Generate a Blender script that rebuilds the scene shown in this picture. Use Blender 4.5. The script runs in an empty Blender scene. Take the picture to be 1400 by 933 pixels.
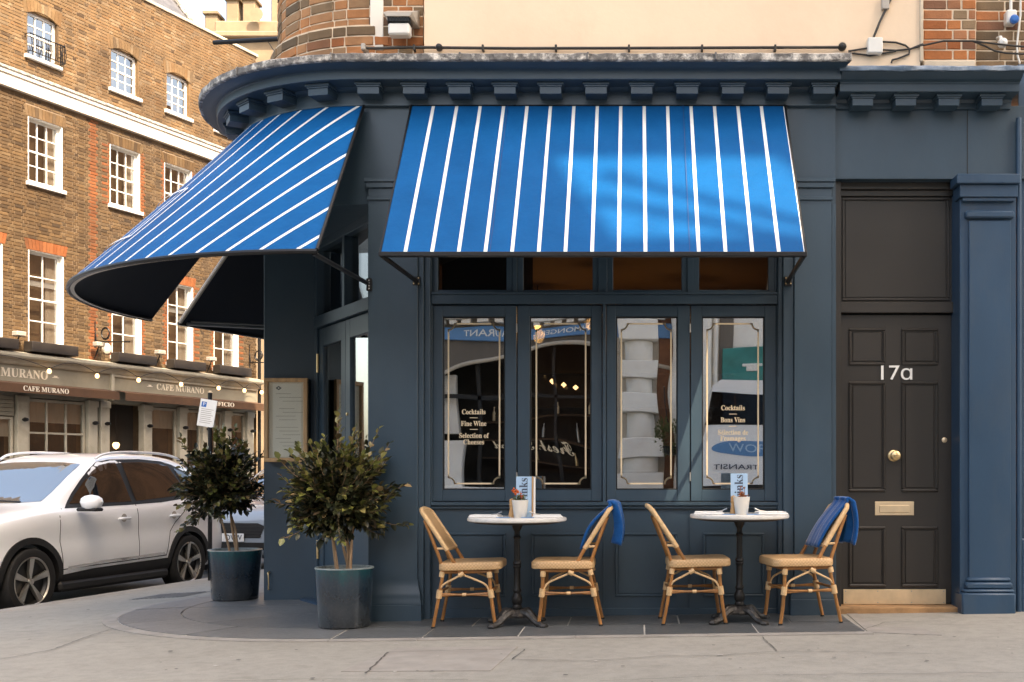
import bpy, bmesh, math, random
from math import sin, cos, pi, radians, sqrt, atan2
from mathutils import Vector, Matrix, noise
from mathutils.bvhtree import BVHTree
random.seed(7)
SC = bpy.context.scene
COL = SC.collection

# ------------------------------------------------------------------ camera
CAM_Y, CAM_Z, FPX = -8.5, 1.08, 1581.0
cam_d = bpy.data.cameras.new("camera")
cam = bpy.data.objects.new("camera", cam_d)
COL.objects.link(cam)
cam.location = (0, CAM_Y, CAM_Z)
cam.rotation_euler = (pi/2, 0, 0)
cam_d.sensor_width = 36.0
cam_d.lens = FPX/1400*36
cam_d.shift_x = -0.12
cam_d.shift_y = 0.1296
cam_d.clip_start = 0.05
cam_d.clip_end = 2000
SC.camera = cam

# ------------------------------------------------------------------ sky, sun, exposure
SUN_AZ, SUN_EL = radians(40), radians(52)          # azimuth measured from -Y towards +X
world = bpy.data.worlds.new("World")
SC.world = world
world.use_nodes = True
wn, wl = world.node_tree.nodes, world.node_tree.links
wn.clear()
sky = wn.new("ShaderNodeTexSky")
sky.sky_type = 'NISHITA'
sky.sun_disc = False
sky.sun_elevation = SUN_EL
sky.sun_rotation = radians(180) - SUN_AZ
sky.air_density = 1.0
sky.dust_density = 3.5
sky.ozone_density = 1.0
bg = wn.new("ShaderNodeBackground")
bg.inputs[1].default_value = 0.15
wo = wn.new("ShaderNodeOutputWorld")
wl.new(sky.outputs[0], bg.inputs[0])
wl.new(bg.outputs[0], wo.inputs[0])
sun_d = bpy.data.lights.new("sun", 'SUN')
sun_d.energy = 2.6
sun_d.angle = radians(0.3)
sun_d.color = (1.0, 0.90, 0.77)
sun = bpy.data.objects.new("sun", sun_d)
COL.objects.link(sun)
SUN_V = Vector((sin(SUN_AZ)*cos(SUN_EL), -cos(SUN_AZ)*cos(SUN_EL), sin(SUN_EL)))
sun.rotation_euler = SUN_V.to_track_quat('Z', 'Y').to_euler()
sun.location = SUN_V*60
vs = SC.view_settings
vs.view_transform = 'Standard'
vs.look = 'None'
vs.gamma = 1.0
vs.use_curve_mapping = False
vs.exposure = 2.1
try:
    vs.use_white_balance = True
    vs.white_balance_temperature = 8000
    vs.white_balance_tint = 10
except Exception:
    pass

# ------------------------------------------------------------------ materials
MATS = {}
def newmat(name):
    m = bpy.data.materials.new(name); m.use_nodes = True
    nt = m.node_tree; nt.nodes.clear()
    out = nt.nodes.new("ShaderNodeOutputMaterial")
    b = nt.nodes.new("ShaderNodeBsdfPrincipled")
    nt.links.new(b.outputs[0], out.inputs[0])
    MATS[name] = m
    return m, nt, b, out
def N(nt, typ, **kw):
    n = nt.nodes.new(typ)
    for k, v in kw.items(): setattr(n, k, v)
    return n
def ramp(nt, fac, stops):
    r = nt.nodes.new("ShaderNodeValToRGB")
    els = r.color_ramp.elements
    while len(els) > 1: els.remove(els[-1])
    els[0].position = stops[0][0]; els[0].color = (*stops[0][1], 1)
    for p, c in stops[1:]:
        e = els.new(p); e.color = (*c, 1)
    if fac is not None: nt.links.new(fac, r.inputs[0])
    return r
def coords(nt, kind='world', scale=(1, 1, 1)):
    mp = N(nt, "ShaderNodeMapping"); mp.inputs['Scale'].default_value = scale
    if kind == 'world':
        g = N(nt, "ShaderNodeNewGeometry"); nt.links.new(g.outputs['Position'], mp.inputs[0])
    else:
        t = N(nt, "ShaderNodeTexCoord"); nt.links.new(t.outputs['Object'], mp.inputs[0])
    return mp.outputs[0]
def mixc(nt, fac, a, b, mode='MIX'):
    m = N(nt, "ShaderNodeMix", data_type='RGBA', blend_type=mode)
    if isinstance(fac, (int, float)): m.inputs[0].default_value = fac
    else: nt.links.new(fac, m.inputs[0])
    for i, v in ((6, a), (7, b)):
        if isinstance(v, tuple): m.inputs[i].default_value = (*v, 1)
        else: nt.links.new(v, m.inputs[i])
    return m.outputs[2]
def tex(nt, co, scale, detail=6, rough=0.6):
    n = N(nt, "ShaderNodeTexNoise"); n.inputs['Scale'].default_value = scale
    n.inputs['Detail'].default_value = detail; n.inputs['Roughness'].default_value = rough
    nt.links.new(co, n.inputs['Vector'])
    return n.outputs[0]
def bump(nt, b, h, strength, dist=0.01):
    bp = N(nt, "ShaderNodeBump"); bp.inputs['Strength'].default_value = strength
    bp.inputs['Distance'].default_value = dist
    nt.links.new(h, bp.inputs['Height']); nt.links.new(bp.outputs[0], b.inputs['Normal'])
    return bp
def mat(name, col, rough=0.5, metal=0.0, var=0.18, scale=3.0, fine=40.0, bstr=0.15, kind='world',
        stretch=(1, 1, 1), dirt=None, dirt_amt=0.5, coat=0.0, spec=0.5, sheen=0.0, rvar=0.12):
    """painted / stone / metal surface: base colour broken by two noises, fine relief, uneven gloss, optional dirt"""
    if name in MATS: return MATS[name]
    m, nt, b, out = newmat(name)
    co = coords(nt, kind, stretch)
    n1 = tex(nt, co, scale); n2 = tex(nt, co, fine, 4)
    lo = tuple(c*(1-var) for c in col); hi = tuple(min(1, c*(1+var)) for c in col)
    c = ramp(nt, n1, [(0.3, lo), (0.7, hi)]).outputs[0]
    if dirt:
        n3 = tex(nt, co, scale*0.7, 8, 0.7)
        r3 = ramp(nt, n3, [(0.48, (0, 0, 0)), (0.68, (1, 1, 1))]).outputs[0]
        mm = N(nt, "ShaderNodeMath", operation='MULTIPLY'); mm.inputs[1].default_value = dirt_amt
        nt.links.new(r3, mm.inputs[0])
        c = mixc(nt, mm.outputs[0], c, dirt)
    nt.links.new(c, b.inputs['Base Color'])
    rr = N(nt, "ShaderNodeMapRange"); rr.inputs[3].default_value = max(0.02, rough-rvar); rr.inputs[4].default_value = min(1, rough+rvar)
    nt.links.new(n1, rr.inputs[0]); nt.links.new(rr.outputs[0], b.inputs['Roughness'])
    b.inputs['Metallic'].default_value = metal
    b.inputs['Coat Weight'].default_value = coat
    b.inputs['Specular IOR Level'].default_value = spec
    if sheen:
        b.inputs['Sheen Weight'].default_value = sheen; b.inputs['Sheen Roughness'].default_value = 0.4
    if bstr: bump(nt, b, n2, bstr, 0.004)
    return m
def brick_mat(name, stops, rough=0.9):
    """every brick its own tone: random per object plus random per island"""
    if name in MATS: return MATS[name]
    m, nt, b, out = newmat(name)
    oi = N(nt, "ShaderNodeObjectInfo"); g = N(nt, "ShaderNodeNewGeometry")
    ad = N(nt, "ShaderNodeMath", operation='ADD'); nt.links.new(oi.outputs['Random'], ad.inputs[0]); nt.links.new(g.outputs['Random Per Island'], ad.inputs[1])
    fr = N(nt, "ShaderNodeMath", operation='FRACT'); nt.links.new(ad.outputs[0], fr.inputs[0])
    c = ramp(nt, fr.outputs[0], stops).outputs[0]
    co = coords(nt)
    n1 = tex(nt, co, 9, 8, 0.7); n2 = tex(nt, co, 60, 5); n0 = tex(nt, co, 0.8, 4)
    c = mixc(nt, ramp(nt, n1, [(0.35, (0, 0, 0)), (0.75, (0.45,)*3)]).outputs[0], c, tuple(0.4*x for x in stops[0][1]))
    c = mixc(nt, ramp(nt, n0, [(0.38, (0, 0, 0)), (0.68, (0.62,)*3)]).outputs[0], c, (0.07, 0.045, 0.028))
    nt.links.new(c, b.inputs['Base Color']); b.inputs['Roughness'].default_value = rough
    b.inputs['Specular IOR Level'].default_value = 0.2
    bump(nt, b, n2, 0.5, 0.006)
    return m
def glass_mat(name, refl, tint=(0.85, 0.88, 0.9), wav=0.02, wscale=1.2, rough=0.0):
    """window pane: part mirror, part see-through, with the slight waviness of real panes"""
    if name in MATS: return MATS[name]
    m = bpy.data.materials.new(name); m.use_nodes = True; nt = m.node_tree; nt.nodes.clear(); MATS[name] = m
    out = N(nt, "ShaderNodeOutputMaterial"); mx = N(nt, "ShaderNodeMixShader"); mx.inputs[0].default_value = refl
    tr = N(nt, "ShaderNodeBsdfTransparent"); tr.inputs[0].default_value = (*tint, 1)
    gl = N(nt, "ShaderNodeBsdfGlossy"); gl.inputs['Roughness'].default_value = rough
    nt.links.new(tr.outputs[0], mx.inputs[1]); nt.links.new(gl.outputs[0], mx.inputs[2]); nt.links.new(mx.outputs[0], out.inputs[0])
    co = coords(nt); n = tex(nt, co, wscale, 1)
    bp = N(nt, "ShaderNodeBump"); bp.inputs['Strength'].default_value = wav; bp.inputs['Distance'].default_value = 0.2
    nt.links.new(n, bp.inputs['Height']); nt.links.new(bp.outputs[0], gl.inputs['Normal'])
    return m
def emit_mat(name, col, strength):
    if name in MATS: return MATS[name]
    m, nt, b, out = newmat(name)
    b.inputs['Base Color'].default_value = (*col, 1); b.inputs['Emission Color'].default_value = (*col, 1)
    b.inputs['Emission Strength'].default_value = strength
    return m

# ------------------------------------------------------------------ mesh helpers
I4 = Matrix.Identity(4)
class MB:
    """collects shapes; build() links them as one mesh object"""
    def __init__(s, M=None): s.v = []; s.f = []; s.M = M or I4; s.uv = None
    def add(s, vs, fs):
        n = len(s.v)
        s.v += [s.M @ Vector(p) for p in vs]; s.f += [tuple(i+n for i in f) for f in fs]
        return s
    def box(s, x0, x1, y0, y1, z0, z1, b=0.0):
        if x0 > x1: x0, x1 = x1, x0
        if y0 > y1: y0, y1 = y1, y0
        if z0 > z1: z0, z1 = z1, z0
        b = min(b, 0.45*min(x1-x0, y1-y0, z1-z0))
        if b <= 0:
            vs = [(x, y, z) for z in (z0, z1) for y in (y0, y1) for x in (x0, x1)]
            return s.add(vs, [(0, 2, 3, 1), (4, 5, 7, 6), (0, 1, 5, 4), (2, 6, 7, 3), (0, 4, 6, 2), (1, 3, 7, 5)])
        vs = []; idx = {}
        for iz, z in enumerate((z0, z1)):
            for iy, y in enumerate((y0, y1)):
                for ix, x in enumerate((x0, x1)):
                    sx, sy, sz = (1-2*ix)*b, (1-2*iy)*b, (1-2*iz)*b
                    for k, p in enumerate(((x, y+sy, z+sz), (x+sx, y, z+sz), (x+sx, y+sy, z))):
                        idx[ix, iy, iz, k] = len(vs); vs.append(p)
        fs = []
        for a in (0, 1):
            fs.append([idx[a, 0, 0, 0], idx[a, 0, 1, 0], idx[a, 1, 1, 0], idx[a, 1, 0, 0]][::(1 if a == 0 else -1)])
            fs.append([idx[0, a, 0, 1], idx[1, a, 0, 1], idx[1, a, 1, 1], idx[0, a, 1, 1]][::(1 if a == 0 else -1)])
            fs.append([idx[0, 0, a, 2], idx[0, 1, a, 2], idx[1, 1, a, 2], idx[1, 0, a, 2]][::(1 if a == 0 else -1)])
        for i in (0, 1):
            for j in (0, 1):
                fs.append([idx[0, i, j, 1], idx[1, i, j, 1], idx[1, i, j, 2], idx[0, i, j, 2]][::(1 if (i+j) % 2 else -1)])
                fs.append([idx[i, 0, j, 0], idx[i, 1, j, 0], idx[i, 1, j, 2], idx[i, 0, j, 2]][::(-1 if (i+j) % 2 else 1)])
                fs.append([idx[i, j, 0, 0], idx[i, j, 1, 0], idx[i, j, 1, 1], idx[i, j, 0, 1]][::(1 if (i+j) % 2 else -1)])
                for k in (0, 1):
                    fs.append([idx[i, j, k, 0], idx[i, j, k, 1], idx[i, j, k, 2]][::(1 if (i+j+k) % 2 == 0 else -1)])
        return s.add(vs, [tuple(f) for f in fs])
    def tube(s, pts, r, n=8, caps=True):
        pts = [Vector(p) for p in pts]; rs = r if isinstance(r, (list, tuple)) else [r]*len(pts)
        vs = []; fs = []; up = None
        for i, p in enumerate(pts):
            t = (pts[min(i+1, len(pts)-1)] - pts[max(i-1, 0)]).normalized()
            if up is None:
                up = Vector((0, 0, 1)) if abs(t.z) < 0.9 else Vector((1, 0, 0))
            a = t.cross(up)
            if a.length < 1e-5: a = t.orthogonal()
            a.normalize(); bb = a.cross(t).normalized(); up = bb
            for k in range(n):
                w = 2*pi*k/n; vs.append(p + (a*cos(w) + bb*sin(w))*rs[i])
        for i in range(len(pts)-1):
            for k in range(n):
                k2 = (k+1) % n; fs.append((i*n+k, i*n+k2, (i+1)*n+k2, (i+1)*n+k))
        if caps:
            fs.append(tuple(range(n))[::-1]); fs.append(tuple((len(pts)-1)*n+k for k in range(n)))
        return s.add(vs, fs)
    def lathe(s, prof, c=(0, 0, 0), n=32, wob=None, axis='z', caps=True):
        vs = []; fs = []
        for r, z in prof:
            for k in range(n):
                w = 2*pi*k/n; rr = r*(wob(w, z) if wob else 1)
                p = (rr*cos(w), rr*sin(w), z) if axis == 'z' else ((rr*cos(w), z, rr*sin(w)) if axis == 'y' else (z, rr*cos(w), rr*sin(w)))
                vs.append((c[0]+p[0], c[1]+p[1], c[2]+p[2]))
        m = len(prof)
        for i in range(m-1):
            for k in range(n):
                k2 = (k+1) % n; q = (i*n+k, i*n+k2, (i+1)*n+k2, (i+1)*n+k)
                fs.append(q if axis != 'y' else q[::-1])
        if caps and prof[0][0] > 1e-6: fs.append(tuple(range(n))[::-1])
        if caps and prof[-1][0] > 1e-6: fs.append(tuple((m-1)*n+k for k in range(n)))
        return s.add(vs, fs)
    def prism(s, poly, y0, y1):
        """polygon in (x,z) extruded along y"""
        n = len(poly)
        vs = [(x, y0, z) for x, z in poly] + [(x, y1, z) for x, z in poly]
        fs = [tuple(range(n)), tuple(range(2*n-1, n-1, -1))] + [(i, i+n, (i+1) % n+n, (i+1) % n) for i in range(n)]
        return s.add(vs, fs)
    def strip(s, rows):
        """grid of points: list of equally long rows"""
        n = len(rows[0]); vs = [p for r in rows for p in r]
        fs = [(i*n+k, i*n+k+1, (i+1)*n+k+1, (i+1)*n+k) for i in range(len(rows)-1) for k in range(n-1)]
        return s.add(vs, fs)
    def build(s, name, m, parent=None, smooth=False, at=None, kind=None, fix=True):
        me = bpy.data.meshes.new(name)
        o0 = Vector(at) if at else Vector((0, 0, 0))
        me.from_pydata([tuple(v-o0) for v in s.v], [], s.f)
        if fix:
            bm = bmesh.new(); bm.from_mesh(me); bmesh.ops.recalc_face_normals(bm, faces=bm.faces); bm.to_mesh(me); bm.free()
        me.materials.append(MATS[m] if isinstance(m, str) else m)
        if smooth:
            me.polygons.foreach_set("use_smooth", [True]*len(me.polygons))
            try: me.set_sharp_from_angle(angle=radians(38))
            except Exception: pass
        return link(name, me, parent, o0, kind)
ROOT = {}
def link(name, me, parent=None, loc=(0, 0, 0), kind=None):
    o = bpy.data.objects.new(name, me); COL.objects.link(o); o.location = loc
    if parent is not None:
        o.parent = parent
        if parent in ROOT: o.matrix_parent_inverse = Matrix.Translation(-ROOT[parent])
        elif parent.type == 'MESH' and parent.location.length > 0: o.matrix_parent_inverse = Matrix.Translation(-parent.location)
    if kind: o["kind"] = kind
    return o
def thing(name, label, cat, loc=(0, 0, 0), group=None):
    o = bpy.data.objects.new(name, None); COL.objects.link(o)
    o.empty_display_size = 0.2
    o.location = loc; ROOT[o] = Vector(loc)
    o["label"] = label; o["category"] = cat
    if group: o["group"] = group
    return o
def tag(o, label, cat, group=None):
    o["label"] = label; o["category"] = cat
    if group: o["group"] = group
    return o
def copy_tree(o, parent=None):
    c = o.copy(); COL.objects.link(c)
    if parent is not None: c.parent = parent
    for ch in list(o.children): copy_tree(ch, c)
    return c
def serif(t):
    r = ''
    for ch in t:
        if 'A' <= ch <= 'Z': r += chr(0x1D400+ord(ch)-65)
        elif 'a' <= ch <= 'z': r += chr(0x1D41A+ord(ch)-97)
        else: r += ch
    return r
def script(t):
    r = ''
    for ch in t:
        if 'A' <= ch <= 'Z': r += chr(0x1D4D0+ord(ch)-65)
        elif 'a' <= ch <= 'z': r += chr(0x1D4EA+ord(ch)-97)
        else: r += ch
    return r
def text(name, s, size, M, m, parent, ext=0.001, off=0.0, width=None, align='CENTER'):
    """lettering as a mesh; local x = reading direction, y = up, +z towards the reader"""
    cu = bpy.data.curves.new(name, 'FONT'); cu.body = s; cu.size = size; cu.extrude = ext; cu.offset = off
    cu.align_x = align; cu.align_y = 'CENTER'; cu.resolution_u = 3
    t = bpy.data.objects.new("tmp_text", cu); COL.objects.link(t)
    dg = bpy.context.evaluated_depsgraph_get()
    me = bpy.data.meshes.new_from_object(t.evaluated_get(dg)); bpy.data.objects.remove(t); bpy.data.curves.remove(cu)
    if width and len(me.vertices):
        xs = [v.co.x for v in me.vertices]; k = width/(max(xs)-min(xs))
        for v in me.vertices: v.co.x *= k
    me.transform(M); me.name = name
    me.materials.clear(); me.materials.append(MATS[m])
    return link(name, me, parent)
def face_M(x, y, z, M=None, rot=0.0):
    """lettering frame on a wall whose local front is -y"""
    return (M or I4) @ Matrix.Translation((x, y, z)) @ Matrix.Rotation(pi/2, 4, 'X') @ Matrix.Rotation(rot, 4, 'Z')
# sizes taken from the photograph: a point seen at image position, at a known depth behind / before the shop front
def fx(px, y=0.0): return (px-868)*(8.5+y)/FPX
def fz(py, y=0.0): return CAM_Z + (648-py)*(8.5+y)/FPX

# ------------------------------------------------------------------ material set
mat("blue_paint", (0.033, 0.063, 0.091), rough=0.38, var=0.16, scale=1.6, fine=55, bstr=0.16, stretch=(1, 1, .5), dirt=(0.052, 0.078, 0.100), dirt_amt=0.45)
mat("blue_paint_worn", (0.022, 0.060, 0.110), rough=0.40, var=0.14, scale=2.2, fine=60, bstr=0.12, stretch=(1, 1, 0.35), dirt=(0.06, 0.085, 0.11), dirt_amt=0.5)
mat("black_paint", (0.006, 0.007, 0.008), rough=0.5, var=0.3)
mat("black_metal", (0.012, 0.012, 0.013), rough=0.4, metal=0.3, var=0.3)
mat("door_paint", (0.030, 0.026, 0.022), rough=0.36, var=0.10, scale=1.2, fine=50, bstr=0.06)
mat("cream_render", (0.80, 0.62, 0.45), rough=0.9, var=0.05, scale=0.8, fine=30, bstr=0.25, dirt=(0.55, 0.38, 0.24), dirt_amt=0.25)
mat("lead", (0.15, 0.14, 0.13), rough=0.75, var=0.6, scale=22, fine=60, bstr=0.9, dirt=(0.80, 0.74, 0.66), dirt_amt=1.0)
mat("lead_blue", (0.09, 0.14, 0.20), rough=0.5, var=0.3, scale=9, fine=30, bstr=0.4, dirt=(0.45, 0.5, 0.55), dirt_amt=0.6)
mat("mortar", (0.66, 0.53, 0.39), rough=0.95, var=0.2, scale=8, fine=70, bstr=0.4)
mat("mortar_dark", (0.25, 0.18, 0.12), rough=0.95, var=0.3, scale=3, fine=70, bstr=0.4)
brick_mat("brick_red", [(0, (0.40, 0.13, 0.05)), (0.35, (0.52, 0.19, 0.07)), (0.7, (0.46, 0.20, 0.10)), (0.9, (0.24, 0.12, 0.075)), (1, (0.12, 0.085, 0.06))])
brick_mat("brick_orange", [(0, (0.50, 0.20, 0.08)), (0.4, (0.58, 0.27, 0.12)), (0.75, (0.50, 0.28, 0.15)), (1, (0.33, 0.21, 0.12))])
brick_mat("brick_weathered", [(0, (0.22, 0.15, 0.09)), (0.5, (0.33, 0.22, 0.13)), (1, (0.14, 0.10, 0.065))])
brick_mat("brick_tan", [(0, (0.225, 0.142, 0.076)), (0.35, (0.285, 0.178, 0.092)), (0.65, (0.245, 0.140, 0.068)), (0.85, (0.33, 0.235, 0.145)), (1, (0.085, 0.052, 0.032))])
brick_mat("brick_brown", [(0, (0.145, 0.088, 0.045)), (0.3, (0.205, 0.125, 0.062)), (0.6, (0.10, 0.062, 0.035)), (0.85, (0.25, 0.165, 0.09)), (1, (0.06, 0.040, 0.027))])
brick_mat("brick_soot", [(0, (0.10, 0.07, 0.045)), (0.5, (0.17, 0.11, 0.065)), (0.85, (0.24, 0.16, 0.09)), (1, (0.06, 0.045, 0.035))])
brick_mat("brick_rubbed", [(0, (0.30, 0.095, 0.036)), (0.5, (0.35, 0.13, 0.055)), (1, (0.22, 0.078, 0.036))])
mat("white_paint", (0.80, 0.78, 0.74), rough=0.5, var=0.05, scale=3, fine=50, bstr=0.08)
mat("stucco_white", (0.80, 0.74, 0.65), rough=0.8, var=0.06, scale=1.5, fine=40, bstr=0.15, dirt=(0.6, 0.5, 0.4), dirt_amt=0.25)
mat("pale_stone", (0.60, 0.50, 0.38), rough=0.9, var=0.15, scale=2, fine=30, bstr=0.3, dirt=(0.3, 0.22, 0.15), dirt_amt=0.5)
mat("slate_roof", (0.10, 0.10, 0.11), rough=0.6, var=0.3, scale=4, fine=40, bstr=0.3)
mat("sage_paint", (0.30, 0.285, 0.225), rough=0.5, var=0.10, scale=2, fine=50, bstr=0.1, dirt=(0.17, 0.15, 0.11), dirt_amt=0.4)
mat("sage_light", (0.45, 0.42, 0.34), rough=0.55, var=0.12, scale=2, fine=50, bstr=0.1, dirt=(0.2, 0.17, 0.12), dirt_amt=0.5)
mat("brown_canvas", (0.10, 0.05, 0.026), rough=0.85, var=0.2, scale=3, fine=120, bstr=0.15)
mat("letter_white", (0.82, 0.76, 0.64), rough=0.5, var=0.05, bstr=0)
mat("letter_gold", (0.83, 0.66, 0.44), rough=0.35, var=0.05, bstr=0)
mat("letter_white_plain", (0.85, 0.84, 0.8), rough=0.4, var=0.03, bstr=0)
mat("letter_dark", (0.05, 0.07, 0.11), rough=0.6, var=0.03, bstr=0)
mat("brass", (0.72, 0.52, 0.27), rough=0.32, metal=0.9, var=0.12, scale=12, fine=90, bstr=0.06)
mat("brass_pale", (0.74, 0.58, 0.38), rough=0.42, metal=0.55, var=0.10, scale=9, fine=90, bstr=0.06)
mat("steel", (0.45, 0.44, 0.42), rough=0.35, metal=0.9, var=0.1)
mat("threshold_stone", (0.33, 0.19, 0.09), rough=0.85, var=0.3, scale=9, fine=50, bstr=0.4)
mat("oak", (0.55, 0.33, 0.16), rough=0.5, var=0.2, scale=3, fine=60, bstr=0.12, stretch=(8, 8, 0.8))
mat("paper", (0.86, 0.84, 0.80), rough=0.7, var=0.03, bstr=0)
mat("plastic_white", (0.70, 0.68, 0.63), rough=0.4, var=0.06, scale=6, bstr=0.05)
mat("plastic_grey", (0.42, 0.38, 0.33), rough=0.45, var=0.1, scale=6, bstr=0.05)
mat("plastic_blue", (0.02, 0.14, 0.45), rough=0.35, var=0.1, bstr=0)
mat("cable", (0.02, 0.018, 0.016), rough=0.6, var=0.4, dirt=(0.12, 0.1, 0.08), dirt_amt=0.4)
mat("interior_wall", (0.10, 0.055, 0.03), rough=0.8, var=0.3, scale=1)
mat("interior_ceiling", (0.27, 0.18, 0.11), rough=0.9, var=0.1, scale=1, bstr=0)
mat("interior_wood", (0.09, 0.045, 0.02), rough=0.45, var=0.3, stretch=(1, 1, 6))
glass_mat("shop_glass", 0.50, (0.80, 0.80, 0.78), wav=0.03, wscale=1.0)
glass_mat("transom_glass", 0.16, (0.85, 0.83, 0.8), wav=0.01)
glass_mat("door_glass", 0.55, (0.75, 0.75, 0.72), wav=0.008)
glass_mat("sash_glass", 0.40, (0.7, 0.7, 0.7), wav=0.012, wscale=2.0)
glass_mat("street_shop_glass", 0.18, (0.7, 0.7, 0.68), wav=0.02, wscale=1.5)

# ================================================================== GROUND
def kerb_x(y): return -5.55 + (y-2.75)*0.221
def kerb_z(y): return -0.15
def base_z(x): return 0.0142*(max(-3.4, min(x, 9))+1.66)
def G(x, y):
    if x >= -3.4: return base_z(x)
    kx = kerb_x(y); a = max(0, min(1.0, (-3.4-x)/max(0.05, (-3.4-kx))))
    a2 = 0.35*a + 0.65*a*a*(3-2*a)
    return base_z(-3.4)*(1-a2) + kerb_z(y)*a2
ROAD_Z = -0.31
# road
m, nt, b, out = newmat("asphalt")
co = coords(nt); n1 = tex(nt, co, 0.7, 8, 0.7); n2 = tex(nt, co, 90, 3)
c = ramp(nt, n1, [(0.3, (0.045, 0.045, 0.047)), (0.7, (0.10, 0.10, 0.10))]).outputs[0]
c = mixc(nt, 0.35, c, ramp(nt, n2, [(0.35, (0.02, 0.02, 0.02)), (0.7, (0.2, 0.2, 0.2))]).outputs[0])
nt.links.new(c, b.inputs['Base Color']); b.inputs['Roughness'].default_value = 0.8; bump(nt, b, n2, 0.5, 0.01)
# pavement: worn warm-grey concrete with stains, fine grit and hairline cracks
m, nt, b, out = newmat("pavement")
co = coords(nt); n1 = tex(nt, co, 0.55, 6, 0.65); n2 = tex(nt, co, 160, 3); n3 = tex(nt, co, 3.2, 8, 0.75)
c = ramp(nt, n1, [(0.3, (0.262, 0.246, 0.212)), (0.7, (0.335, 0.315, 0.275))]).outputs[0]
n6 = tex(nt, co, 11, 8, 0.7)
c = mixc(nt, ramp(nt, n6, [(0.36, (0.34,)*3), (0.56, (0, 0, 0))]).outputs[0], c, (0.17, 0.158, 0.135))
cs = coords(nt, 'world', (1, 2.4, 1)); n5 = tex(nt, cs, 2.6, 7, 0.7)
c = mixc(nt, ramp(nt, n5, [(0.58, (0, 0, 0)), (0.72, (0.5,)*3)]).outputs[0], c, (0.15, 0.14, 0.12))
c = mixc(nt, ramp(nt, n3, [(0.62, (0, 0, 0)), (0.78, (0.45,)*3)]).outputs[0], c, (0.42, 0.395, 0.36))
c = mixc(nt, ramp(nt, n2, [(0.55, (0, 0, 0)), (0.75, (0.45,)*3)]).outputs[0], c, (0.46, 0.43, 0.39))
c = mixc(nt, ramp(nt, n2, [(0.25, (0.45,)*3), (0.42, (0, 0, 0))]).outputs[0], c, (0.10, 0.09, 0.08))
nt.links.new(c, b.inputs['Base Color']); b.inputs['Roughness'].default_value = 0.85; b.inputs['Specular IOR Level'].default_value = 0.3
bump(nt, b, n2, 0.35, 0.004)
mat("pavement_patch", (0.285, 0.262, 0.232), rough=0.9, var=0.14, scale=6, fine=120, bstr=0.5, dirt=(0.24, 0.21, 0.18), dirt_amt=0.6)
mat("kerb_stone", (0.29, 0.268, 0.24), rough=0.85, var=0.18, scale=5, fine=80, bstr=0.4, dirt=(0.22, 0.2, 0.17), dirt_amt=0.5)
m, nt, b, out = newmat("slate")      # every slab its own tone, cleft surface, scuffs
oi = N(nt, "ShaderNodeObjectInfo"); co = coords(nt, 'world', (1, 2.2, 1)); n1 = tex(nt, co, 2.4, 7, 0.65); n2 = tex(nt, co, 24, 6, 0.7); n3 = tex(nt, coords(nt), 5.5, 9, 0.8)
c = ramp(nt, oi.outputs['Random'], [(0, (0.066, 0.073, 0.077)), (0.5, (0.092, 0.099, 0.102)), (1, (0.118, 0.124, 0.126))]).outputs[0]
c = mixc(nt, ramp(nt, n1, [(0.35, (0.5,)*3), (0.6, (0, 0, 0))]).outputs[0], c, (0.055, 0.06, 0.064))
c = mixc(nt, ramp(nt, n3, [(0.58, (0, 0, 0)), (0.70, (0.75,)*3)]).outputs[0], c, (0.24, 0.24, 0.235))
nt.links.new(c, b.inputs['Base Color'])
rr = N(nt, "ShaderNodeMapRange"); rr.inputs[3].default_value = 0.28; rr.inputs[4].default_value = 0.6; nt.links.new(n2, rr.inputs[0]); nt.links.new(rr.outputs[0], b.inputs['Roughness'])
bump(nt, b, n2, 0.35, 0.006)
m, nt, b, out = newmat("slate_sky_sheen")      # slate copy lightened with painted sky sheen; tone per slab, cleft surface, scuffs
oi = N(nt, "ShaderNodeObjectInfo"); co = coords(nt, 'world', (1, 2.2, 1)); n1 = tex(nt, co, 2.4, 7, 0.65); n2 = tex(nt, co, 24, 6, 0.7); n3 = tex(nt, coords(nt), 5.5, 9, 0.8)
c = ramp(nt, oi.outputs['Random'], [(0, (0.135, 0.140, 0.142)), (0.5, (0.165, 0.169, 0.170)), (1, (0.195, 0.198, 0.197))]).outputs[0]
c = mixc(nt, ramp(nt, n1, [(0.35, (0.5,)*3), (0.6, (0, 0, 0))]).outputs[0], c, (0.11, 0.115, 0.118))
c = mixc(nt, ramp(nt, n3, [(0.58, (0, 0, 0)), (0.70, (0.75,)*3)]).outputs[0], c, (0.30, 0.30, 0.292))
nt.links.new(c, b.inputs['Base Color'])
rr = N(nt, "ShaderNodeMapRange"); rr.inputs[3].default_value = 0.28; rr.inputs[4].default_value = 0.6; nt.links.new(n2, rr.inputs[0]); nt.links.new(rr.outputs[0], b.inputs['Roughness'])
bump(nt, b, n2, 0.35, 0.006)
mat("grout", (0.50, 0.48, 0.44), rough=0.9, var=0.2)
mat("cast_iron", (0.22, 0.22, 0.215), rough=0.55, metal=0.6, var=0.3, scale=6)

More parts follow.
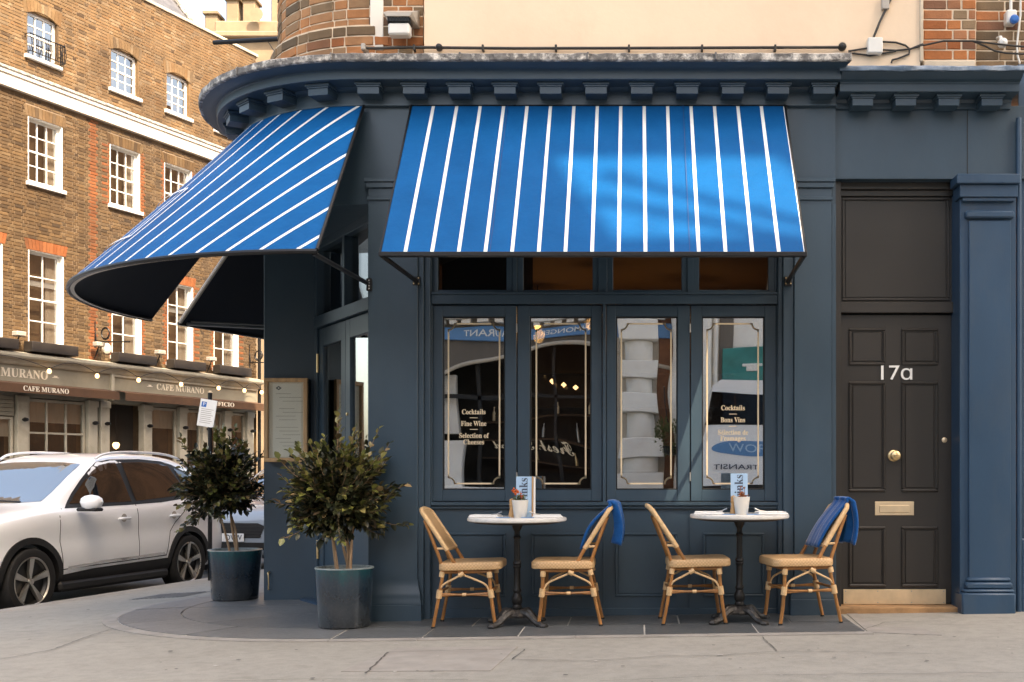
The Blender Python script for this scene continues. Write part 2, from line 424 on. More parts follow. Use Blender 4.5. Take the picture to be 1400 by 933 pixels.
mb = MB(); mb.box(-300, 300, -300, 300, ROAD_Z-0.3, ROAD_Z)
o = mb.build("road", "asphalt"); o["kind"] = "structure"
mb = MB()
ys = [-14+0.5*i for i in range(0, 116)]
rows = []
for y in ys:
    kx = kerb_x(y); xs = [kx+(-3.4-kx)*i/14 for i in range(15)] + [-3.4+0.9*i for i in range(1, 22)]
    rows.append([(x, y, G(x, y)) for x in xs])
mb.strip(rows)
mb.strip([[(kerb_x(y), y, kerb_z(y)) for y in ys], [(kerb_x(y)-0.001, y, ROAD_Z-0.05) for y in ys]])
o = mb.build("pavement", "pavement", smooth=True, fix=False); o["kind"] = "structure"; PAVE = o
def ground_piece(poly, lift, depth=0.02, sub=1):
    """flat piece lying on the ground, outline in (x,y)"""
    mb = MB(); n = len(poly)
    top = [(x, y, G(x, y)+lift) for x, y in poly]; bot = [(x, y, G(x, y)+lift-depth) for x, y in poly]
    mb.add(top+bot, [tuple(range(n))] + [(i, i+n, (i+1) % n+n, (i+1) % n) for i in range(n)])
    return mb
# road-side kerb stones (granite) along the side street
ks = link("kerb", bpy.data.meshes.new("kerb")); ks["kind"] = "structure"
y = -2.0
while y < 26:
    L = 0.9; y1 = y+L-0.012
    poly = [(kerb_x(y)-0.004, y), (kerb_x(y)+0.145, y), (kerb_x(y1)+0.145, y1), (kerb_x(y1)-0.004, y1)]
    mbk = MB()
    top = [(px_, py_, kerb_z(py_)+0.005) for px_, py_ in poly]; bot = [(px_, py_, ROAD_Z-0.03) for px_, py_ in poly]
    mbk.add(top+bot, [(0, 1, 2, 3), (0, 4, 5, 1), (1, 5, 6, 2), (2, 6, 7, 3), (3, 7, 4, 0)])
    mbk.build("kerb_stone", "kerb_stone", ks); y += L
# slate terrace round the corner: slabs follow the curved front
CX, CY, R0 = -1.98, 1.2, 1.2
TH_END = radians(111.2)
def path_pt(q, o):
    """point at distance q along the front (0 = start of the curve, negative = straight front to the right), o outwards"""
    if q <= 0: return (CX-q, CY-R0-o)
    arc = R0*TH_END
    if q <= arc:
        t = q/R0; return (CX-(R0+o)*sin(t), CY-(R0+o)*cos(t))
    t = TH_END; e = q-arc; return (CX-(R0+o)*sin(t)-cos(t)*e, CY-(R0+o)*cos(t)+sin(t)*e)
ter = link("slate_terrace", bpy.data.meshes.new("slate_terrace")); ter["kind"] = "structure"
def sector(q0, q1, o0, o1, lift, name, m, par, nq=None):
    nq = nq or max(1, int(abs(q1-q0)/0.12)+1)
    ring = [path_pt(q0+(q1-q0)*i/nq, o1) for i in range(nq+1)] + [path_pt(q1+(q0-q1)*i/nq, o0) for i in range(nq+1)]
    mb = MB(); nn = nq+1; vs = []; fs = []
    for i in range(nn):
        for oo in (o0, o1):
            x, y = path_pt(q0+(q1-q0)*i/nq, oo); vs.append((x, y, G(x, y)+lift))
    for i in range(nn):
        for oo in (o0, o1):
            x, y = path_pt(q0+(q1-q0)*i/nq, oo); vs.append((x, y, G(x, y)-0.02))
    k = 2*nn
    for i in range(nq):
        a = 2*i; fs += [(a, a+1, a+3, a+2), (a+1, k+a+1, k+a+3, a+3), (a, a+2, k+a+2, k+a)]
    fs += [(0, k, k+1, 1), (2*nq, 2*nq+1, k+2*nq+1, k+2*nq)]
    mb.add(vs, fs)
    return mb.build(name, m, par, fix=True)
mb = MB()
sector(-3.49, 4.2, -0.6, 0.955, 0.005, "grout_bed", "grout", ter, 70)
rq = random.Random(3)
q = -3.485
while q < -0.1:
    L = min(rq.uniform(0.62, 0.95), 0.0-q); L = L if q+L < -0.25 else -q
    sector(q+0.0055, q+L-0.0055, 0.462, 0.95, 0.010+rq.uniform(-.001, .001), "slate_slab", "slate", ter); q += L
q = -3.485; first = 0.42
while q < -0.1:
    L = first or rq.uniform(0.62, 0.95); first = None
    L = L if q+L < -0.25 else -q
    sector(q+0.0055, q+L-0.0055, -0.55, 0.450, 0.010+rq.uniform(-.001, .001), "slate_slab", "slate", ter); q += L
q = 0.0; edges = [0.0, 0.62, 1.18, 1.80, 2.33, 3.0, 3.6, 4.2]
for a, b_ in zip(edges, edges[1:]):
    sector(a+0.0055, b_-0.0055, 0.504, 0.95, 0.010+rq.uniform(-.001, .001), "slate_slab", "slate_sky_sheen", ter)
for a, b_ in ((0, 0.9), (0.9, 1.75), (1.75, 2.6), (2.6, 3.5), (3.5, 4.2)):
    sector(a+0.0055, b_-0.0055, -0.9, 0.492, 0.010+rq.uniform(-.001, .001), "slate_slab", "slate_sky_sheen", ter)
# pale stone border strip
bd = link("border_strip", bpy.data.meshes.new("border_strip")); bd["kind"] = "structure"
q = -3.52
while q < 4.0:
    L = rq.uniform(0.7, 1.1) if q < 0 else rq.uniform(0.35, 0.5)
    if q < 0 < q+L: L = -q
    sector(q+0.002, q+L-0.002, 0.957, 1.06, 0.007, "border_stone", "kerb_stone", bd); q += L
# repaired patches and a drain cover let into the pavement
pt = link("pavement_repairs", bpy.data.meshes.new("pavement_repairs")); pt["kind"] = "structure"
for poly in ([(-1.60, -2.2), (-0.78, -2.25), (-0.72, -1.38), (-1.46, -1.36)], [(1.62, -0.72), (1.64, 0.02), (1.56, 0.02), (1.52, -0.98), (1.95, -1.15), (1.90, -0.75)]):
    ground_piece(poly, 0.004).build("repair_patch", "pavement_patch", pt)
def gp(px_, py_):
    """pavement point seen at an image position"""
    x, y = 0.0, -1.0
    for _ in range(6):
        dd = (CAM_Z-G(x, y))*FPX/(py_-648); x, y = (px_-868)*dd/FPX, dd-8.5
    return x, y
rj = random.Random(17)
mat("joint_dirt", (0.085, 0.076, 0.067), rough=0.95, var=0.4, scale=12)
for ln, w_ in (([(700, 903), (800, 905), (900, 899), (980, 898), (1060, 892)], .007), ([(1062, 892), (1042, 872)], .006), ([(1062, 892), (1180, 893), (1290, 896)], .005), ([(500, 922), (531, 893)], .012), ([(531, 893), (640, 890), (718, 889)], .005),
               ([(718, 889), (700, 903)], .006), ([(0, 903), (70, 890), (130, 868), (158, 860)], .008), ([(300, 933), (420, 930), (640, 931)], .006), ([(820, 933), (1000, 925), (1400, 921)], .005), ([(1180, 862), (1210, 852), (1300, 850)], .005)):
    P_ = [Vector(gp(*q)) for q in ln]; Q_ = []
    for a_, b__ in zip(P_, P_[1:]):
        k_ = max(2, int((b__-a_).length/.05)); Q_ += [a_.lerp(b__, i/k_)+Vector((rj.uniform(-.006, .006), rj.uniform(-.006, .006))) for i in range(k_)]
    Q_.append(P_[-1]); rows = [[], []]
    for i, q in enumerate(Q_):
        t_ = (Q_[min(i+1, len(Q_)-1)]-Q_[max(i-1, 0)]).normalized(); n_ = Vector((-t_.y, t_.x))*w_*rj.uniform(.3, .7)
        for r_, s_ in ((0, 1), (1, -1)): p_ = q+n_*s_; rows[r_].append((p_.x, p_.y, G(p_.x, p_.y)+.0065))
    mb = MB(); mb.strip(rows); mb.build("joint", "joint_dirt", pt, fix=False)
mat("gum", (0.36, 0.34, 0.31), rough=0.9, var=0.3, scale=30); mat("gum_dark", (0.07, 0.065, 0.06), rough=0.9, var=0.3, scale=30)
for m_, n_ in (("gum", 46), ("gum_dark", 60)):
    mb = MB()
    for _ in range(n_):
        x, y = rj.uniform(-5, 4), rj.uniform(-3.2, -1.15); r_ = rj.uniform(.006, .016)
        if x < -3.2: y = rj.uniform(-3, 3)
        if (x+1.98)**2+(y-1.2)**2 < 2.3**2: continue
        mb.add([(x+r_*rj.uniform(.7, 1.2)*cos(k*pi/4), y+r_*rj.uniform(.7, 1.2)*sin(k*pi/4), G(x, y)+.0075) for k in range(8)], [tuple(range(8))])
    mb.build("gum_spots", m_, pt, kind="stuff", fix=False)
dcx, dcy = -4.42, 2.5
dc = thing("drain_cover", "grey patterned iron drain cover let into the pavement near the kerb", "drain cover", (dcx, dcy, G(dcx, dcy)))
def dq(u_, v_): ca, sa_ = cos(radians(12)), sin(radians(12)); return (dcx+u_*ca+v_*sa_, dcy-u_*sa_+v_*ca)
ground_piece([dq(-.27, -.24), dq(.27, -.24), dq(.27, .24), dq(-.27, .24)], 0.003).build("plate", "cast_iron", dc)
for i in range(11):
    u0 = -.25+i*.046; ground_piece([dq(u0, -.22), dq(u0+.026, -.22), dq(u0+.026, .22), dq(u0, .22)], 0.007, .006).build("rib", "cast_iron", dc)

# ================================================================== CORNER BUILDING (restaurant)
CB = thing("corner_restaurant", "dark blue corner restaurant front with curved cornice below cream and red brick upper wall", "building", (0, 0.3, 0))
STN = [(-3.455, None)] 
def stations(n_arc=44, tail=9.0, right=None):
    arc = R0*TH_END
    return [-3.455, -2.4, -1.2, 0.0] + [arc*i/n_arc for i in range(1, n_arc+1)] + [arc+1.5, arc+4, arc+tail]
def sweep(prof, name, m, parent, mitre=0.0, qs=None, smooth=True, closed=True):
    qs = qs or stations()
    mb = MB(); n = len(prof); vs = []
    for i, q in enumerate(qs):
        for oo, z in prof:
            qq = q - (mitre*(oo-0.235) if (i == 0 and oo > 0.235) else 0)
            x, y = path_pt(qq, oo); vs.append((x, y, z))
    fs = []
    rng = range(n) if closed else range(n-1)
    for i in range(len(qs)-1):
        for k in rng:
            k2 = (k+1) % n; fs.append((i*n+k, i*n+k2, (i+1)*n+k2, (i+1)*n+k))
    if closed: fs += [tuple(range(n)), tuple((len(qs)-1)*n+k for k in range(n))[::-1]]
    mb.add(vs, fs)
    return mb.build(name, m, parent, smooth=smooth)
H_B = 25.5
# cornice mouldings
CORN = sweep([(0.0, 3.9), (0.232, 3.9), (0.236, 3.904), (0.236, 3.956), (0.243, 3.960), (0.243, 3.964), (0.262, 3.966), (0.285, 3.970), (0.315, 3.979), (0.345, 3.983), (0.345, 3.99), (0.0, 3.99)], "cornice", "blue_paint", CB, 0.4)
# lead flashing in sheets over the cornice
arcL = R0*TH_END
lq = [-3.455, -2.55, -1.65, -0.75, 0.12, 0.75, 1.35, arcL, arcL+2, arcL+5]
for i, (a, b_) in enumerate(zip(lq, lq[1:])):
    nn = max(2, int((b_-a)/0.06)); qs = [a+0.001+(b_-a-0.002)*j/nn for j in range(nn+1)]
    rl = random.Random(i)
    mb = MB(); vs = []; fs = []; pr = [(-0.05, 3.99), (0.365, 3.985), (0.372, 3.992), (0.372, 4.032), (0.36, 4.04), (-0.05, 4.075)]
    n = len(pr)
    for j, q in enumerate(qs):
        w = rl.uniform(-.0035, .0035)
        for oo, z in pr:
            qq = q-(0.05 if (i == 0 and j == 0 and oo > .2) else 0)
            x, y = path_pt(qq, oo+(w if oo > .2 else 0)); vs.append((x, y, z+(w*.8 if z > 4.0 else 0)))
    for j in range(len(qs)-1):
        for k in range(n): fs.append((j*n+k, j*n+(k+1) % n, (j+1)*n+(k+1) % n, (j+1)*n+k))
    fs += [tuple(range(n)), tuple((len(qs)-1)*n+k for k in range(n))[::-1]]
    mb.add(vs, fs); mb.build("lead_sheet", "lead", CORN)
for q in lq[1:6]:
    mb = MB(); x, y = path_pt(q, 0.376); x2, y2 = path_pt(q, -0.03)
    mb.tube([(x, y, 3.99), (x, y, 4.035), (x2, y2, 4.083)], 0.009, 6); mb.build("lead_roll", "lead", CORN, smooth=True)
FRZ = sweep([(-0.05, 3.897), (0.03, 3.897), (0.03, 3.789), (0.042, 3.786), (0.042, 3.774), (0.02, 3.770), (-0.05, 3.770)], "frieze", "blue_paint", CB)
sweep([(0.03, 3.899), (0.075, 3.899), (0.06, 3.885), (0.034, 3.872), (0.03, 3.872)], "bed_moulding", "blue_paint", FRZ)
# the band behind the awnings
sweep([(-0.12, 3.770), (0.0, 3.770), (0.0, 3.06), (-0.12, 3.06)], "sign_band", "blue_paint", CB, qs=[-3.455, -1.5, 0.0] + [arcL*i/30 for i in range(1, 31)] + [arcL+9])
# modillion blocks
def modillion(parent, q=None, M=None):
    if M is None:
        x, y = path_pt(q, 0.028); x2, y2 = path_pt(q, 1.0); v = Vector((x2-x, y2-y, 0)).normalized()
        M = Matrix.Translation((x, y, 0)) @ Matrix.Rotation(atan2(v.y, v.x)+pi/2, 4, 'Z')
    mb = MB(M)
    mb.box(-0.078, 0.078, -0.142, 0.01, 3.818, 3.868, 0.002)
    mb.box(-0.086, 0.086, -0.150, 0.01, 3.868, 3.880, 0.002)
    mb.box(-0.096, 0.096, -0.160, 0.01, 3.880, 3.8985, 0.003)
    return mb.build("modillion", "blue_paint", parent)
qm = -(1127-868)*8.32/FPX - 1.98
q = qm
while q < arcL+4:
    modillion(FRZ, q); q += 0.3285 if q < -0.2 else 0.335
# upper walls: cream render, brick corner turret, brick piers
ZU = 4.05
mb = MB(); yw = 0.12
mb.box(fx(580, yw), fx(1258, yw), yw, yw+0.4, 3.9, H_B); CRM = mb.build("upper_wall", "cream_render", CB)
def brick_piece(L, name, m, parent, loc, rot, h=0.065, dpt=0.06, seed=0):
    key = ("b", round(L, 3), seed % 4)
    if key not in BR:
        rb = random.Random(seed % 4*77+int(L*1000)); mb = MB(); mb.box(-L/2, L/2, -0.012, dpt, -h/2, h/2, 0.004)
        mb.v = [v+Vector((rb.uniform(-.002, .002), rb.uniform(-.002, .002), rb.uniform(-.0015, .0015))) for v in mb.v]
        o = mb.build("brick", m); BR[key] = o.data; bpy.data.objects.remove(o)
    o = link(name, BR[key], parent, loc); o.rotation_euler = (0, 0, rot)
    o.material_slots[0].link = 'OBJECT'; o.material_slots[0].material = MATS[m]
    return o
BR = {}
def brick_panel(parent, x0, x1, y, z0, z1, mats, rnd, M=None, mort="mortar", top=None, big=False):
    """a flat face of single bricks, Flemish bond, in front of a mortar bed"""
    mb = MB(M); mb.box(x0, x1, y-0.0065, y+0.3, z0-0.02, (top or z1)); bed = mb.build("brick_backing", mort, parent)
    z = z0; row = 0
    while z < z1:
        x = x0-(0.16 if row % 2 else 0.0); k = row % 2
        while x < x1:
            L = 0.215 if k % 2 == 0 else 0.1025
            a = max(x, x0+0.002); b_ = min(x+L, x1-0.002)
            if b_-a > 0.03:
                p = Vector(((a+b_)/2, y, z+0.0325)); r_ = 0
                if M is not None: p = M @ p; r_ = M.to_euler().z
                brick_piece(round(b_-a, 2), "brick", rnd.choice(mats), parent, p, r_, seed=rnd.randrange(99))
            x += L+0.01; k += 1
        z += 0.0755; row += 1
rb = random.Random(11)
brick_panel(CRM, fx(505, 0.2), fx(579, 0.2), 0.2, ZU+0.02, 4.76, ["brick_orange", "brick_weathered", "brick_red"], rb, top=H_B)
brick_panel(CRM, fx(1262, 0.16), fx(1334, 0.16), 0.16, ZU+0.13, 4.76, ["brick_red", "brick_red", "brick_weathered"], rb, top=H_B)
brick_panel(CRM, fx(1334, 0.3), fx(1334, 0.3)+1.8, 0.3, ZU+0.1, 4.80, ["brick_weathered", "brick_red", "brick_weathered"], rb, top=H_B)
mb = MB(); mb.box(fx(1262, .14), fx(1334, .14), 0.135, 0.4, 3.95, ZU+0.12, 0.01); mb.box(fx(1334, .28), fx(1334, .28)+1.8, 0.275, 0.5, 3.95, ZU+0.09, 0.01); mb.build("brick_plinth_cap", "pale_stone", CRM)
mb = MB(); mb.box(fx(1257.5, .11), fx(1262, .11), 0.10, 0.4, ZU+0.1, 6, 0.004); mb.build("render_stop", "pale_stone", CRM)
mb = MB(); mb.box(fx(506, .18), fx(524, .18), 0.178, 0.19, 4.26, 4.66, 0.004); mb.build("white_patch", "stucco_white", CRM)
# turret: brick drum with a projecting weathered base
def drum(R, z0, z1, mats, top):
    TQ = [radians(-2+118*i/60) for i in range(61)]
    mb = MB(); mb.strip([[(CX-(R+0.0065)*sin(t), CY-(R+0.0065)*cos(t), z) for t in TQ] for z in (z0-0.02, top)])
    mb.strip([[(CX-r*sin(t), CY-r*cos(t), top) for t in TQ] for r in (R+0.0065, R-0.3)])
    mb.build("turret_backing", "mortar", TUR, fix=False)
    z = z0; row = 0
    while z < z1-0.02:
        a = -0.03-(0.10/R if row % 2 else 0); k = row % 2
        mm = mats(row)
        while a < radians(114):
            L = 0.215 if k % 2 == 0 else 0.1025
            t = a+L/2/R
            brick_piece(L, "brick", rb.choice(mm), TUR, (CX-R*sin(t), CY-R*cos(t), z+0.0325), -t, seed=rb.randrange(99))
            a += (L+0.011)/R; k += 1
        z += 0.0755; row += 1
mb = MB(); mb.lathe([(0.9, 4.0), (0.9, 4.02)], (CX, CY, 0), 48); TUR = mb.build("turret", "mortar", CB)
drum(1.015, ZU+0.02, ZU+0.40, lambda r: ["brick_weathered"] if r == 4 else ["brick_orange", "brick_orange", "brick_red"], ZU+0.40)
drum(0.955, ZU+0.40, ZU+1.0, lambda r: ["brick_orange", "brick_orange", "brick_orange", "brick_weathered"], H_B)
mb = MB(); rr = 0.955
tn = (sin(TH_END), cos(TH_END)); n_ = Vector((-tn[0], -tn[1], 0)); t_ = Vector((-cos(TH_END), sin(TH_END), 0))
p0 = Vector((CX, CY, 0))+n_*(rr-0.02)
mb.add([p0+Vector((0, 0, 3.9)), p0+t_*9+Vector((0, 0, 3.9)), p0+t_*9+Vector((0, 0, H_B)), p0+Vector((0, 0, H_B))], [(0, 1, 2, 3)])
mb.build("side_upper_wall", "brick_orange", CB, fix=False)
mb = MB(); mb.add([p0+t_*9+Vector((0, 0, -.4)), p0+t_*36+Vector((0, 0, -.4)), p0+t_*36+Vector((0, 0, 15.5)), p0+t_*9+Vector((0, 0, 15.5))], [(0, 1, 2, 3)]); mb.build("side_street_wall", "brick_orange", CB, fix=False)
# roof lid and back closure keep daylight out of the shell
mb = MB(); pp = [path_pt(q, -0.3) for q in (-4.8, 0, arcL*.35, arcL*.7, arcL, arcL+8.6)] + [(3.2, 9.0)]
mb.add([(x, y, H_B-0.05) for x, y in pp], [tuple(range(len(pp)))]); mb.build("roof", "slate_roof", CB, fix=False)
# brick pier with white downpipe further along the side wall
PJ = p0+t_*1.7
Mj = Matrix.Translation(PJ) @ Matrix.Rotation(-0.12, 4, 'Z')
mb = MB(); mb.box(PJ.x-0.55, PJ.x+0.5, PJ.y-0.0, PJ.y+0.6, 4.0, 9, 0.01); PR = mb.build("chimney_breast", "mortar", CB)
brick_panel(PR, PJ.x-0.55, PJ.x-0.02, PJ.y-0.012, 4.6, 5.75, ["brick_red", "brick_red", "brick_orange"], rb, top=5.75)
mb = MB(); mb.tube([(PJ.x-0.47, PJ.y-0.06, 4.1), (PJ.x-0.47, PJ.y-0.06, 8)], 0.022, 10); mb.build("downpipe", "white_paint", PR, smooth=True)

# ---- pilasters
def pilaster(x0, x1, ztop, zb, parent, y=-0.06, m="blue_paint", cap=True):
    mb = MB(); mb.box(x0, x1, y, 0.12, zb, ztop, 0.004); P = mb.build("pilaster", m, parent)
    if cap:
        mb = MB(); mb.box(x0-0.012, x1+0.012, y-0.018, 0.1, 3.165, 3.205, 0.004); mb.box(x0-0.024, x1+0.024, y-0.03, 0.1, 3.205, 3.232, 0.004); mb.build("capital", m, P)
        mb = MB(); mb.box(x0-0.008, x1+0.008, y-0.014, 0.1, 3.075, 3.10, 0.004); mb.build("necking", m, P)
    mb = MB(); mb.box(x0-0.035, x1+0.035, y-0.05, 0.1, zb-0.03, zb+0.125, 0.004); mb.build("plinth", m, P)
    mb = MB()
    mb.add([(x0-a, y-a*1.3, zb+z) for a, z in ((.03, .125), (.03, .15), (.024, .165), (.026, .185), (.02, .215), (.008, .255), (.004, .30), (.004, .31))] +
           [(x1+a, y-a*1.3, zb+z) for a, z in ((.03, .125), (.03, .15), (.024, .165), (.026, .185), (.02, .215), (.008, .255), (.004, .30), (.004, .31))],
           [(i, i+1, i+9, i+8) for i in range(7)])
    for xx, sg in ((x0, -1), (x1, 1)):
        mb.add([(xx+sg*a, yy, zb+z) for a, z in ((.03, .125), (.03, .15), (.024, .165), (.026, .185), (.02, .215), (.008, .255), (.004, .30), (.004, .31)) for yy in (y-a*1.3, 0.1)],
               [(2*i, 2*i+1, 2*i+3, 2*i+2) for i in range(7)])
    mb.build("base_moulding", m, P, smooth=True)
    return P
pilaster(fx(503, -.06), fx(571, -.06), 3.165, base_z(-1.75), CB)
pilaster(fx(1086, -.06), fx(1137, -.06), 3.165, base_z(1.3), CB)
for a, b_, y0_, y1_ in ((1137, 1144.8, -.02, .3), (571, 579, -.035, .1), (1071, 1085, -.035, .1), (580, 588, 0, .1), (1064, 1070, 0, .1)):
    mb = MB(); mb.box(fx(a, y0_), min(fx(b_, y0_), 1.475), y0_, y1_, -0.02, 3.06, 0.003); mb.build("window_surround", "blue_paint", CB)

# ---- shop window: four hinged sashes, four transom lights, panelled stall riser
yf = 0.05
xl, xr = fx(588, yf), fx(1064, yf)
z_sill, z_tb0, z_tb1 = fz(689, yf), fz(416, yf), fz(403, yf)
mb = MB(); mb.box(xl, xr, yf-0.015, yf+0.12, z_tb0, z_tb1, 0.003); mb.box(xl, xr, yf-0.03, yf+0.05, fz(403, yf), fz(400.5, yf), 0.002)
mb.box(xl, xr, yf, yf+0.1, 2.98, 3.10)
mb.build("transom_bar", "blue_paint", CB)
mb = MB(); mb.box(xl-0.01, xr+0.01, yf-0.03, yf+0.10, fz(691.5, yf), fz(686.5, yf), 0.003); mb.box(xl-0.01, xr+0.01, yf-0.012, yf+0.10, fz(696, yf), fz(692, yf), 0.003); mb.build("window_sill", "blue_paint", CB)
mb = MB(); mb.box(xl-.01, xr+.01, yf+0.012, yf+0.14, -0.03, fz(696, yf)); mb.build("stall_riser", "blue_paint", CB)
RIS = CB
def moulded_panel(parent, x0, x1, z0, z1, y, m, w=0.016, dpt=0.012, M=None):
    """recessed panel framed by a raised bolection moulding"""
    mb = MB(M)
    for (a, b_, c_, d_) in ((x0, x1, z1-w, z1), (x0, x1, z0, z0+w), (x0, x0+w, z0+w, z1-w), (x1-w, x1, z0+w, z1-w)):
        mb.box(a, b_, y-dpt, y+0.004, c_, d_, 0.004)
    f = mb.build("panel_moulding", m, parent)
    mb = MB(M); g = w+0.006
    mb.box(x0+g, x1-g, y-0.004, y+0.004, z0+g, z1-g, 0.003); mb.build("panel", m, f)
    return f
for a, b_ in ((608, 691), (726, 810), (841, 926), (961, 1045)):
    moulded_panel(CB, fx(a, yf), fx(b_, yf), fz(816, yf), fz(729, yf), yf+0.012, "blue_paint")
mb = MB(); mb.box(xl-.01, xr+.01, yf-0.004, yf+0.10, -0.03, 0.085, 0.004); mb.build("skirting", "blue_paint", CB)
for px_ in (708, 825, 943):
    mb = MB(); mb.box(fx(px_, yf)-0.004, fx(px_, yf)+0.004, yf+0.004, yf+0.05, 0.085, fz(699, yf), 0.002); mb.build("riser_bead", "blue_paint", CB)
SASH = [((591.5, 706), (605, 690.5)), ((707.5, 823), (724, 808.5)), ((829, 943), (842, 926.5)), ((944.5, 1061.5), (959.5, 1045.5))]
GZ0, GZ1 = fz(670, yf+.02), fz(433, yf+.02)
def notched(x0, x1, z0, z1, r=0.045):
    pts = []
    for (cx_, cz_, a0) in ((x0, z0, 90), (x1, z0, 180), (x1, z1, 270), (x0, z1, 0)):
        pass
    def arc(cx_, cz_, a0, a1): return [(cx_+r*cos(radians(a0+(a1-a0)*i/6)), cz_+r*sin(radians(a0+(a1-a0)*i/6))) for i in range(7)]
    g = 0.011
    pts += [(x0, z0+r+g)] + arc(x0, z0, 90, 0) + [(x0+r+g, z0), (x1-r-g, z0)] + arc(x1, z0, 180, 90) + [(x1, z0+r+g), (x1, z1-r-g)] + arc(x1, z1, 270, 180) + [(x1-r-g, z1), (x0+r+g, z1)] + arc(x0, z1, 0, -90) + [(x0, z1-r-g)]
    # move the arc ends onto the outline
    return pts
def line_mesh(pts, w, y, closed=True, M=None, t=0.0012):
    mb = MB(M); n = len(pts)
    for i in range(n if closed else n-1):
        a = Vector((pts[i][0], pts[i][1])); b_ = Vector((pts[(i+1) % n][0], pts[(i+1) % n][1])); d = b_-a
        if d.length < 1e-5: continue
        d.normalize(); nn = Vector((-d.y, d.x))*w/2; a = a-d*w*0.4; b_ = b_+d*w*0.4
        q = [a+nn, b_+nn, b_-nn, a-nn]
        mb.add([(p.x, y, p.y) for p in q]+[(p.x, y-t, p.y) for p in q], [(4, 5, 6, 7), (0, 1, 5, 4), (1, 2, 6, 5), (2, 3, 7, 6), (3, 0, 4, 7)])
    return mb
for i, ((a, b_), (ga, gb)) in enumerate(SASH):
    ys_ = yf+0.02
    x0, x1, g0, g1 = fx(a, ys_), fx(b_, ys_), fx(ga, ys_), fx(gb, ys_)
    zb_, zt_ = fz(685.5, ys_), fz(418, ys_)
    mb = MB()
    mb.box(x0, g0, ys_, ys_+0.05, zb_, zt_, 0.003); mb.box(g1, x1, ys_, ys_+0.05, zb_, zt_, 0.003)
    mb.box(g0, g1, ys_+0.0007, ys_+0.05, zb_, GZ0, 0.003); mb.box(g0, g1, ys_+0.0007, ys_+0.05, GZ1, zt_, 0.003)
    W = mb.build("window", "blue_paint", CB)
    mb = MB(); bw = 0.010
    for (p, q_, r_, s_) in ((g0, g1, GZ0, GZ0+bw), (g0, g1, GZ1-bw, GZ1), (g0, g0+bw, GZ0, GZ1), (g1-bw, g1, GZ0, GZ1)):
        mb.box(p, q_, ys_+0.012, ys_+0.03, r_, s_, 0.003)
    mb.build("glazing_bead", "black_paint", W)
    mb = MB(); mb.box(g0, g1, ys_+0.024, ys_+0.030, GZ0, GZ1); pane = mb.build("pane", "shop_glass", W)
    px0, px1 = [(612.5, 682.5), (733, 800.5), (849.5, 917.5), (967, 1037)][i]
    line_mesh(notched(fx(px0, ys_), fx(px1, ys_), fz(661.5, ys_), fz(442.5, ys_)), 0.0115, ys_+0.0235).build("gold_border", "letter_gold", W)
    if i in (0, 3):
        lines = (["Cocktails", "Fine Wine", "Selection of", "Cheeses"] if i == 0 else ["Cocktails", "Bons Vins", "Sélection de", "Fromages"])
        cx_ = fx(647, ys_) if i == 0 else fx(1002.5, ys_)
        yy = (563.5, 579.5, 596, 604.8) if i == 0 else (558, 574.5, 591.5, 599.8)
        wd = (0.175, 0.19, 0.222, 0.155) if i == 0 else (0.176, 0.182, 0.225, 0.19)
        for ln, py_, w_ in zip(lines, yy, wd):
            text("lettering", serif(ln), 0.052, face_M(cx_, ys_+0.0236, fz(py_, ys_)), "letter_gold", W, 0.0005, 0.0006, width=w_)
        for py_ in ((571.3, 587.2) if i == 0 else (566.2, 583)):
            mb = MB(); mb.box(cx_-0.029, cx_+0.029, ys_+0.0225, ys_+0.0237, fz(py_, ys_)-0.0025, fz(py_, ys_)+0.0025); mb.build("rule_line", "letter_gold", W)
    # hinges
    if i in (0, 2):
        for py_ in (449, 652):
            mb = MB(); mb.tube([(x1+0.003, ys_-0.004, fz(py_+6, ys_)), (x1+0.003, ys_-0.004, fz(py_-6, ys_))], 0.006, 8); mb.build("hinge", "steel", W, smooth=True)
for a, b_ in ((fx(823.8, yf), fx(828.3, yf)), (xl, fx(591, yf)), (fx(1062, yf), xr)):
    mb = MB(); mb.box(a, b_, yf-0.004, yf+0.09, z_sill, z_tb0, 0.003); mb.build("mullion", "blue_paint", CB)
for a, b_ in ((598, 692), (715, 810), (838, 932), (956, 1051)):
    x0, x1 = fx(a, yf), fx(b_, yf); z0, z1 = fz(396, yf), 2.96; ys_ = yf+0.02
    mb = MB(); e = 0.045
    mb.box(x0-e, x0, ys_, ys_+.06, z0-0.025, z1+.03, .003); mb.box(x1, x1+e, ys_, ys_+.06, z0-0.025, z1+.03, .003)
    mb.box(x0, x1, ys_+.0007, ys_+.06, z0-0.025, z0, .003); mb.box(x0, x1, ys_+.0007, ys_+.06, z1, z1+.03, .003)
    W = mb.build("transom_window", "blue_paint", CB)
    mb = MB(); mb.box(x0, x1, ys_+.03, ys_+.036, z0, z1); mb.build("pane", "transom_glass", W)
# gaps between the transom lights
for a, b_ in ((588, 590), (700.5, 706.5), (818, 830), (940, 948), (1059, 1064)):
    mb = MB(); mb.box(fx(a, yf), fx(b_, yf), yf+0.012, yf+0.1, z_tb1, 2.99, .002); mb.build("transom_mullion", "blue_paint", CB)

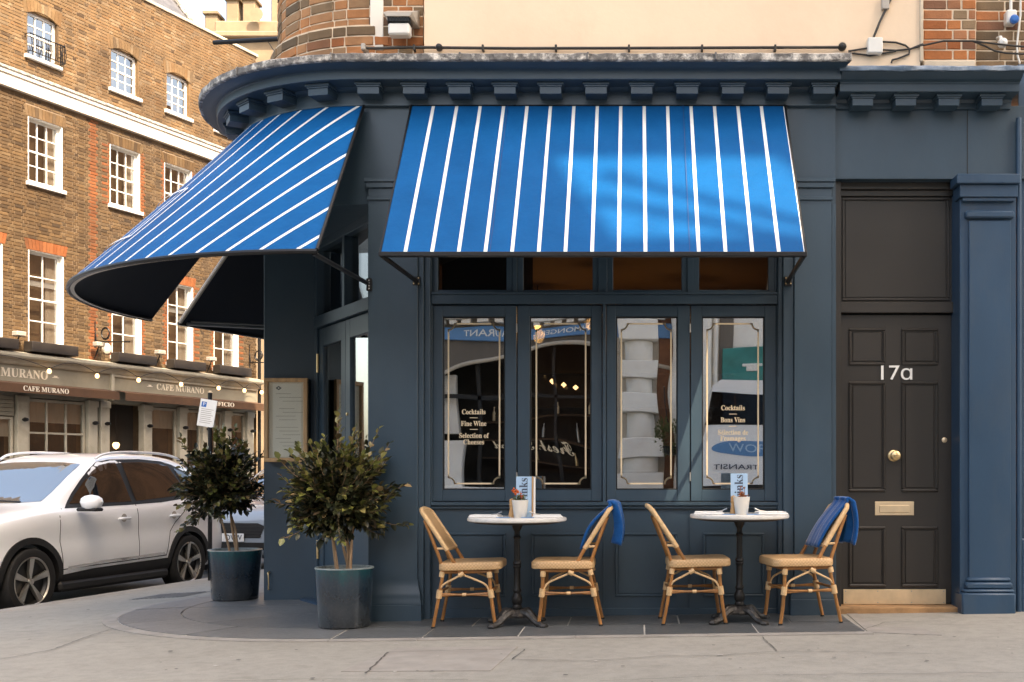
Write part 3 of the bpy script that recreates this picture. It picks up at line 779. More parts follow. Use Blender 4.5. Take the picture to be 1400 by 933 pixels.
# ---- room behind the glass
IN = thing("dining_room", "dim dining room with amber ceiling glow behind the shop windows", "interior", (0, 3.0, 0))
mb = MB(); mb.box(-1.85, 1.46, 5.2, 5.3, -0.02, 3.05); mb.box(1.47, 1.55, 0.25, 5.3, -0.02, 3.05); mb.build("back_wall", "interior_wall", IN)
mb = MB(); mb.box(-1.85, 1.46, 0.22, 5.2, 3.02, 3.06); mb.build("room_ceiling", "interior_ceiling", IN)
mb = MB(); mb.box(-1.9, 1.46, 0.2, 5.2, -0.03, 0.012); mb.build("room_floor", "interior_wood", IN)
mb = MB(); mb.box(-1.9, -1.82, 0.4, 5.2, -0.02, 3.05); mb.build("partition", "interior_wall", IN)
mb = MB(); mb.box(-1.1, 1.0, 4.0, 4.5, 0.012, 1.08, .01); mb.box(-1.2, 1.1, 3.95, 4.55, 1.08, 1.12, .01); mb.build("bar_counter", "interior_wood", IN)
mb = MB()
for zz in (1.45, 1.85, 2.25): mb.box(-1.2, 1.2, 4.95, 5.2, zz, zz+0.03)
mb.build("bar_shelf", "interior_wood", IN)
emit_mat("lamp_glow", (1.0, 0.55, 0.2), 3.0)
for lx, ly, lz, ll in ((-0.35, 2.2, 2.55, "amber pendant lamp closest to the glass in the dim dining room"), (0.55, 3.0, 2.55, "amber pendant lamp over the bar behind the lettered sash"), (-1.0, 3.4, 2.6, "amber pendant lamp by the dining room partition")):
    L = thing("pendant_lamp", ll, "lamp", (lx, ly, lz), "pendant lamps in the dining room")
    mb = MB(); mb.tube([(lx, ly, lz+0.07), (lx, ly, 3.02)], 0.006, 6); mb.build("cord", "black_metal", L)
    mb = MB(); mb.lathe([(0.02, 0.09), (0.05, 0.07), (0.075, 0.03), (0.08, 0)], (lx, ly, lz), 20); mb.build("shade", "black_metal", L, smooth=True)
    mb = MB(); mb.lathe([(0.0, -0.045), (0.028, -0.03), (0.036, 0.0), (0.02, 0.03)], (lx, ly, lz), 14); mb.build("bulb", "lamp_glow", L, smooth=True)
    ld = bpy.data.lights.new("pendant_light", 'POINT'); ld.energy = 1.0; ld.color = (1, 0.55, 0.22); ld.shadow_soft_size = 0.08
    lo = bpy.data.objects.new("pendant_light", ld); COL.objects.link(lo); lo.location = (lx, ly, lz+0.16) if False else (lx, ly, lz-0.1); lo.parent = L; lo.matrix_parent_inverse = Matrix.Translation((-lx, -ly, -lz))

# ---- corner entrance: return pier, double door in a splay, glazed transom
gz = base_z(-3)
mb = MB(); mb.box(-3.21, -2.75, 1.5, 2.1, gz-0.05, 3.2, 0.006); PIER = mb.build("entrance_pier", "blue_paint", CB)
mb = MB(); mb.box(-2.765, -2.745, 1.47, 1.56, gz, 2.6, .003); mb.build("door_stop", "blue_paint", PIER)
A_ = Vector((-1.93, 0.20, 0)); B_ = Vector((-2.75, 1.5, 0)); dl = (A_-B_).length; ang = atan2(A_.y-B_.y, A_.x-B_.x)
MDoor = Matrix.Translation(B_) @ Matrix.Rotation(ang, 4, 'Z')       # local x along the door from the pier, front = -y
zb0 = base_z(-2.4)+0.02
mb = MB(MDoor); mb.box(0, dl, -0.03, 0.12, 2.33, 2.43, .004); mb.box(0, 0.06, -0.02, 0.1, zb0, 3.1, .004); mb.box(dl-0.06, dl, -0.02, 0.1, zb0, 3.1, .004); mb.box(0, dl, -0.02, 0.1, 3.0, 3.2, .004); mb.box(dl*.5-.03, dl*.5+.03, -.02, .1, 2.43, 3.0, .003)
EF = mb.build("entrance_frame", "blue_paint", CB)
mb = MB(MDoor); mb.box(0.06, dl-0.06, 0.04, 0.05, 2.43, 3.0); mb.build("pane", "transom_glass", EF)
mb = MB(MDoor); mb.box(-0.02, dl+0.02, -0.14, 0.12, zb0-0.06, zb0, .004); mb.build("door_step", "blue_paint_worn", EF)
for k in (0, 1):
    a = 0.065 + k*(dl-0.13)/2; b_ = a+(dl-0.13)/2-0.004
    st = 0.11
    mb = MB(MDoor)
    mb.box(a, a+st, 0.0, 0.05, zb0+.01, 2.32, .003); mb.box(b_-st, b_, 0.0, 0.05, zb0+.01, 2.32, .003)
    mb.box(a+st, b_-st, 0.0007, 0.05, zb0+.01, zb0+.18, .003); mb.box(a+st, b_-st, 0.0007, 0.05, 2.17, 2.32, .003); mb.box(a+st, b_-st, 0.0007, 0.05, 0.72, 0.84, .003)
    mb.box(a+st, b_-st, 0.015, 0.04, zb0+.18, 0.72)
    D = mb.build("entrance_door", "blue_paint", CB)
    mb = MB(MDoor); mb.box(a+st, b_-st, 0.022, 0.028, 0.84, 2.17); mb.build("pane", "door_glass", D)
    hx = a+st*.5 if k else b_-st*.5
    mb = MB(MDoor); mb.lathe([(0.018, 0.0), (0.018, -0.012), (0.010, -0.02), (0.010, -0.045), (0.024, -0.055), (0.024, -0.075), (0.0, -0.085)], (hx, 0, 1.04), 14, axis='y'); mb.build("knob", "brass", D, smooth=True)
    if k == 0:
        for zz in (0.35, 1.95):
            mb = MB(MDoor); mb.tube([(a-0.002, -0.012, zz), (a-0.002, -0.012, zz+0.16)], 0.011, 8); mb.build("hinge", "brass", D, smooth=True)
    else:
        mb = MB(MDoor); mb.lathe([(0.013, 0), (0.013, -0.012), (0, -0.016)], (hx, 0, 1.56), 12, axis='y'); mb.build("lock", "brass", D, smooth=True)
# soffit above the entrance and dark lobby behind
mb = MB(); pp = [path_pt(arcL*i/16, -0.05) for i in range(17)]
mb.add([(x, y, 3.07) for x, y in pp]+[(-2.6, 2.0, 3.07), (-1.8, 0.3, 3.07)], [tuple(range(19))]); mb.build("entrance_soffit", "blue_paint", CB, fix=False)
mb = MB(MDoor); mb.box(-.1, dl+.1, 1.2, 1.25, 0, 3.1); mb.build("lobby_wall", "interior_wall", CB)
# side street wall of the shop
_p = path_pt(arcL, -0.02); Ms = Matrix(((0.362, 0.932, 0, _p[0]), (0.932, -0.362, 0, _p[1]), (0, 0, 1, 0), (0, 0, 0, 1)))   # local x back along the side street, y into the wall
mb = MB(Ms); mb.box(0.42, 9, 0.0, 0.3, -0.4, 3.1); mb.build("side_wall", "blue_paint", CB)
# brass door hook at the foot of the pier
mb = MB(); hx, hy, hz = -3.155, 1.485, fz(806, 1.48)
mb.tube([(hx, hy, hz), (hx, hy-0.03, hz), (hx+.004, hy-0.034, hz+.05), (hx, hy-.03, hz+.12), (hx-.006, hy-.02, hz+.14), (hx-.004, hy, hz+.145)], [.006, .006, .005, .005, .009, .012], 8)
mb.build("door_hook", "brass", PIER, smooth=True)

# ================================================================== NEIGHBOURING DOORWAY 17a
NB = thing("neighbouring_doorway", "blue doorway bay beside the restaurant with recessed dark door numbered 17a", "building", (2.1, 0.2, base_z(2)))
yn = 0.05
X0, X1 = 1.478, fx(1400, yn)+1.2
# cornice of the lower bay
prof = [(0.0, 3.77), (0.03, 3.77), (0.03, 3.81), (0.045, 3.83), (0.06, 3.835), (0.21, 3.835), (0.214, 3.838), (0.214, 3.888), (0.222, 3.892), (0.224, 3.9), (0.26, 3.91), (0.285, 3.925), (0.315, 3.945), (0.315, 3.96), (0.0, 3.96)]
XC1 = fx(1396, -.2)
mb = MB(); n = len(prof)
mb.add([(x, yn-o_, z) for x in (X0, XC1) for o_, z in prof], [(k, (k+1) % n, n+(k+1) % n, n+k) for k in range(n)] + [tuple(range(n)), tuple(range(2*n-1, n-1, -1))]); NC = mb.build("cornice", "blue_paint", NB)
mb = MB(); rows = []
for oo, z in ((-0.1, 4.0), (0.318, 3.985), (0.33, 3.975), (0.33, 3.95), (0.322, 3.945)):
    rows.append([(X0-0.02+(XC1+0.05-X0+.02)*i/24, yn-oo-random.uniform(-.004, .004), z+random.uniform(-.003, .003)) for i in range(25)])
mb.strip(rows); mb.build("lead_sheet", "lead_blue", NC, smooth=True)
for px_ in (1180, 1239, 1298, 1357):
    xx = fx(px_, -0.12)
    mb = MB(Matrix.Translation((xx, yn-0.03, -0.063))); mb.box(-0.075, 0.075, -0.13, 0.01, 3.815, 3.866, .002); mb.box(-.083, .083, -.138, .01, 3.866, 3.878, .002); mb.box(-.093, .093, -.148, .01, 3.878, 3.8975, .003); mb.build("modillion", "blue_paint", NC)
zdt = fz(245, yn)
mb = MB(); mb.box(X0, X1, yn, yn+0.3, zdt, 3.80, .003); mb.build("fascia_wall", "blue_paint", NB)
mb = MB(); mb.box(fx(1322, yn), fx(1322, yn)+0.006, yn-0.002, yn+.01, zdt+.02, 3.80); mb.build("fascia_joint", "black_paint", NB)
# frame
yd = 0.22
dx0, dx1 = fx(1147, yd), fx(1302, yd)
mb = MB(); mb.box(1.477, dx0-0.003, yn+0.06, yd+.06, 0, zdt, .003); mb.box(dx1+0.003, fx(1313, yn+.08), yn+0.08, yd+.06, base_z(2.2), zdt, .003)
mb.box(dx0-.003, dx1+.003, yd-0.07, yd+.06, fz(262, yd), fz(246, yd)+.08, .004); mb.box(dx0-.003, dx1+.003, yd-0.04, yd+.06, fz(270, yd), fz(262, yd), .003)
mb.box(dx0-.003, dx1+.003, yd-0.045, yd+.06, fz(429, yd), fz(414, yd), .004)
DF = mb.build("door_frame", "door_paint", NB)
mb = MB(); mb.box(dx0, dx1, yd-0.01, yd+.04, fz(414, yd), fz(270, yd)); 
OP = mb.build("overdoor_panel", "door_paint", NB)
moulded_panel(OP, dx0+0.02, dx1-0.025, fz(412, yd), fz(271, yd), yd-0.012, "door_paint", w=0.02)
# leaf
zl0, zl1 = fz(826, yd), fz(430.5, yd)
mb = MB(); mb.box(dx0+.004, dx1-.004, yd, yd+.045, zl0, zl1, .003); DR = mb.build("door", "door_paint", NB)
for (a, b_) in ((1160, 1210.5), (1232, 1282.5)):
    for (t, u_) in ((449, 500), (522, 673), (720, 803)):
        mb = MB(); x0, x1, z0, z1 = fx(a, yd), fx(b_, yd), fz(u_, yd), fz(t, yd); w = 0.022
        for i_, (aa, bb, cc, dd) in enumerate(((x0, x1, z1-w, z1), (x0, x1, z0, z0+w), (x0, x0+w, z0+w, z1-w), (x1-w, x1, z0+w, z1-w))):
            mb.box(aa, bb, yd-0.014, yd+.01, cc, dd, .007)
        f = mb.build("panel_moulding", "door_paint", DR)
        mb = MB(); mb.box(x0+w+.008, x1-w-.008, yd-0.007, yd+.005, z0+w+.008, z1-w-.008, .006); mb.build("panel", "door_paint", f)
text("numeral", "17\u0251", 0.155, face_M(fx(1223.5, yd), yd-0.008, fz(511, yd)), "letter_white_plain", DR, 0.004, 0.0004, width=0.235)
mb = MB(); mb.lathe([(0.043, 0.0), (0.043, -0.006), (0.036, -0.012), (0.016, -0.016), (0.014, -0.04), (0.03, -0.05), (0.038, -0.066), (0.034, -0.084), (0.018, -0.094), (0, -0.096)], (fx(1221.5, yd), yd, fz(623.5, yd)), 28, axis='y'); mb.build("knob", "brass", DR, smooth=True)
mb = MB(); mb.lathe([(0.02, 0.0), (0.02, -0.006), (0.013, -0.01), (0, -0.012)], (fx(1291, yd), yd, fz(602, yd)), 18, axis='y'); mb.build("lock", "brass_pale", DR, smooth=True)
mb = MB(); mb.box(fx(1196, yd), fx(1249.5, yd), yd-0.006, yd+.002, fz(705, yd), fz(686, yd), .003); LP = mb.build("letter_plate", "brass_pale", DR)
mb = MB(); mb.box(fx(1202, yd), fx(1243, yd), yd-0.011, yd, fz(701, yd), fz(691, yd), .003); mb.build("flap", "brass_pale", LP)
mb = MB(); mb.box(fx(1153, yd), fx(1293, yd), yd-0.005, yd+.002, fz(826.5, yd), fz(806, yd), .0015); KP = mb.build("kick_plate", "brass_pale", DR)
for px_ in (1156, 1200, 1246, 1290):
    for py_ in (808.5, 824):
        mb = MB(); mb.lathe([(0.005, -0.0052), (0.004, -0.0075), (0, -0.008)], (fx(px_, yd), yd, fz(py_, yd)), 8, axis='y'); mb.build("screw", "steel", KP)
mb = MB(); mb.box(1.477, fx(1316, .0), 0.03, yd+.1, base_z(2.0)-0.03, fz(829.5, .1), .006); mb.build("threshold", "threshold_stone", NB)
mb = MB(); mb.box(1.50, fx(1313, yn), yd+.10, yd+.14, 0, zdt+.1); mb.build("hall_wall", "black_paint", NB)
# panelled pilaster to the right
qx0, qx1 = fx(1313, -.02), fx(1390, -.02); zg = base_z(2.6)
mb = MB(); mb.box(qx0, qx1, -0.005, 0.3, zg, fz(248, 0), .004); QP = mb.build("pilaster", "blue_paint_worn", NB)
mb = MB(); mb.box(fx(1325, -.03), fx(1382, -.03), -0.03, 0.01, zg+.25, fz(303, 0), .004); mb.build("pilaster_panel", "blue_paint_worn", QP)
mb = MB(); mb.box(fx(1320, -.04), fx(1387, -.04), -0.05, 0.0, fz(300, 0), fz(290, 0), .012); mb.build("necking", "blue_paint_worn", QP, smooth=True)
mb = MB(); mb.box(fx(1312, -.05), fx(1391, -.05), -0.06, 0.1, fz(272, 0), fz(255, 0), .004); mb.box(fx(1316, -.04), fx(1387, -.04), -0.045, 0.1, fz(277, 0), fz(272, 0), .003); mb.box(fx(1308, -.08), fx(1395, -.08), -0.09, 0.1, fz(255, 0), fz(242, 0), .006); mb.build("capital", "blue_paint_worn", QP)
mb = MB(); mb.box(fx(1316, -.1), fx(1390, -.1), -0.09, 0.1, zg-.02, zg+.15, .012); mb.box(fx(1318, -.08), fx(1388, -.08), -0.075, 0.1, zg+.15, zg+.175, .01); mb.box(fx(1321, -.06), fx(1385, -.06), -0.06, 0.1, zg+.175, zg+.225, .012); mb.box(fx(1323, -.05), fx(1383, -.05), -0.045, 0.1, zg+.225, zg+.26, .014); mb.build("base_moulding", "blue_paint_worn", QP, smooth=True)
# next bay beyond
mb = MB(); mb.box(fx(1391, .1), X1+2, 0.08, 0.4, -0.1, 4.12, .004); mb.box(fx(1396, 0.02), X1+2, 0.02, 0.08, 0.0, 0.6, .01); mb.build("next_bay_wall", "blue_paint_worn", NB)
mb = MB(); mb.tube([(fx(1393, .02), 0.02, zg), (fx(1393, .02), 0.02, 3.7)], 0.02, 10); mb.build("downpipe", "blue_paint_worn", NB, smooth=True)

# ================================================================== AWNINGS
def stripe_mat(name, period=0.1695, width=0.0235, off=0.0):
    m, nt, b, out = newmat(name)
    uv = N(nt, "ShaderNodeUVMap"); uv.uv_map = "UVMap"
    sp = N(nt, "ShaderNodeSeparateXYZ"); nt.links.new(uv.outputs[0], sp.inputs[0])
    a = N(nt, "ShaderNodeMath", operation='ADD'); a.inputs[1].default_value = off; nt.links.new(sp.outputs[0], a.inputs[0])
    p = N(nt, "ShaderNodeMath", operation='PINGPONG'); p.inputs[1].default_value = period/2; nt.links.new(a.outputs[0], p.inputs[0])
    l = N(nt, "ShaderNodeMath", operation='LESS_THAN'); l.inputs[1].default_value = width/2; nt.links.new(p.outputs[0], l.inputs[0])
    co = coords(nt); n1 = tex(nt, co, 2.2, 5); n2 = tex(nt, co, 300, 2); n3 = tex(nt, co, 7, 3)
    blue = ramp(nt, n1, [(0.3, (0.0, 0.078, 0.235)), (0.7, (0.0, 0.102, 0.30))]).outputs[0]
    c = mixc(nt, l.outputs[0], blue, (0.80, 0.80, 0.78))
    nt.links.new(c, b.inputs['Base Color']); b.inputs['Roughness'].default_value = 0.42
    b.inputs['Specular IOR Level'].default_value = 0.06
    
    ad = N(nt, "ShaderNodeMath", operation='MULTIPLY_ADD'); ad.inputs[1].default_value = 0.15; nt.links.new(n2, ad.inputs[0]); nt.links.new(n3, ad.inputs[2])
    bump(nt, b, ad.outputs[0], 0.22, 0.03)
    return m
stripe_mat("awning_stripe", period=0.171, off=0.014)
stripe_mat("awning_stripe_cone", period=0.202)
mat("awning_underside", (0.008, 0.012, 0.022), rough=0.8, var=0.2)
def uv_mesh(name, rows, uvs, m, parent, thick=0.004, under="awning_underside"):
    """canvas sheet with UVs in metres and a dark lining"""
    n = len(rows[0]); vs = [Vector(p) for r in rows for p in r]; fs = [(i*n+k, i*n+k+1, (i+1)*n+k+1, (i+1)*n+k) for i in range(len(rows)-1) for k in range(n-1)]
    a_, b__, c__ = (vs[i] for i in fs[len(fs)//2][:3])
    if (b__-a_).cross(c__-a_).z < 0: fs = [f[::-1] for f in fs]
    me = bpy.data.meshes.new(name); me.from_pydata([tuple(v) for v in vs], [], fs)
    ul = me.uv_layers.new(name="UVMap"); fl = [w for r in uvs for w in r]
    for lp in me.loops: ul.data[lp.index].uv = fl[lp.vertex_index]
    me.materials.append(MATS[m]); me.polygons.foreach_set("use_smooth", [True]*len(me.polygons))
    o = link(name, me, parent)
    # lining a few millimetres behind
    me.calc_loop_triangles()
    nrm = [v.normal.copy() for v in me.vertices]
    me2 = bpy.data.meshes.new("lining"); me2.from_pydata([tuple(v-nrm[i]*thick) for i, v in enumerate(vs)], [], fs)
    me2.materials.append(MATS[under]); me2.polygons.foreach_set("use_smooth", [True]*len(me2.polygons))
    link("lining", me2, o)
    return o
AZT, AZB = 3.765, 2.495
# --- straight awning over the shop window
ax0, ax1 = fx(563, -.06), fx(1072.5, -.06); PRJ = 1.03; yT, yB = -0.055, -0.055-1.04
AW = thing("shop_awning", "blue awning with thin white stripes over the four-pane shop window", "awning", ((ax0+ax1)/2, -0.05, AZT))
nx, nv = 96, 24; rows = []; uvs = []
wa = ax1-ax0
for j in range(nv+1):
    v = j/nv; r = []; u_ = []
    for i in range(nx+1):
        x = ax0+wa*i/nx; sag = -0.020*sin(pi*v) - 0.006*sin(pi*v)*sin(x*7+v*3)
        wr = 0.006*noise.noise(Vector((x*3, v*1.8, 1)))*min(1, v*3) + 0.003*noise.noise(Vector((x*14, v*3, 5)))*v**2
        y = yT+(yB-yT)*v + sag*0.77; z = AZT+(AZB-AZT)*v + sag*0.64 + wr
        r.append((x, y, z)); u_.append((x-ax0, v))
    rows.append(r); uvs.append(u_)
uv_mesh("canvas", rows, uvs, "awning_stripe", AW)
mat("stitch", (0.004, 0.06, 0.20), rough=.7, bstr=0)
for xs_ in (ax0+.70, ax0+1.98):
    mb = MB(); rws = []
    for dx_ in (-.003, .003):
        rws.append([(xs_+dx_, yT+(yB-yT)*v_-.77*.020*sin(pi*v_)-.004, AZT+(AZB-AZT)*v_-.64*.020*sin(pi*v_)+.004) for v_ in [i/20 for i in range(21)]])
    mb.strip(rws); mb.build("seam", "stitch", AW, fix=False)
mb = MB(); mb.box(ax0-.012, ax1+.012, yB-0.012, yB+0.035, AZB-0.024, AZB+0.006, .004); mb.build("front_bar", "black_metal", AW)
mb = MB(); mb.tube([(ax0-.004, yT, AZT+.006), (ax0-.004, yB, AZB+.004)], 0.008, 6); mb.build("edge_trim", "black_metal", AW, smooth=True)
mb = MB(); mb.tube([(ax1+.004, yT, AZT+.006), (ax1+.004, yB, AZB+.004)], 0.008, 6); mb.build("edge_trim", "black_metal", AW, smooth=True)
mb = MB(); mb.tube([(ax0-.02, -0.03, AZT-.01), (ax1+.02, -0.03, AZT-.01)], 0.028, 12); mb.build("roller", "black_metal", AW, smooth=True)
for xx in (fx(570, -.03), fx(1077, -.03)):
    sg = -1 if xx < 0 else 1
    xe = ax0+0.01 if sg < 0 else ax1-0.01
    zz = fz(385, -.04)
    mb = MB(); mb.tube([(xe, yB+.01, AZB-.02), (xx, -0.05, zz)], 0.016, 8); mb.build("arm", "black_metal", AW, smooth=True)
    mb = MB(); mb.box(xx-0.028, xx+0.028, -0.062, -0.03, zz-0.035, zz+0.035, .004); br = mb.build("bracket", "black_metal", AW)
    for dx_ in (-0.018, 0.018):
        for dz_ in (-0.02, 0.02):
            mb = MB(); mb.lathe([(0.006, -0.062), (0.005, -0.066), (0, -0.067)], (xx+dx_, 0, zz+dz_), 8, axis='y'); mb.build("bolt", "brass", br)
# --- curved awning round the corner entrance: a cone cut from striped cloth
RT, RB = R0+0.055, 2.50; T0, T1 = radians(0.0), radians(107); CZB = 2.475
CW = thing("corner_awning", "blue awning with thin white stripes curving round the corner entrance", "awning", (*path_pt(1.1, 0.0), AZT))
sl = sqrt((RB-RT)**2+(AZT-CZB)**2); sa = (RB-RT)/sl; tm = (T0+T1)/2
nt_, nv = 120, 20; rows = []; uvs = []
for j in range(nv+1):
    v = j/nv; r = []; u_ = []
    for i in range(nt_+1):
        t = T0+(T1-T0)*i/nt_; R = RT+(RB-RT)*v - 0.012*sin(pi*v); z = AZT+(CZB-AZT)*v - 0.006*sin(pi*v) + 0.002*noise.noise(Vector((t*7, v*3, 4)))
        r.append((CX-R*sin(t), CY-R*cos(t), z)); rho = R/sa; ph = (t-tm)*sa
        u_.append((rho*sin(ph)+0.05, rho*cos(ph)))
    rows.append(r[::-1]); uvs.append(u_[::-1])
CV = uv_mesh("canvas", rows, uvs, "awning_stripe_cone", CW)
def cone_pt(t, v, off=0.0):
    R = RT+(RB-RT)*v; nz_ = (RB-RT)/sl; nr = (AZT-CZB)/sl
    R += nr*off; return (CX-R*sin(t), CY-R*cos(t), AZT+(CZB-AZT)*v+nz_*off)
mb = MB(); mb.tube([cone_pt(T0+(T1-T0)*i/60, 1.0, -0.012) for i in range(61)], 0.017, 8); mb.build("front_bar", "black_metal", CW, smooth=True)
mb = MB()
for i in range(60):
    a, b_ = T0+(T1-T0)*i/60, T0+(T1-T0)*(i+1)/60
    for t in (a,): pass
mb.strip([[(CX-(RB-o_)*sin(T0+(T1-T0)*i/60), CY-(RB-o_)*cos(T0+(T1-T0)*i/60), CZB-0.016) for i in range(61)] for o_ in (0.0, 0.05)]); mb.build("hem_band", "plastic_grey", CW, smooth=True)
for t, nm in ((T0, "edge_trim"), (T1, "edge_trim")):
    mb = MB(); mb.tube([cone_pt(t, 0), cone_pt(t, 1)], 0.012, 8); mb.build(nm, "black_metal", CW, smooth=True)
# white printed frame on the middle of the cone
def cone_line(pts, w, name):
    mb = MB()
    for (ta, va), (tb, vb) in zip(pts, pts[1:]):
        k = 8; rws = [[], []]
        for i in range(k+1):
            t = ta+(tb-ta)*i/k; v = va+(vb-va)*i/k; p = Vector(cone_pt(t, v, 0.004)); p2 = Vector(cone_pt(ta+(tb-ta)*(i+.1)/k, va+(vb-va)*(i+.1)/k, 0.004))
            d = (p2-p).normalized(); nn = Vector((-sin(t)*.72, -cos(t)*.72, .69)); s_ = d.cross(nn).normalized()*w/2
            rws[0].append(p+s_); rws[1].append(p-s_)
        mb.strip(rws)
    mb.build(name, "letter_white_plain", CV, fix=False)
cone_line([(tm-.23, .50), (tm+.23, .50), (tm+.19, .80), (tm-.19, .80), (tm-.23, .50)], 0.02, "printed_frame")
# support arms of the curved awning
mb = MB(); p = cone_pt(T0+.01, 1.0, -.03); mb.tube([p, (fx(503, -.06), -0.07, fz(388, -.06))], 0.016, 8); mb.build("arm", "black_metal", CW, smooth=True)
mb = MB(); zz = fz(390, -.06); xx = fx(505, -.07); mb.box(xx-.02, xx+.02, -0.085, -0.06, zz-.045, zz+.045, .004); br = mb.build("bracket", "black_metal", CW)
for k in range(4):
    mb = MB(); mb.lathe([(0.006, -0.085), (0.005, -0.089), (0, -0.09)], (xx, 0, zz-.03+.02*k), 8, axis='y'); mb.build("bolt", "steel", br)
pb = cone_pt(T1, 1.0, -.03)
# --- third awning on the side street
SW = thing("side_street_awning", "blue striped awning on the side street wall seen from below beyond the corner", "awning", Ms @ Vector((0.6, -0.05, 3.7)))
rows = []; uvs = []; s0_, s1_ = 0.10, 3.6
for j in range(9):
    v = j/8; rows.append([Ms @ Vector((s0_+(s1_-s0_)*i/30, -0.075-1.16*v, AZT+(CZB-AZT)*v)) for i in range(31)]); uvs.append([((s1_-s0_)*i/30, v) for i in range(31)])
uv_mesh("canvas", rows, uvs, "awning_stripe", SW)
mb = MB(Ms); mb.box(s0_-.01, s1_, -0.075-1.19, -0.075-1.15, CZB-.025, CZB+.008, .004); mb.build("front_bar", "black_metal", SW)
mb = MB(Ms); mb.tube([(s0_, -.075, AZT), (s0_, -.075-1.16, CZB)], 0.018, 8); mb.build("edge_trim", "plastic_grey", SW, smooth=True)
mb = MB(Ms); mb.tube([(s0_+.05, -1.2, CZB-.01), (s0_+1.1, -0.62, CZB+.03), (s0_+.3, -0.06, CZB+.04)], 0.015, 8); mb.tube([(s0_+.10, -1.2, CZB+.02), (s0_+1.1, -0.66, CZB+.06)], 0.008, 8); mb.build("arm", "steel", SW, smooth=True)

# ================================================================== FITTINGS ON THE UPPER WALL
yl = 0.19
vx0, vx1 = fx(525, .05), fx(569, .05)
VL = thing("bulkhead_lamp", "grey metal bulkhead floodlight with louvred front on the brick pier", "lamp", ((vx0+vx1)/2, yl, fz(30, .1)))
mb = MB(); mb.add([(vx0, -0.0, fz(17, 0)), (vx1-.02, 0.0, fz(17, 0)), (vx1, yl, fz(15, .19)), (vx0+.0, yl, fz(15, .19)), (vx0+.03, -0.0, fz(22, 0)), (vx1-.04, 0, fz(22, 0)), (vx1, yl, fz(40, .19)), (vx0+.03, yl, fz(40, .19))], [(0, 1, 2, 3), (0, 4, 5, 1), (1, 5, 6, 2), (3, 2, 6, 7), (0, 3, 7, 4), (4, 7, 6, 5)]); mb.build("hood", "plastic_grey", VL)
mb = MB(); mb.box(vx0+.035, vx1-.045, 0.02, 0.12, fz(47, .02), fz(31, .02), .012); mb.build("diffuser", "plastic_white", VL)
for k in range(15):
    mb = MB(); xx = vx0+.035+k*(vx1-vx0-.085)/14; mb.box(xx-.003, xx+.003, 0.012, 0.03, fz(29.5, .02), fz(23, .02)); mb.build("louvre_fin", "black_metal", VL)
mb = MB(); mb.box(vx0+.03, vx1-.04, 0.03, 0.12, fz(31, .03), fz(22, .03)); mb.build("lamp_housing", "black_metal", VL)
PC = thing("wall_pipe", "thin dark conduit running along the foot of the cream wall above the lead", "pipe", (0, 0.1, 4.25))
mb = MB(); pts = [(fx(497, .08), 0.09, fz(66, .09)), (fx(512, .08), 0.09, fz(66.5, .09)), (fx(560, .08), 0.09, fz(65, .09)), (fx(700, .08), 0.09, fz(66.5, .09)), (fx(900, .08), 0.09, fz(66, .09)), (fx(1150, .08), 0.09, fz(65, .09))]
mb.tube(pts, 0.0115, 8); mb.build("conduit", "cable", PC, smooth=True)
mb = MB(); mb.lathe([(0.0, -0.03), (0.02, -.024), (0.03, -.008), (0.03, .02)], (fx(1152, .07), 0.08, fz(64, .08)), 16, axis='y'); mb.build("end_box", "black_metal", PC, smooth=True)
mb = MB(); mb.lathe([(0.0, -0.03), (0.02, -.024), (0.026, -.008), (0.026, .02)], (fx(600, .07), 0.08, fz(65, .08)), 16, axis='y'); mb.build("end_box", "black_metal", PC, smooth=True)
mb = MB(); mb.box(fx(494, .07), fx(500, .07), 0.05, 0.2, fz(70, .08), fz(61, .08), .006); mb.build("end_cap", "plastic_grey", PC)
for px_ in (566, 660, 760, 860, 960, 1060):
    mb = MB(); mb.box(fx(px_, .08)-.008, fx(px_, .08)+.008, 0.072, 0.125, fz(70, .09), fz(62, .09), .003); mb.build("clip", "cable", PC)
JB = thing("junction_box", "small white square junction box on the cream wall with black cables", "junction box", (fx(1196, .1), 0.1, fz(63, .1)))
mb = MB(); mb.box(fx(1186, .08), fx(1206, .08), 0.05, 0.125, fz(74, .08), fz(53, .08), .006); mb.build("box_body", "plastic_white", JB)
mb = MB(); mb.tube([(fx(1194, .08), 0.10, fz(53, .08)), (fx(1203, .08), 0.09, fz(30, .08)), (fx(1215, .08), 0.1, fz(5, .08)), (fx(1222, .08), 0.1, fz(-10, .08))], 0.009, 8); mb.build("cable", "cable", JB, smooth=True)
mb = MB(); mb.box(fx(1206, .08), fx(1216, .08), 0.08, 0.122, fz(12, .08), fz(-4, .08), .004); mb.build("cable_clamp", "plastic_grey", JB)
BC = thing("black_cables", "tangle of black cables crossing from the cream wall to the brickwork", "cables", (fx(1290, .1), 0.12, fz(60, .1)))
for pts in ([(1186, 66), (1160, 70)], [(1206, 57), (1225, 58), (1238, 62), (1244, 67), (1262, 62), (1290, 56), (1330, 56), (1370, 59), (1400, 62), (1420, 62)], [(1206, 68), (1225, 69), (1245, 67), (1262, 60)],
            [(1330, 56), (1350, 62), (1362, 68), (1378, 71), (1400, 72), (1420, 71)], [(1244, 67), (1243, 74), (1228, 80), (1220, 82), (1219, 86)], [(1160, 72), (1190, 76), (1225, 70)]):
    yy = [0.105 if p_[0] < 1334 else 0.13 for p_ in pts]
    mb = MB(); mb.tube([(fx(a, .1), yy[i], fz(b_, .1)) for i, (a, b_) in enumerate(pts)], 0.0075, 7); mb.build("cable", "cable", BC, smooth=True)
SK = thing("weatherproof_socket", "white weatherproof plug socket with blue cap hanging on the brickwork", "socket", (fx(1382, .2), 0.25, fz(25, .2)))
ysk = 0.24
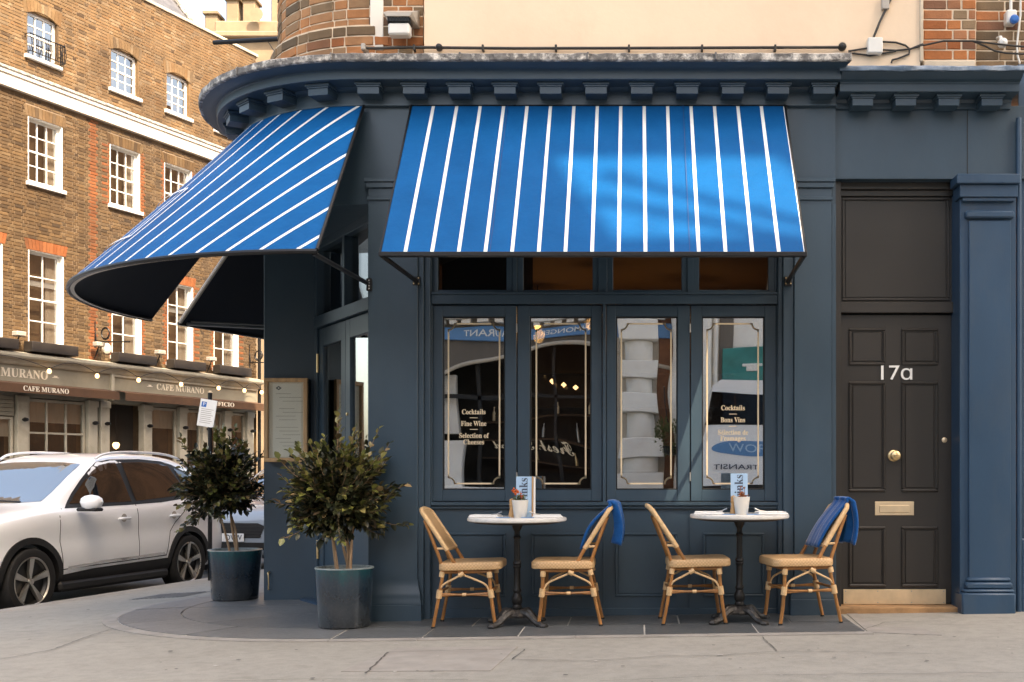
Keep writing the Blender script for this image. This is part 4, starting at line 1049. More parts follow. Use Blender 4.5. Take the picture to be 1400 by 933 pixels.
mb = MB(); mb.box(fx(1375, ysk), fx(1389, ysk), ysk-.03, 0.31, fz(34, ysk), fz(15, ysk), .01); mb.build("socket_body", "plastic_white", SK)
mb = MB(); mb.lathe([(0.03, 0.0), (0.034, -.03), (0.02, -.045), (0, -.047)], (fx(1384, ysk), ysk-.025, fz(30, ysk)), 18, axis='y'); mb.build("socket_cap", "plastic_blue", SK, smooth=True)
mb = MB(); mb.tube([(fx(1382, ysk), ysk, fz(15, ysk)), (fx(1382, ysk), ysk, fz(-5, ysk))], 0.012, 8); mb.build("socket_cable", "plastic_white", SK, smooth=True)
SL = thing("security_lamp", "small round white lamp on a stub arm above the black cable", "lamp", (fx(1370, .2), 0.28, fz(60, .2)))
mb = MB(); mb.lathe([(0.0, -.05), (0.03, -.04), (0.036, -.02), (0.036, 0.0), (0.02, .02)], (fx(1370, .2), .20, fz(60, .2)), 18, axis='y'); mb.build("lamp_head", "plastic_white", SL, smooth=True)
mb = MB(); mb.tube([(fx(1370, .2), .20, fz(58, .2)), (fx(1369, .2), .22, fz(50, .2)), (fx(1369, .2), .30, fz(46, .2))], 0.014, 8); mb.build("stub_arm", "plastic_white", SL, smooth=True)
WC = thing("white_cable", "thin white cable dropping down the brick wall to the lead roof", "cable", (fx(1392, .25), 0.27, fz(40, .25)))
mb = MB(); mb.tube([(fx(a, .25), 0.262, fz(b_, .25)) for a, b_ in ((1396, -8), (1396, 20), (1393, 42), (1391, 62), (1392, 76), (1395, 86))], 0.008, 8); mb.build("cable", "plastic_white", WC, smooth=True)
# flag pole and its stay
FP = thing("flag_pole", "dark bare horizontal pole jutting from the building over the side street", "pole", (-2.6, 2.3, 5.25))
mb = MB(); pe = Vector((-4.15, 2.9, 5.33)); ps = Vector((-2.6, 2.3, 5.20)); mb.tube([ps, ps.lerp(pe, .5)+Vector((0, 0, -.01)), pe], 0.022, 10); mb.build("pole", "black_metal", FP, smooth=True)
mb = MB(); mb.tube([ps.lerp(pe, .62), (-2.9, 2.3, 4.3)], 0.004, 5); mb.build("stay_wire", "cable", FP)

# ================================================================== MENU CASE ON THE PIER
ym = 1.38
MC = thing("menu_case", "oak framed glazed menu case with white menu sheets on the blue pier", "menu case", (fx(390, ym), 1.5, fz(575, ym)))
x0, x1, z0, z1 = fx(360.5, ym), fx(420, ym), fz(632, ym), fz(517, ym); w = 0.035
mb = MB(); mb.box(x0+.003, x1-.003, ym+.035, 1.5, z0+.003, z1-.003, .004); mb.build("case_back", "black_paint", MC)
for (a, b_, c_, d_) in ((x0, x1, z1-w, z1), (x0, x1, z0, z0+w), (x0, x0+w, z0+w, z1-w), (x1-w, x1, z0+w, z1-w)):
    mb = MB(); mb.box(a, b_, ym, ym+.036, c_, d_, .004); mb.build("frame_rail", "oak", MC)
mb = MB(); mb.box(x0+w, x1-w, ym+.03, ym+.034, z0+w, z1-w); mb.build("backing_paper", "stucco_white", MC)
mb = MB(); mb.box(x0+w+.035, x1-w-.02, ym+.026, ym+.029, z0+w+.01, z1-w-.012, .0005); SH = mb.build("menu_sheet", "paper", MC)
for k in range(15):
    if k in (3, 8): continue
    mb = MB(); zz = z1-w-.10-k*.032; xa = x0+w+.06; mb.box(xa+.03*(k % 3), xa+.03*(k % 3)+.13+.02*((k*7) % 4), ym+.0255, ym+.0262, zz, zz+.004); mb.build("text_line", "plastic_grey", SH)
mb = MB(); cx_, cz_ = x0+w+.085, z1-w-.05
for r_ in (0.022, 0.014): line_part = line_mesh([(cx_-r_, cz_), (cx_, cz_+r_*.7), (cx_+r_, cz_), (cx_, cz_-r_*.7)], .005, ym+.0258); mb.v += line_part.v; n0 = len(mb.v)-len(line_part.v); mb.f += [tuple(i+n0 for i in f) for f in line_part.f]
mb.build("emblem", "letter_dark", SH)
glass_mat("case_glass", 0.06, (0.93, 0.93, 0.9), wav=0.0)
mb = MB(); mb.box(x0+w, x1-w, ym+.012, ym+.015, z0+w, z1-w); mb.build("pane", "case_glass", MC)

# ================================================================== BISTRO CHAIRS
mat("rattan_brown", (0.33, 0.14, 0.038), rough=0.38, var=0.35, scale=9, fine=60, bstr=0.1, kind='object', dirt=(0.13, 0.06, 0.02), dirt_amt=0.4)
mat("rattan_pale", (0.66, 0.43, 0.22), rough=0.5, var=0.15, scale=30, fine=120, bstr=0.2, kind='object')
m, nt, b, out = newmat("rattan_weave")
t = N(nt, "ShaderNodeTexCoord"); ck = N(nt, "ShaderNodeTexChecker"); ck.inputs['Scale'].default_value = 85
nt.links.new(t.outputs['Object'], ck.inputs['Vector']); n1 = tex(nt, coords(nt, 'object'), 12, 5)
c = mixc(nt, ck.outputs['Fac'], (0.64, 0.42, 0.22), (0.50, 0.30, 0.14)); c = mixc(nt, ramp(nt, n1, [(0.35, (0, 0, 0)), (0.7, (0.5,)*3)]).outputs[0], c, (0.52, 0.31, 0.15))
nt.links.new(c, b.inputs['Base Color']); b.inputs['Roughness'].default_value = 0.5; bump(nt, b, ck.outputs['Fac'], 0.25, 0.002)
mat("rubber_black", (0.012, 0.012, 0.012), rough=0.7, bstr=0)
def spl(pts, n=6):
    """smooth curve through points"""
    P = [Vector(p) for p in pts]; out = []
    for i in range(len(P)-1):
        a, b_, c_, d = P[max(i-1, 0)], P[i], P[i+1], P[min(i+2, len(P)-1)]
        for k in range(n):
            s = k/n; out.append(0.5*((2*b_)+(c_-a)*s+(2*a-5*b_+4*c_-d)*s*s+(3*b_-a-3*c_+d)*s**3))
    return out+[P[-1]]
def make_chair():
    t = thing("bistro_chair", "", "chair", (0, 0, 0), "rattan bistro chairs at the pavement tables")
    ROOT.pop(t)
    for s in (-1, 1):
        mb = MB(); mb.tube(spl([(-.24, s*.19, 0.008), (-.205, s*.187, .18), (-.172, s*.182, .36), (-.178, s*.18, .44), (-.235, s*.176, .60), (-.292, s*.168, .745)]), 0.0122, 10)
        L = mb.build("rear_post", "rattan_brown", t, smooth=True)
        mb = MB(); mb.lathe([(.0145, 0), (.0145, .012)], (-.24, s*.19, 0), 10); mb.build("foot_cap", "rubber_black", L)
        mb = MB(); mb.tube(spl([(.192, s*.19, 0.008), (.176, s*.188, .10), (.160, s*.186, .25), (.152, s*.184, .40)]), 0.0130, 10)
        L = mb.build("front_leg", "rattan_brown", t, smooth=True)
        mb = MB(); mb.lathe([(.0155, 0), (.0155, .012)], (.192, s*.19, 0), 10); mb.build("foot_cap", "rubber_black", L)
        mb = MB(); mb.tube(spl([(-.040, s*.196, .370), (-.09, s*.193, .455), (-.14, s*.188, .54)]), 0.0125, 10); mb.build("diagonal_brace", "rattan_brown", t, smooth=True)
        # arched thin braces
        mb = MB(); mb.tube(spl([(-.196, s*.187, .255), (-.165, s*.19, .30), (-.10, s*.193, .335), (-.035, s*.196, .368)]), 0.0072, 8); mb.tube(spl([(-.035, s*.196, .368), (.04, s*.193, .338), (.12, s*.19, .30), (.150, s*.187, .255)]), 0.0072, 8); mb.build("arched_brace", "rattan_pale", t, smooth=True)
        mb = MB(); mb.tube(spl([(-.20, s*.186, .235), (-.02, s*.192, .228), (.162, s*.186, .236)]), 0.0088, 8); mb.tube(spl([(-.20, s*.186, .222), (-.02, s*.192, .230), (.162, s*.186, .219)]), 0.0075, 8); mb.build("side_stretcher", "rattan_brown", t, smooth=True)
        for p_, q_, r_ in (((-.199, s*.187, .205), (-.190, s*.187, .262), .0205), ((.166, s*.187, .205), (.158, s*.187, .262), .0205), ((-.178, s*.183, .352), (-.171, s*.182, .388), .019),
                           ((.155, s*.185, .345), (.152, s*.185, .384), .0195), ((-.055, s*.198, .362), (-.022, s*.198, .378), .018), ((-.035, s*.192, .229), (-.008, s*.192, .229), .0125)):
            mb = MB(); mb.tube([p_, q_], r_, 10); mb.build("binding", "rattan_pale", t, smooth=True)
        mb = MB(); mb.tube([(-.21, s*.178, .548), (-.135, s*.186, .548)], 0.008, 8); mb.build("arm_stub", "rattan_pale", t, smooth=True)
    for x in (-.195, .160):
        mb = MB(); mb.tube([(x, -.187, .245), (x, .187, .245)], 0.0095, 8); mb.build("cross_stretcher", "rattan_brown", t, smooth=True)
    # seat rail and woven seat
    mb = MB(); mb.tube([(-.17, -.18, .386), (-.17, .18, .386), (.165, .187, .386), (.165, -.187, .386), (-.17, -.18, .386)], 0.0125, 8); mb.build("seat_rail", "rattan_brown", t, smooth=True)
    rows = []
    nn = 22
    prof = [(0.0, .398), (.014, .395), (.021, .400), (.023, .412), (.022, .438), (.017, .447), (.004, .4515), (-.02, .452), (-.08, .449), (-.14, .446), (-.19, .445)]
    ring = []
    hx, hy, rc = .195, .195, .045
    for (cx_, cy_, a0) in ((hx-rc, hy-rc, 0), (-hx+rc, hy-rc, 90), (-hx+rc, -hy+rc, 180), (hx-rc, -hy+rc, 270)):
        for k in range(7):
            a = radians(a0+90*k/6); ring.append((cx_, cy_, cos(a), sin(a)))
    vs = []; fs = []; n = len(ring)
    for d_, z in prof:
        for cx_, cy_, ca, sa_ in ring:
            r_ = rc+d_
            if r_ >= 0: p = (cx_+r_*ca, cy_+r_*sa_)
            else:
                k = max(0, 1+(r_)/0.15); p = (cx_*k, cy_*k)
            vs.append((p[0]+.018, p[1], z + (0.004 if p[0] > .1 else 0)))
    for i in range(len(prof)-1):
        for k in range(n): fs.append((i*n+k, i*n+(k+1) % n, (i+1)*n+(k+1) % n, (i+1)*n+k))
    fs += [tuple(range(n))[::-1], tuple((len(prof)-1)*n+k for k in range(n))]
    mb = MB(); mb.add(vs, fs); mb.build("seat", "rattan_weave", t, smooth=True)
    # woven back panel with wrapped frame, arched top
    def bp(u, v):           # u -1..1 across, v 0..1 up
        top = 1-0.10*abs(u)**3.2; v2 = v*top
        x = -.135-.185*v2-.012*(1-u*u); z = .535+.285*v2; return Vector((x, u*(.186-.018*v2), z))
    fr, bk = [], []
    for j in range(15):
        fr.append([bp(-1+2*i/16, j/14)+Vector((.007, 0, .004)) for i in range(17)]); bk.append([bp(-1+2*i/16, j/14)-Vector((.007, 0, .004)) for i in range(17)])
    mb = MB(); mb.strip(fr); mb.strip([r[::-1] for r in bk]); mb.build("back_panel", "rattan_weave", t, smooth=True, fix=False)
    out_ = [bp(-1, j/10) for j in range(11)] + [bp(-1+2*i/14, 1) for i in range(1, 14)] + [bp(1, 1-j/10) for j in range(11)]
    mb = MB(); mb.tube(out_, 0.0165, 10); mb.build("back_frame", "rattan_pale", t, smooth=True)
    mb = MB(); mb.tube([bp(-1+2*i/10, 0) for i in range(11)], 0.012, 8); mb.build("back_rail", "rattan_pale", t, smooth=True)
    return t
CH_Y = -0.335
def chx(px_): return (px_-868)*(8.5+CH_Y)/FPX
ch = make_chair()
chairs = [(645, 0, "rattan bistro chair with bare backrest, left of the table with orange flowers"),
          (776, 180, "rattan bistro chair with blue blanket, at the table with orange flowers"),
          (951, 2, "rattan bistro chair with bare backrest, at the table with the dark red plant"),
          (1092, 190, "rattan bistro chair with blue blanket, beside the door numbered 17a")]
allch = []
for i, (px_, a, lab) in enumerate(chairs):
    c_ = ch if i == 0 else copy_tree(ch)
    c_["label"] = lab
    x = chx(px_)
    cy_ = CH_Y-(.07 if i == 3 else 0)
    c_.location = (x*(8.5+cy_)/(8.5+CH_Y), cy_, G(x, cy_)+0.010); c_.rotation_euler = (0, -0.0142 if abs(a) < 90 else 0.0142, radians(a)); allch.append(c_)
# ---- blankets over two chair backs
mat("wool_blue", (0.003, 0.080, 0.27), rough=0.95, var=0.18, scale=25, fine=220, bstr=0.6, kind='object', sheen=0.4, spec=0.15)
def blanket(chair, label, seed, front, back, w0, w1, bl=.012, bt=.026):
    r_ = random.Random(seed)
    # profile in the chair's x-z plane: up the front of the backrest, over the top, down behind
    top = Vector((-.322, 0, .835)); f0 = Vector((-.112, 0, .528))
    pts = []; fdir = (f0-top).normalized(); nrm = Vector((.82, 0, .57))
    for k in range(14):
        f = k/13; bul = .012+bl*sin(pi*min(1, f*1.1))
        pts.append(top+fdir*front*(1-f)+nrm*bul)
    for k in range(1, 9):
        a = radians(35+145*k/8); pts.append(top+Vector((-.008+.040*cos(a), 0, -.004+.036*sin(a))))
    last = pts[-1]
    for k in range(1, 12): pts.append(last+Vector((-.020*sin(pi*k/11), 0, -back*k/11)))
    n = 20; outer, inner = [], []
    for i, p in enumerate(pts):
        s = i/(len(pts)-1); ro, ri = [], []
        for k in range(n+1):
            u_ = -1+2*k/n; wd = w0+(w1-w0)*s; y = u_*wd+0.01*sin(s*5+seed)
            fold = 0.010*sin(u_*7+seed+s*2.2)+0.006*sin(u_*15+s*3)
            fold *= (0.5 if i < 14 else 1.3) * (0.4+s)
            dz = -0.014*abs(u_)**2*(1 if i > 16 else .3)+0.012*noise.noise(Vector((u_*2, s*4, seed)))*(s > .6 or s < .15)
            q = p+Vector((fold, y, dz)); tang = (pts[min(i+1, len(pts)-1)]-pts[max(i-1, 0)]).normalized(); nn = Vector((tang.z, 0, -tang.x))
            th = bt*(1-0.5*abs(u_)**6)
            if nn.length == 0: nn = Vector((0, 0, 1))
            ro.append(q-nn*th); ri.append(q)
        outer.append(ro); inner.append(ri)
    mb = MB(); N_ = n+1; m_ = len(pts)
    mb.strip(outer); mb.strip([r[::-1] for r in inner])
    o1 = [r[0] for r in outer]; i1 = [r[0] for r in inner]; o2 = [r[-1] for r in outer]; i2 = [r[-1] for r in inner]
    mb.strip([o1, i1]); mb.strip([o2, i2]); mb.strip([outer[0], inner[0]]); mb.strip([outer[-1], inner[-1]])
    me_o = mb.build("blanket", "wool_blue", None, smooth=True)
    bm = bmesh.new(); bm.from_mesh(me_o.data); bmesh.ops.remove_doubles(bm, verts=bm.verts, dist=0.0005); bmesh.ops.recalc_face_normals(bm, faces=bm.faces); bm.to_mesh(me_o.data); bm.free()
    me_o.location = chair.location; me_o.rotation_euler = chair.rotation_euler
    tag(me_o, label, "blanket")
    return me_o
blanket(allch[1], "folded blue wool blanket over the chair facing the orange flowers", 1, 0.37, 0.27, 0.15, 0.14, .036, .032)
blanket(allch[3], "thick blue wool blanket over the chair beside the door numbered 17a", 4, 0.38, 0.29, 0.135, 0.135, .016, .030)

# ================================================================== CAFE TABLES
m, nt, b, out = newmat("marble")
co = coords(nt); n1 = tex(nt, co, 6, 8, 0.7); wv = tex(nt, co, 14, 6, 0.8)
c = ramp(nt, n1, [(0.35, (0.62, 0.60, 0.56)), (0.55, (0.72, 0.70, 0.66)), (0.7, (0.55, 0.54, 0.52))]).outputs[0]
nt.links.new(c, b.inputs['Base Color']); b.inputs['Roughness'].default_value = 0.25
mat("iron_black", (0.014, 0.013, 0.012), rough=0.45, metal=0.4, var=0.4, scale=20, fine=70, bstr=0.3, kind='object')
mat("iron_worn", (0.05, 0.046, 0.042), rough=0.5, metal=0.5, var=0.5, scale=30, fine=70, bstr=0.4, kind='object', dirt=(0.2, 0.18, 0.16), dirt_amt=0.5)
mat("table_rim", (0.02, 0.017, 0.015), rough=0.5)
def make_table():
    t = thing("cafe_table", "", "table", (0, 0, 0), "round marble cafe tables"); ROOT.pop(t)
    mb = MB(); mb.lathe([(0, .724), (.335, .724), (.345, .730), (.3475, .740), (.345, .750), (.337, .754), (0, .754)], n=72); mb.build("tabletop", "marble", t, smooth=True)
    mb = MB(); mb.lathe([(0, .706), (.25, .708), (.30, .716), (.305, .7235), (0, .7235)], n=48); mb.build("under_plate", "table_rim", t, smooth=True)
    pr = [(.026, .10), (.034, .115), (.034, .13), (.028, .142), (.037, .16), (.038, .19), (.028, .21), (.024, .225), (.030, .235), (.030, .245), (.0225, .26), (.0225, .395), (.027, .40), (.029, .41), (.024, .418), (.030, .43), (.027, .444), (.021, .45), (.0195, .60), (.025, .606), (.026, .616), (.0195, .624), (.0185, .655), (.027, .668), (.036, .69), (.04, .708)]
    mb = MB(); mb.lathe(pr, n=24); mb.build("column", "iron_black", t, smooth=True)
    mb = MB(); mb.lathe([(.085, .055), (.092, .07), (.075, .085), (.05, .10), (.03, .112), (.0, .113)], n=32, wob=lambda w, z: 1+.06*cos(8*w)); mb.build("base_dome", "iron_worn", t, smooth=True)
    for k in range(4):
        a = radians(38+90*k); ca, sa_ = cos(a), sin(a)
        pts = spl([(.05, .085), (.10, .082), (.145, .058), (.185, .028), (.225, .020), (.25, .014)], 5)
        mb = MB(); mb.tube([(p[0]*ca, p[0]*sa_, p[1]) for p in [(q.x, q.y) if False else (q[0], q[1]) for q in [Vector((x_, z_, 0)) for x_, z_ in [(v.x, v.y) for v in spl([(.05, .085, 0), (.10, .082, 0), (.145, .058, 0), (.185, .028, 0), (.225, .020, 0), (.25, .014, 0)], 5)]]]], [.032-.0006*i for i in range(26)], 8); f = mb.build("foot", "iron_worn", t, smooth=True)
        mb = MB(); mb.lathe([(0, .0), (.026, .002), (.030, .012), (.022, .026), (0, .032)], (.25*ca, .25*sa_, 0), 14, wob=lambda w, z: 1+.15*cos(5*w)); mb.build("toe", "iron_worn", f, smooth=True)
        mb = MB(); p_ = Vector((.11*ca, .11*sa_, .10)); mb.tube(spl([(.07*ca, .07*sa_, .088), (.11*ca, .11*sa_, .107), (.15*ca, .15*sa_, .078), (.165*ca, .165*sa_, .055)]), [.006+.004*sin(i/18*pi) for i in range(19)], 6); mb.build("scroll", "iron_worn", f, smooth=True)
    return t
TB_Y = -0.40
tb = make_table(); tabs = []
for i, (px_, lab) in enumerate(((707, "round white marble cafe table holding the orange flowers"), (1011, "round white marble cafe table holding the dark red plant"))):
    t = tb if i == 0 else copy_tree(tb); t["label"] = lab
    x = (px_-868)*(8.5+TB_Y)/FPX; t.location = (x, TB_Y, G(x, TB_Y)+0.010); t.rotation_euler = (0, 0, radians(14 if i == 0 else 0)); tabs.append(t)
mat("ceramic_white", (0.72, 0.68, 0.61), rough=0.35, var=0.05, scale=8, kind='object')
mat("soil", (0.10, 0.055, 0.025), rough=1.0, var=0.5, scale=60, fine=120, bstr=0.8)
mat("flower_orange", (0.62, 0.11, 0.015), rough=0.6, var=0.3, scale=60, kind='object', bstr=0)
mat("leaf_small", (0.09, 0.11, 0.03), rough=0.6, var=0.4, scale=40, kind='object', bstr=0)
mat("leaf_red", (0.30, 0.09, 0.025), rough=0.6, var=0.5, scale=40, kind='object', bstr=0)
mat("card_blue", (0.38, 0.56, 0.74), rough=0.6, var=0.04, bstr=0)
mat("card_blue_dark", (0.10, 0.26, 0.50), rough=0.6, var=0.04, bstr=0)
mat("linen", (0.80, 0.79, 0.77), rough=0.9, var=0.04, scale=30, bstr=0.15)
mat("mill_wood", (0.58, 0.32, 0.13), rough=0.45, var=0.2, scale=8, kind='object')
for i, t in enumerate(tabs):
    tx, ty, tz = t.location.x, t.location.y, t.location.z+0.754
    nm = "table with orange flowers" if i == 0 else "table with the dark red plant"
    # pot + plant
    ox, oy = tx+(0.028 if i == 0 else 0.008), ty-0.07
    pot = MB(); pot.lathe([(0.0, 0), (.040, 0), (.044, .006), (.058, .118), (.0585, .122), (.055, .122), (.052, .105), (0, .105)], (ox, oy, tz), 28)
    tag(pot.build("flower_pot", "ceramic_white", None, smooth=True, at=(ox, oy, tz)), "white tapered flower pot on the "+nm, "flower pot")
    pl = thing("potted_flower", "small potted plant with orange blooms in a white pot" if i == 0 else "small withered dark red plant in a white pot", "plant", (ox, oy, tz+.1))
    mb = MB(); mb.lathe([(0, .104), (.052, .105), (.03, .112), (0, .115)], (ox, oy, tz), 16); mb.build("soil", "soil", pl)
    rp = random.Random(40+i)
    mbs, mbl, mbf = MB(), MB(), MB()
    for k in range(11 if i == 0 else 9):
        a = rp.uniform(0, 2*pi); rr_ = rp.uniform(.0, .035); h = rp.uniform(.03, .06) if i == 0 else rp.uniform(.015, .05)
        if k < 2 and i == 1: h = .085
        p0_ = Vector((ox+rr_*cos(a)*.5, oy+rr_*sin(a)*.5, tz+.108)); p1_ = Vector((ox+rr_*1.5*cos(a), oy+rr_*1.5*sin(a), tz+.108+h))
        mbs.tube([p0_, p0_.lerp(p1_, .5)+Vector((.004, 0, .004)), p1_], .002, 5)
        for j in range(5):
            q = p0_.lerp(p1_, rp.uniform(.3, 1)); d = Vector((rp.uniform(-1, 1), rp.uniform(-1, 1), rp.uniform(-.2, .7))).normalized(); s_ = d.orthogonal().normalized()
            L = rp.uniform(.016, .028); mbl.add([q, q+d*L*.5+s_*L*.28, q+d*L, q+d*L*.5-s_*L*.28], [(0, 1, 2, 3)])
    if i == 0:
        for (dx_, dz_, n_) in ((-.034, .185, 26), (-.012, .165, 16), (.0, .145, 8)):
            for k in range(n_):
                q = Vector((ox+dx_, oy-.01, tz+dz_))+Vector((rp.uniform(-.02, .02), rp.uniform(-.018, .018), rp.uniform(-.016, .016))); d = Vector((rp.uniform(-1, 1), rp.uniform(-1, .3), rp.uniform(-.5, 1))).normalized(); s_ = d.orthogonal().normalized(); L = .017
                mbf.add([q, q+d*L*.5+s_*L*.4, q+d*L, q+d*L*.5-s_*L*.4], [(0, 1, 2, 3)])
            mbs.tube([(ox+dx_*.3, oy, tz+.108), (ox+dx_, oy-.01, tz+dz_)], .002, 5)
        mbf.build("blooms", "flower_orange", pl, fix=False)
    mbs.build("stems", "leaf_small" if i == 0 else "leaf_red", pl); mbl.build("leaves", "leaf_small" if i == 0 else "leaf_red", pl, fix=False)
    # pepper mill
    mx, my = tx-.027 if i == 0 else tx-.045, ty-.02
    if i == 0: mx = tx-.035
    mb = MB(); mb.lathe([(.0, 0), (.022, 0), (.023, .02), (.017, .045), (.0145, .07), (.018, .085), (.02, .09), (.016, .097), (.019, .112), (.014, .126), (.004, .130), (0, .134)], (mx, my, tz), 18)
    tag(mb.build("pepper_mill", "mill_wood", None, smooth=True, at=(mx, my, tz)), "small turned wooden pepper mill on the "+nm, "pepper mill")
    # drinks card in a stand
    kx0, kx1 = (tx-.012, tx+.098) if i == 0 else (tx-.058, tx+.062)
    ky = ty+.03
    cd = thing("drinks_card", "tall pale blue drinks card standing on the "+nm, "menu", ((kx0+kx1)/2, ky, tz))
    mb = MB(Matrix.Translation((0, ky, tz)) @ Matrix.Rotation(radians(-4), 4, 'X')); mb.box(kx0, kx1, 0, .004, 0, .285, .001); mb.build("card", "card_blue", cd)
    if i == 0:
        mb = MB(Matrix.Translation((0, ky, tz)) @ Matrix.Rotation(radians(-4), 4, 'X')); mb.box(kx1+.001, kx1+.012, -.004, .012, 0, .285, .001); mb.build("card_spine", "oak", cd)
        mb = MB(Matrix.Translation((0, ky, tz)) @ Matrix.Rotation(radians(-4), 4, 'X')); mb.box(kx1+.013, kx1+.026, .0, .012, 0, .283, .001); mb.build("card_edge", "paper", cd)
    text("lettering", serif("Drinks"), .085, Matrix.Translation((0, ky, tz)) @ Matrix.Rotation(radians(-4), 4, 'X') @ face_M((kx0+kx1)/2, -.0012, .165, None, pi/2), "letter_dark", cd, .0004, 0, width=.22)
    # folded napkins with cutlery, blue place cards
    for sg in (-1, 1):
        nx_ = tx+sg*.215
        nk = thing("folded_napkin", "folded white napkin %s, %s" % ("by the bare chair" if sg < 0 else "by the blanket chair", nm), "napkin", (nx_, ty-.03, tz))
        Mn = Matrix.Translation((nx_, ty-.03, tz)) @ Matrix.Rotation(radians(sg*5), 4, 'Z')
        mb = MB(Mn); mb.box(-.105, .105, -.09, .09, .0005, .010, .004); mb.box(-.10, .095, -.085, .08, .010, .019, .004); mb.build("cloth", "linen", nk, smooth=False)
        mb = MB(Mn); mb.tube([(-sg*.05, -.05, .021), (-sg*.09, -.055, .026), (-sg*.125, -.058, .042)], [.004, .0035, .006], 6); mb.build("fork_handle", "steel", nk, smooth=True)
        mb = MB(); mb.box(tx+sg*.085-.045, tx+sg*.085+.045, ty-.15, ty-.03, tz+.0005, tz+.003); tag(mb.build("place_card", "card_blue_dark", None, at=None), "flat blue card lying %s the pot on the %s" % ("left of" if sg < 0 else "right of", nm), "card")

# ================================================================== PLANTERS AND SHRUBS
m, nt, b, out = newmat("glazed_pot")
t = N(nt, "ShaderNodeTexCoord"); sp = N(nt, "ShaderNodeSeparateXYZ"); nt.links.new(t.outputs['Object'], sp.inputs[0])
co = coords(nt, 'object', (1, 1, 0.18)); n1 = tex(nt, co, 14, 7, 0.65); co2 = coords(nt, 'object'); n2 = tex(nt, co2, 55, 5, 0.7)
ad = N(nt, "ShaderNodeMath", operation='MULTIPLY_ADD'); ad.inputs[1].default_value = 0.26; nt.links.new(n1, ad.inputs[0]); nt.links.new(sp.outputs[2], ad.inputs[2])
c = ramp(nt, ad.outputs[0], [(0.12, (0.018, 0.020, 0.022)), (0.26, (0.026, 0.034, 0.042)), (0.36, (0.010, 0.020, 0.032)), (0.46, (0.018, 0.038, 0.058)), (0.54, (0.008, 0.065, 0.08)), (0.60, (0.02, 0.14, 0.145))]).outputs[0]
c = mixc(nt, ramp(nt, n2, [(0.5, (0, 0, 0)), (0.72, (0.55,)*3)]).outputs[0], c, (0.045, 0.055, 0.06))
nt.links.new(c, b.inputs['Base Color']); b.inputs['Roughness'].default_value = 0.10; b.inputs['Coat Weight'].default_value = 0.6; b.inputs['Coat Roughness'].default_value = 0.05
bump(nt, b, n2, 0.18, 0.004)
mat("pot_rim", (0.22, 0.26, 0.26), rough=0.3, var=0.3, scale=20, kind='object')
mat("bark_pale", (0.34, 0.22, 0.13), rough=0.85, var=0.25, scale=14, fine=60, bstr=0.3, kind='object')
m, nt, b, out = newmat("laurel_leaf")
g = N(nt, "ShaderNodeNewGeometry"); at_ = N(nt, "ShaderNodeAttribute", attribute_name="young")
old = ramp(nt, g.outputs['Random Per Island'], [(0, (0.018, 0.021, 0.012)), (0.45, (0.034, 0.039, 0.017)), (0.8, (0.062, 0.066, 0.025)), (1, (0.13, 0.085, 0.045))]).outputs[0]
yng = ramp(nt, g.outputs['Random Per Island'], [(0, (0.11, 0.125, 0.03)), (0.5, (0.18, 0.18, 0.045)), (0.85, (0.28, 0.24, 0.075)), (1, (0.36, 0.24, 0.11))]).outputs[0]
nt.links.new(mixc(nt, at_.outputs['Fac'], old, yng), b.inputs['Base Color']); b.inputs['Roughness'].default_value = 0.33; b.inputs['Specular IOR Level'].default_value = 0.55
b.inputs['Subsurface Weight'].default_value = 0.0
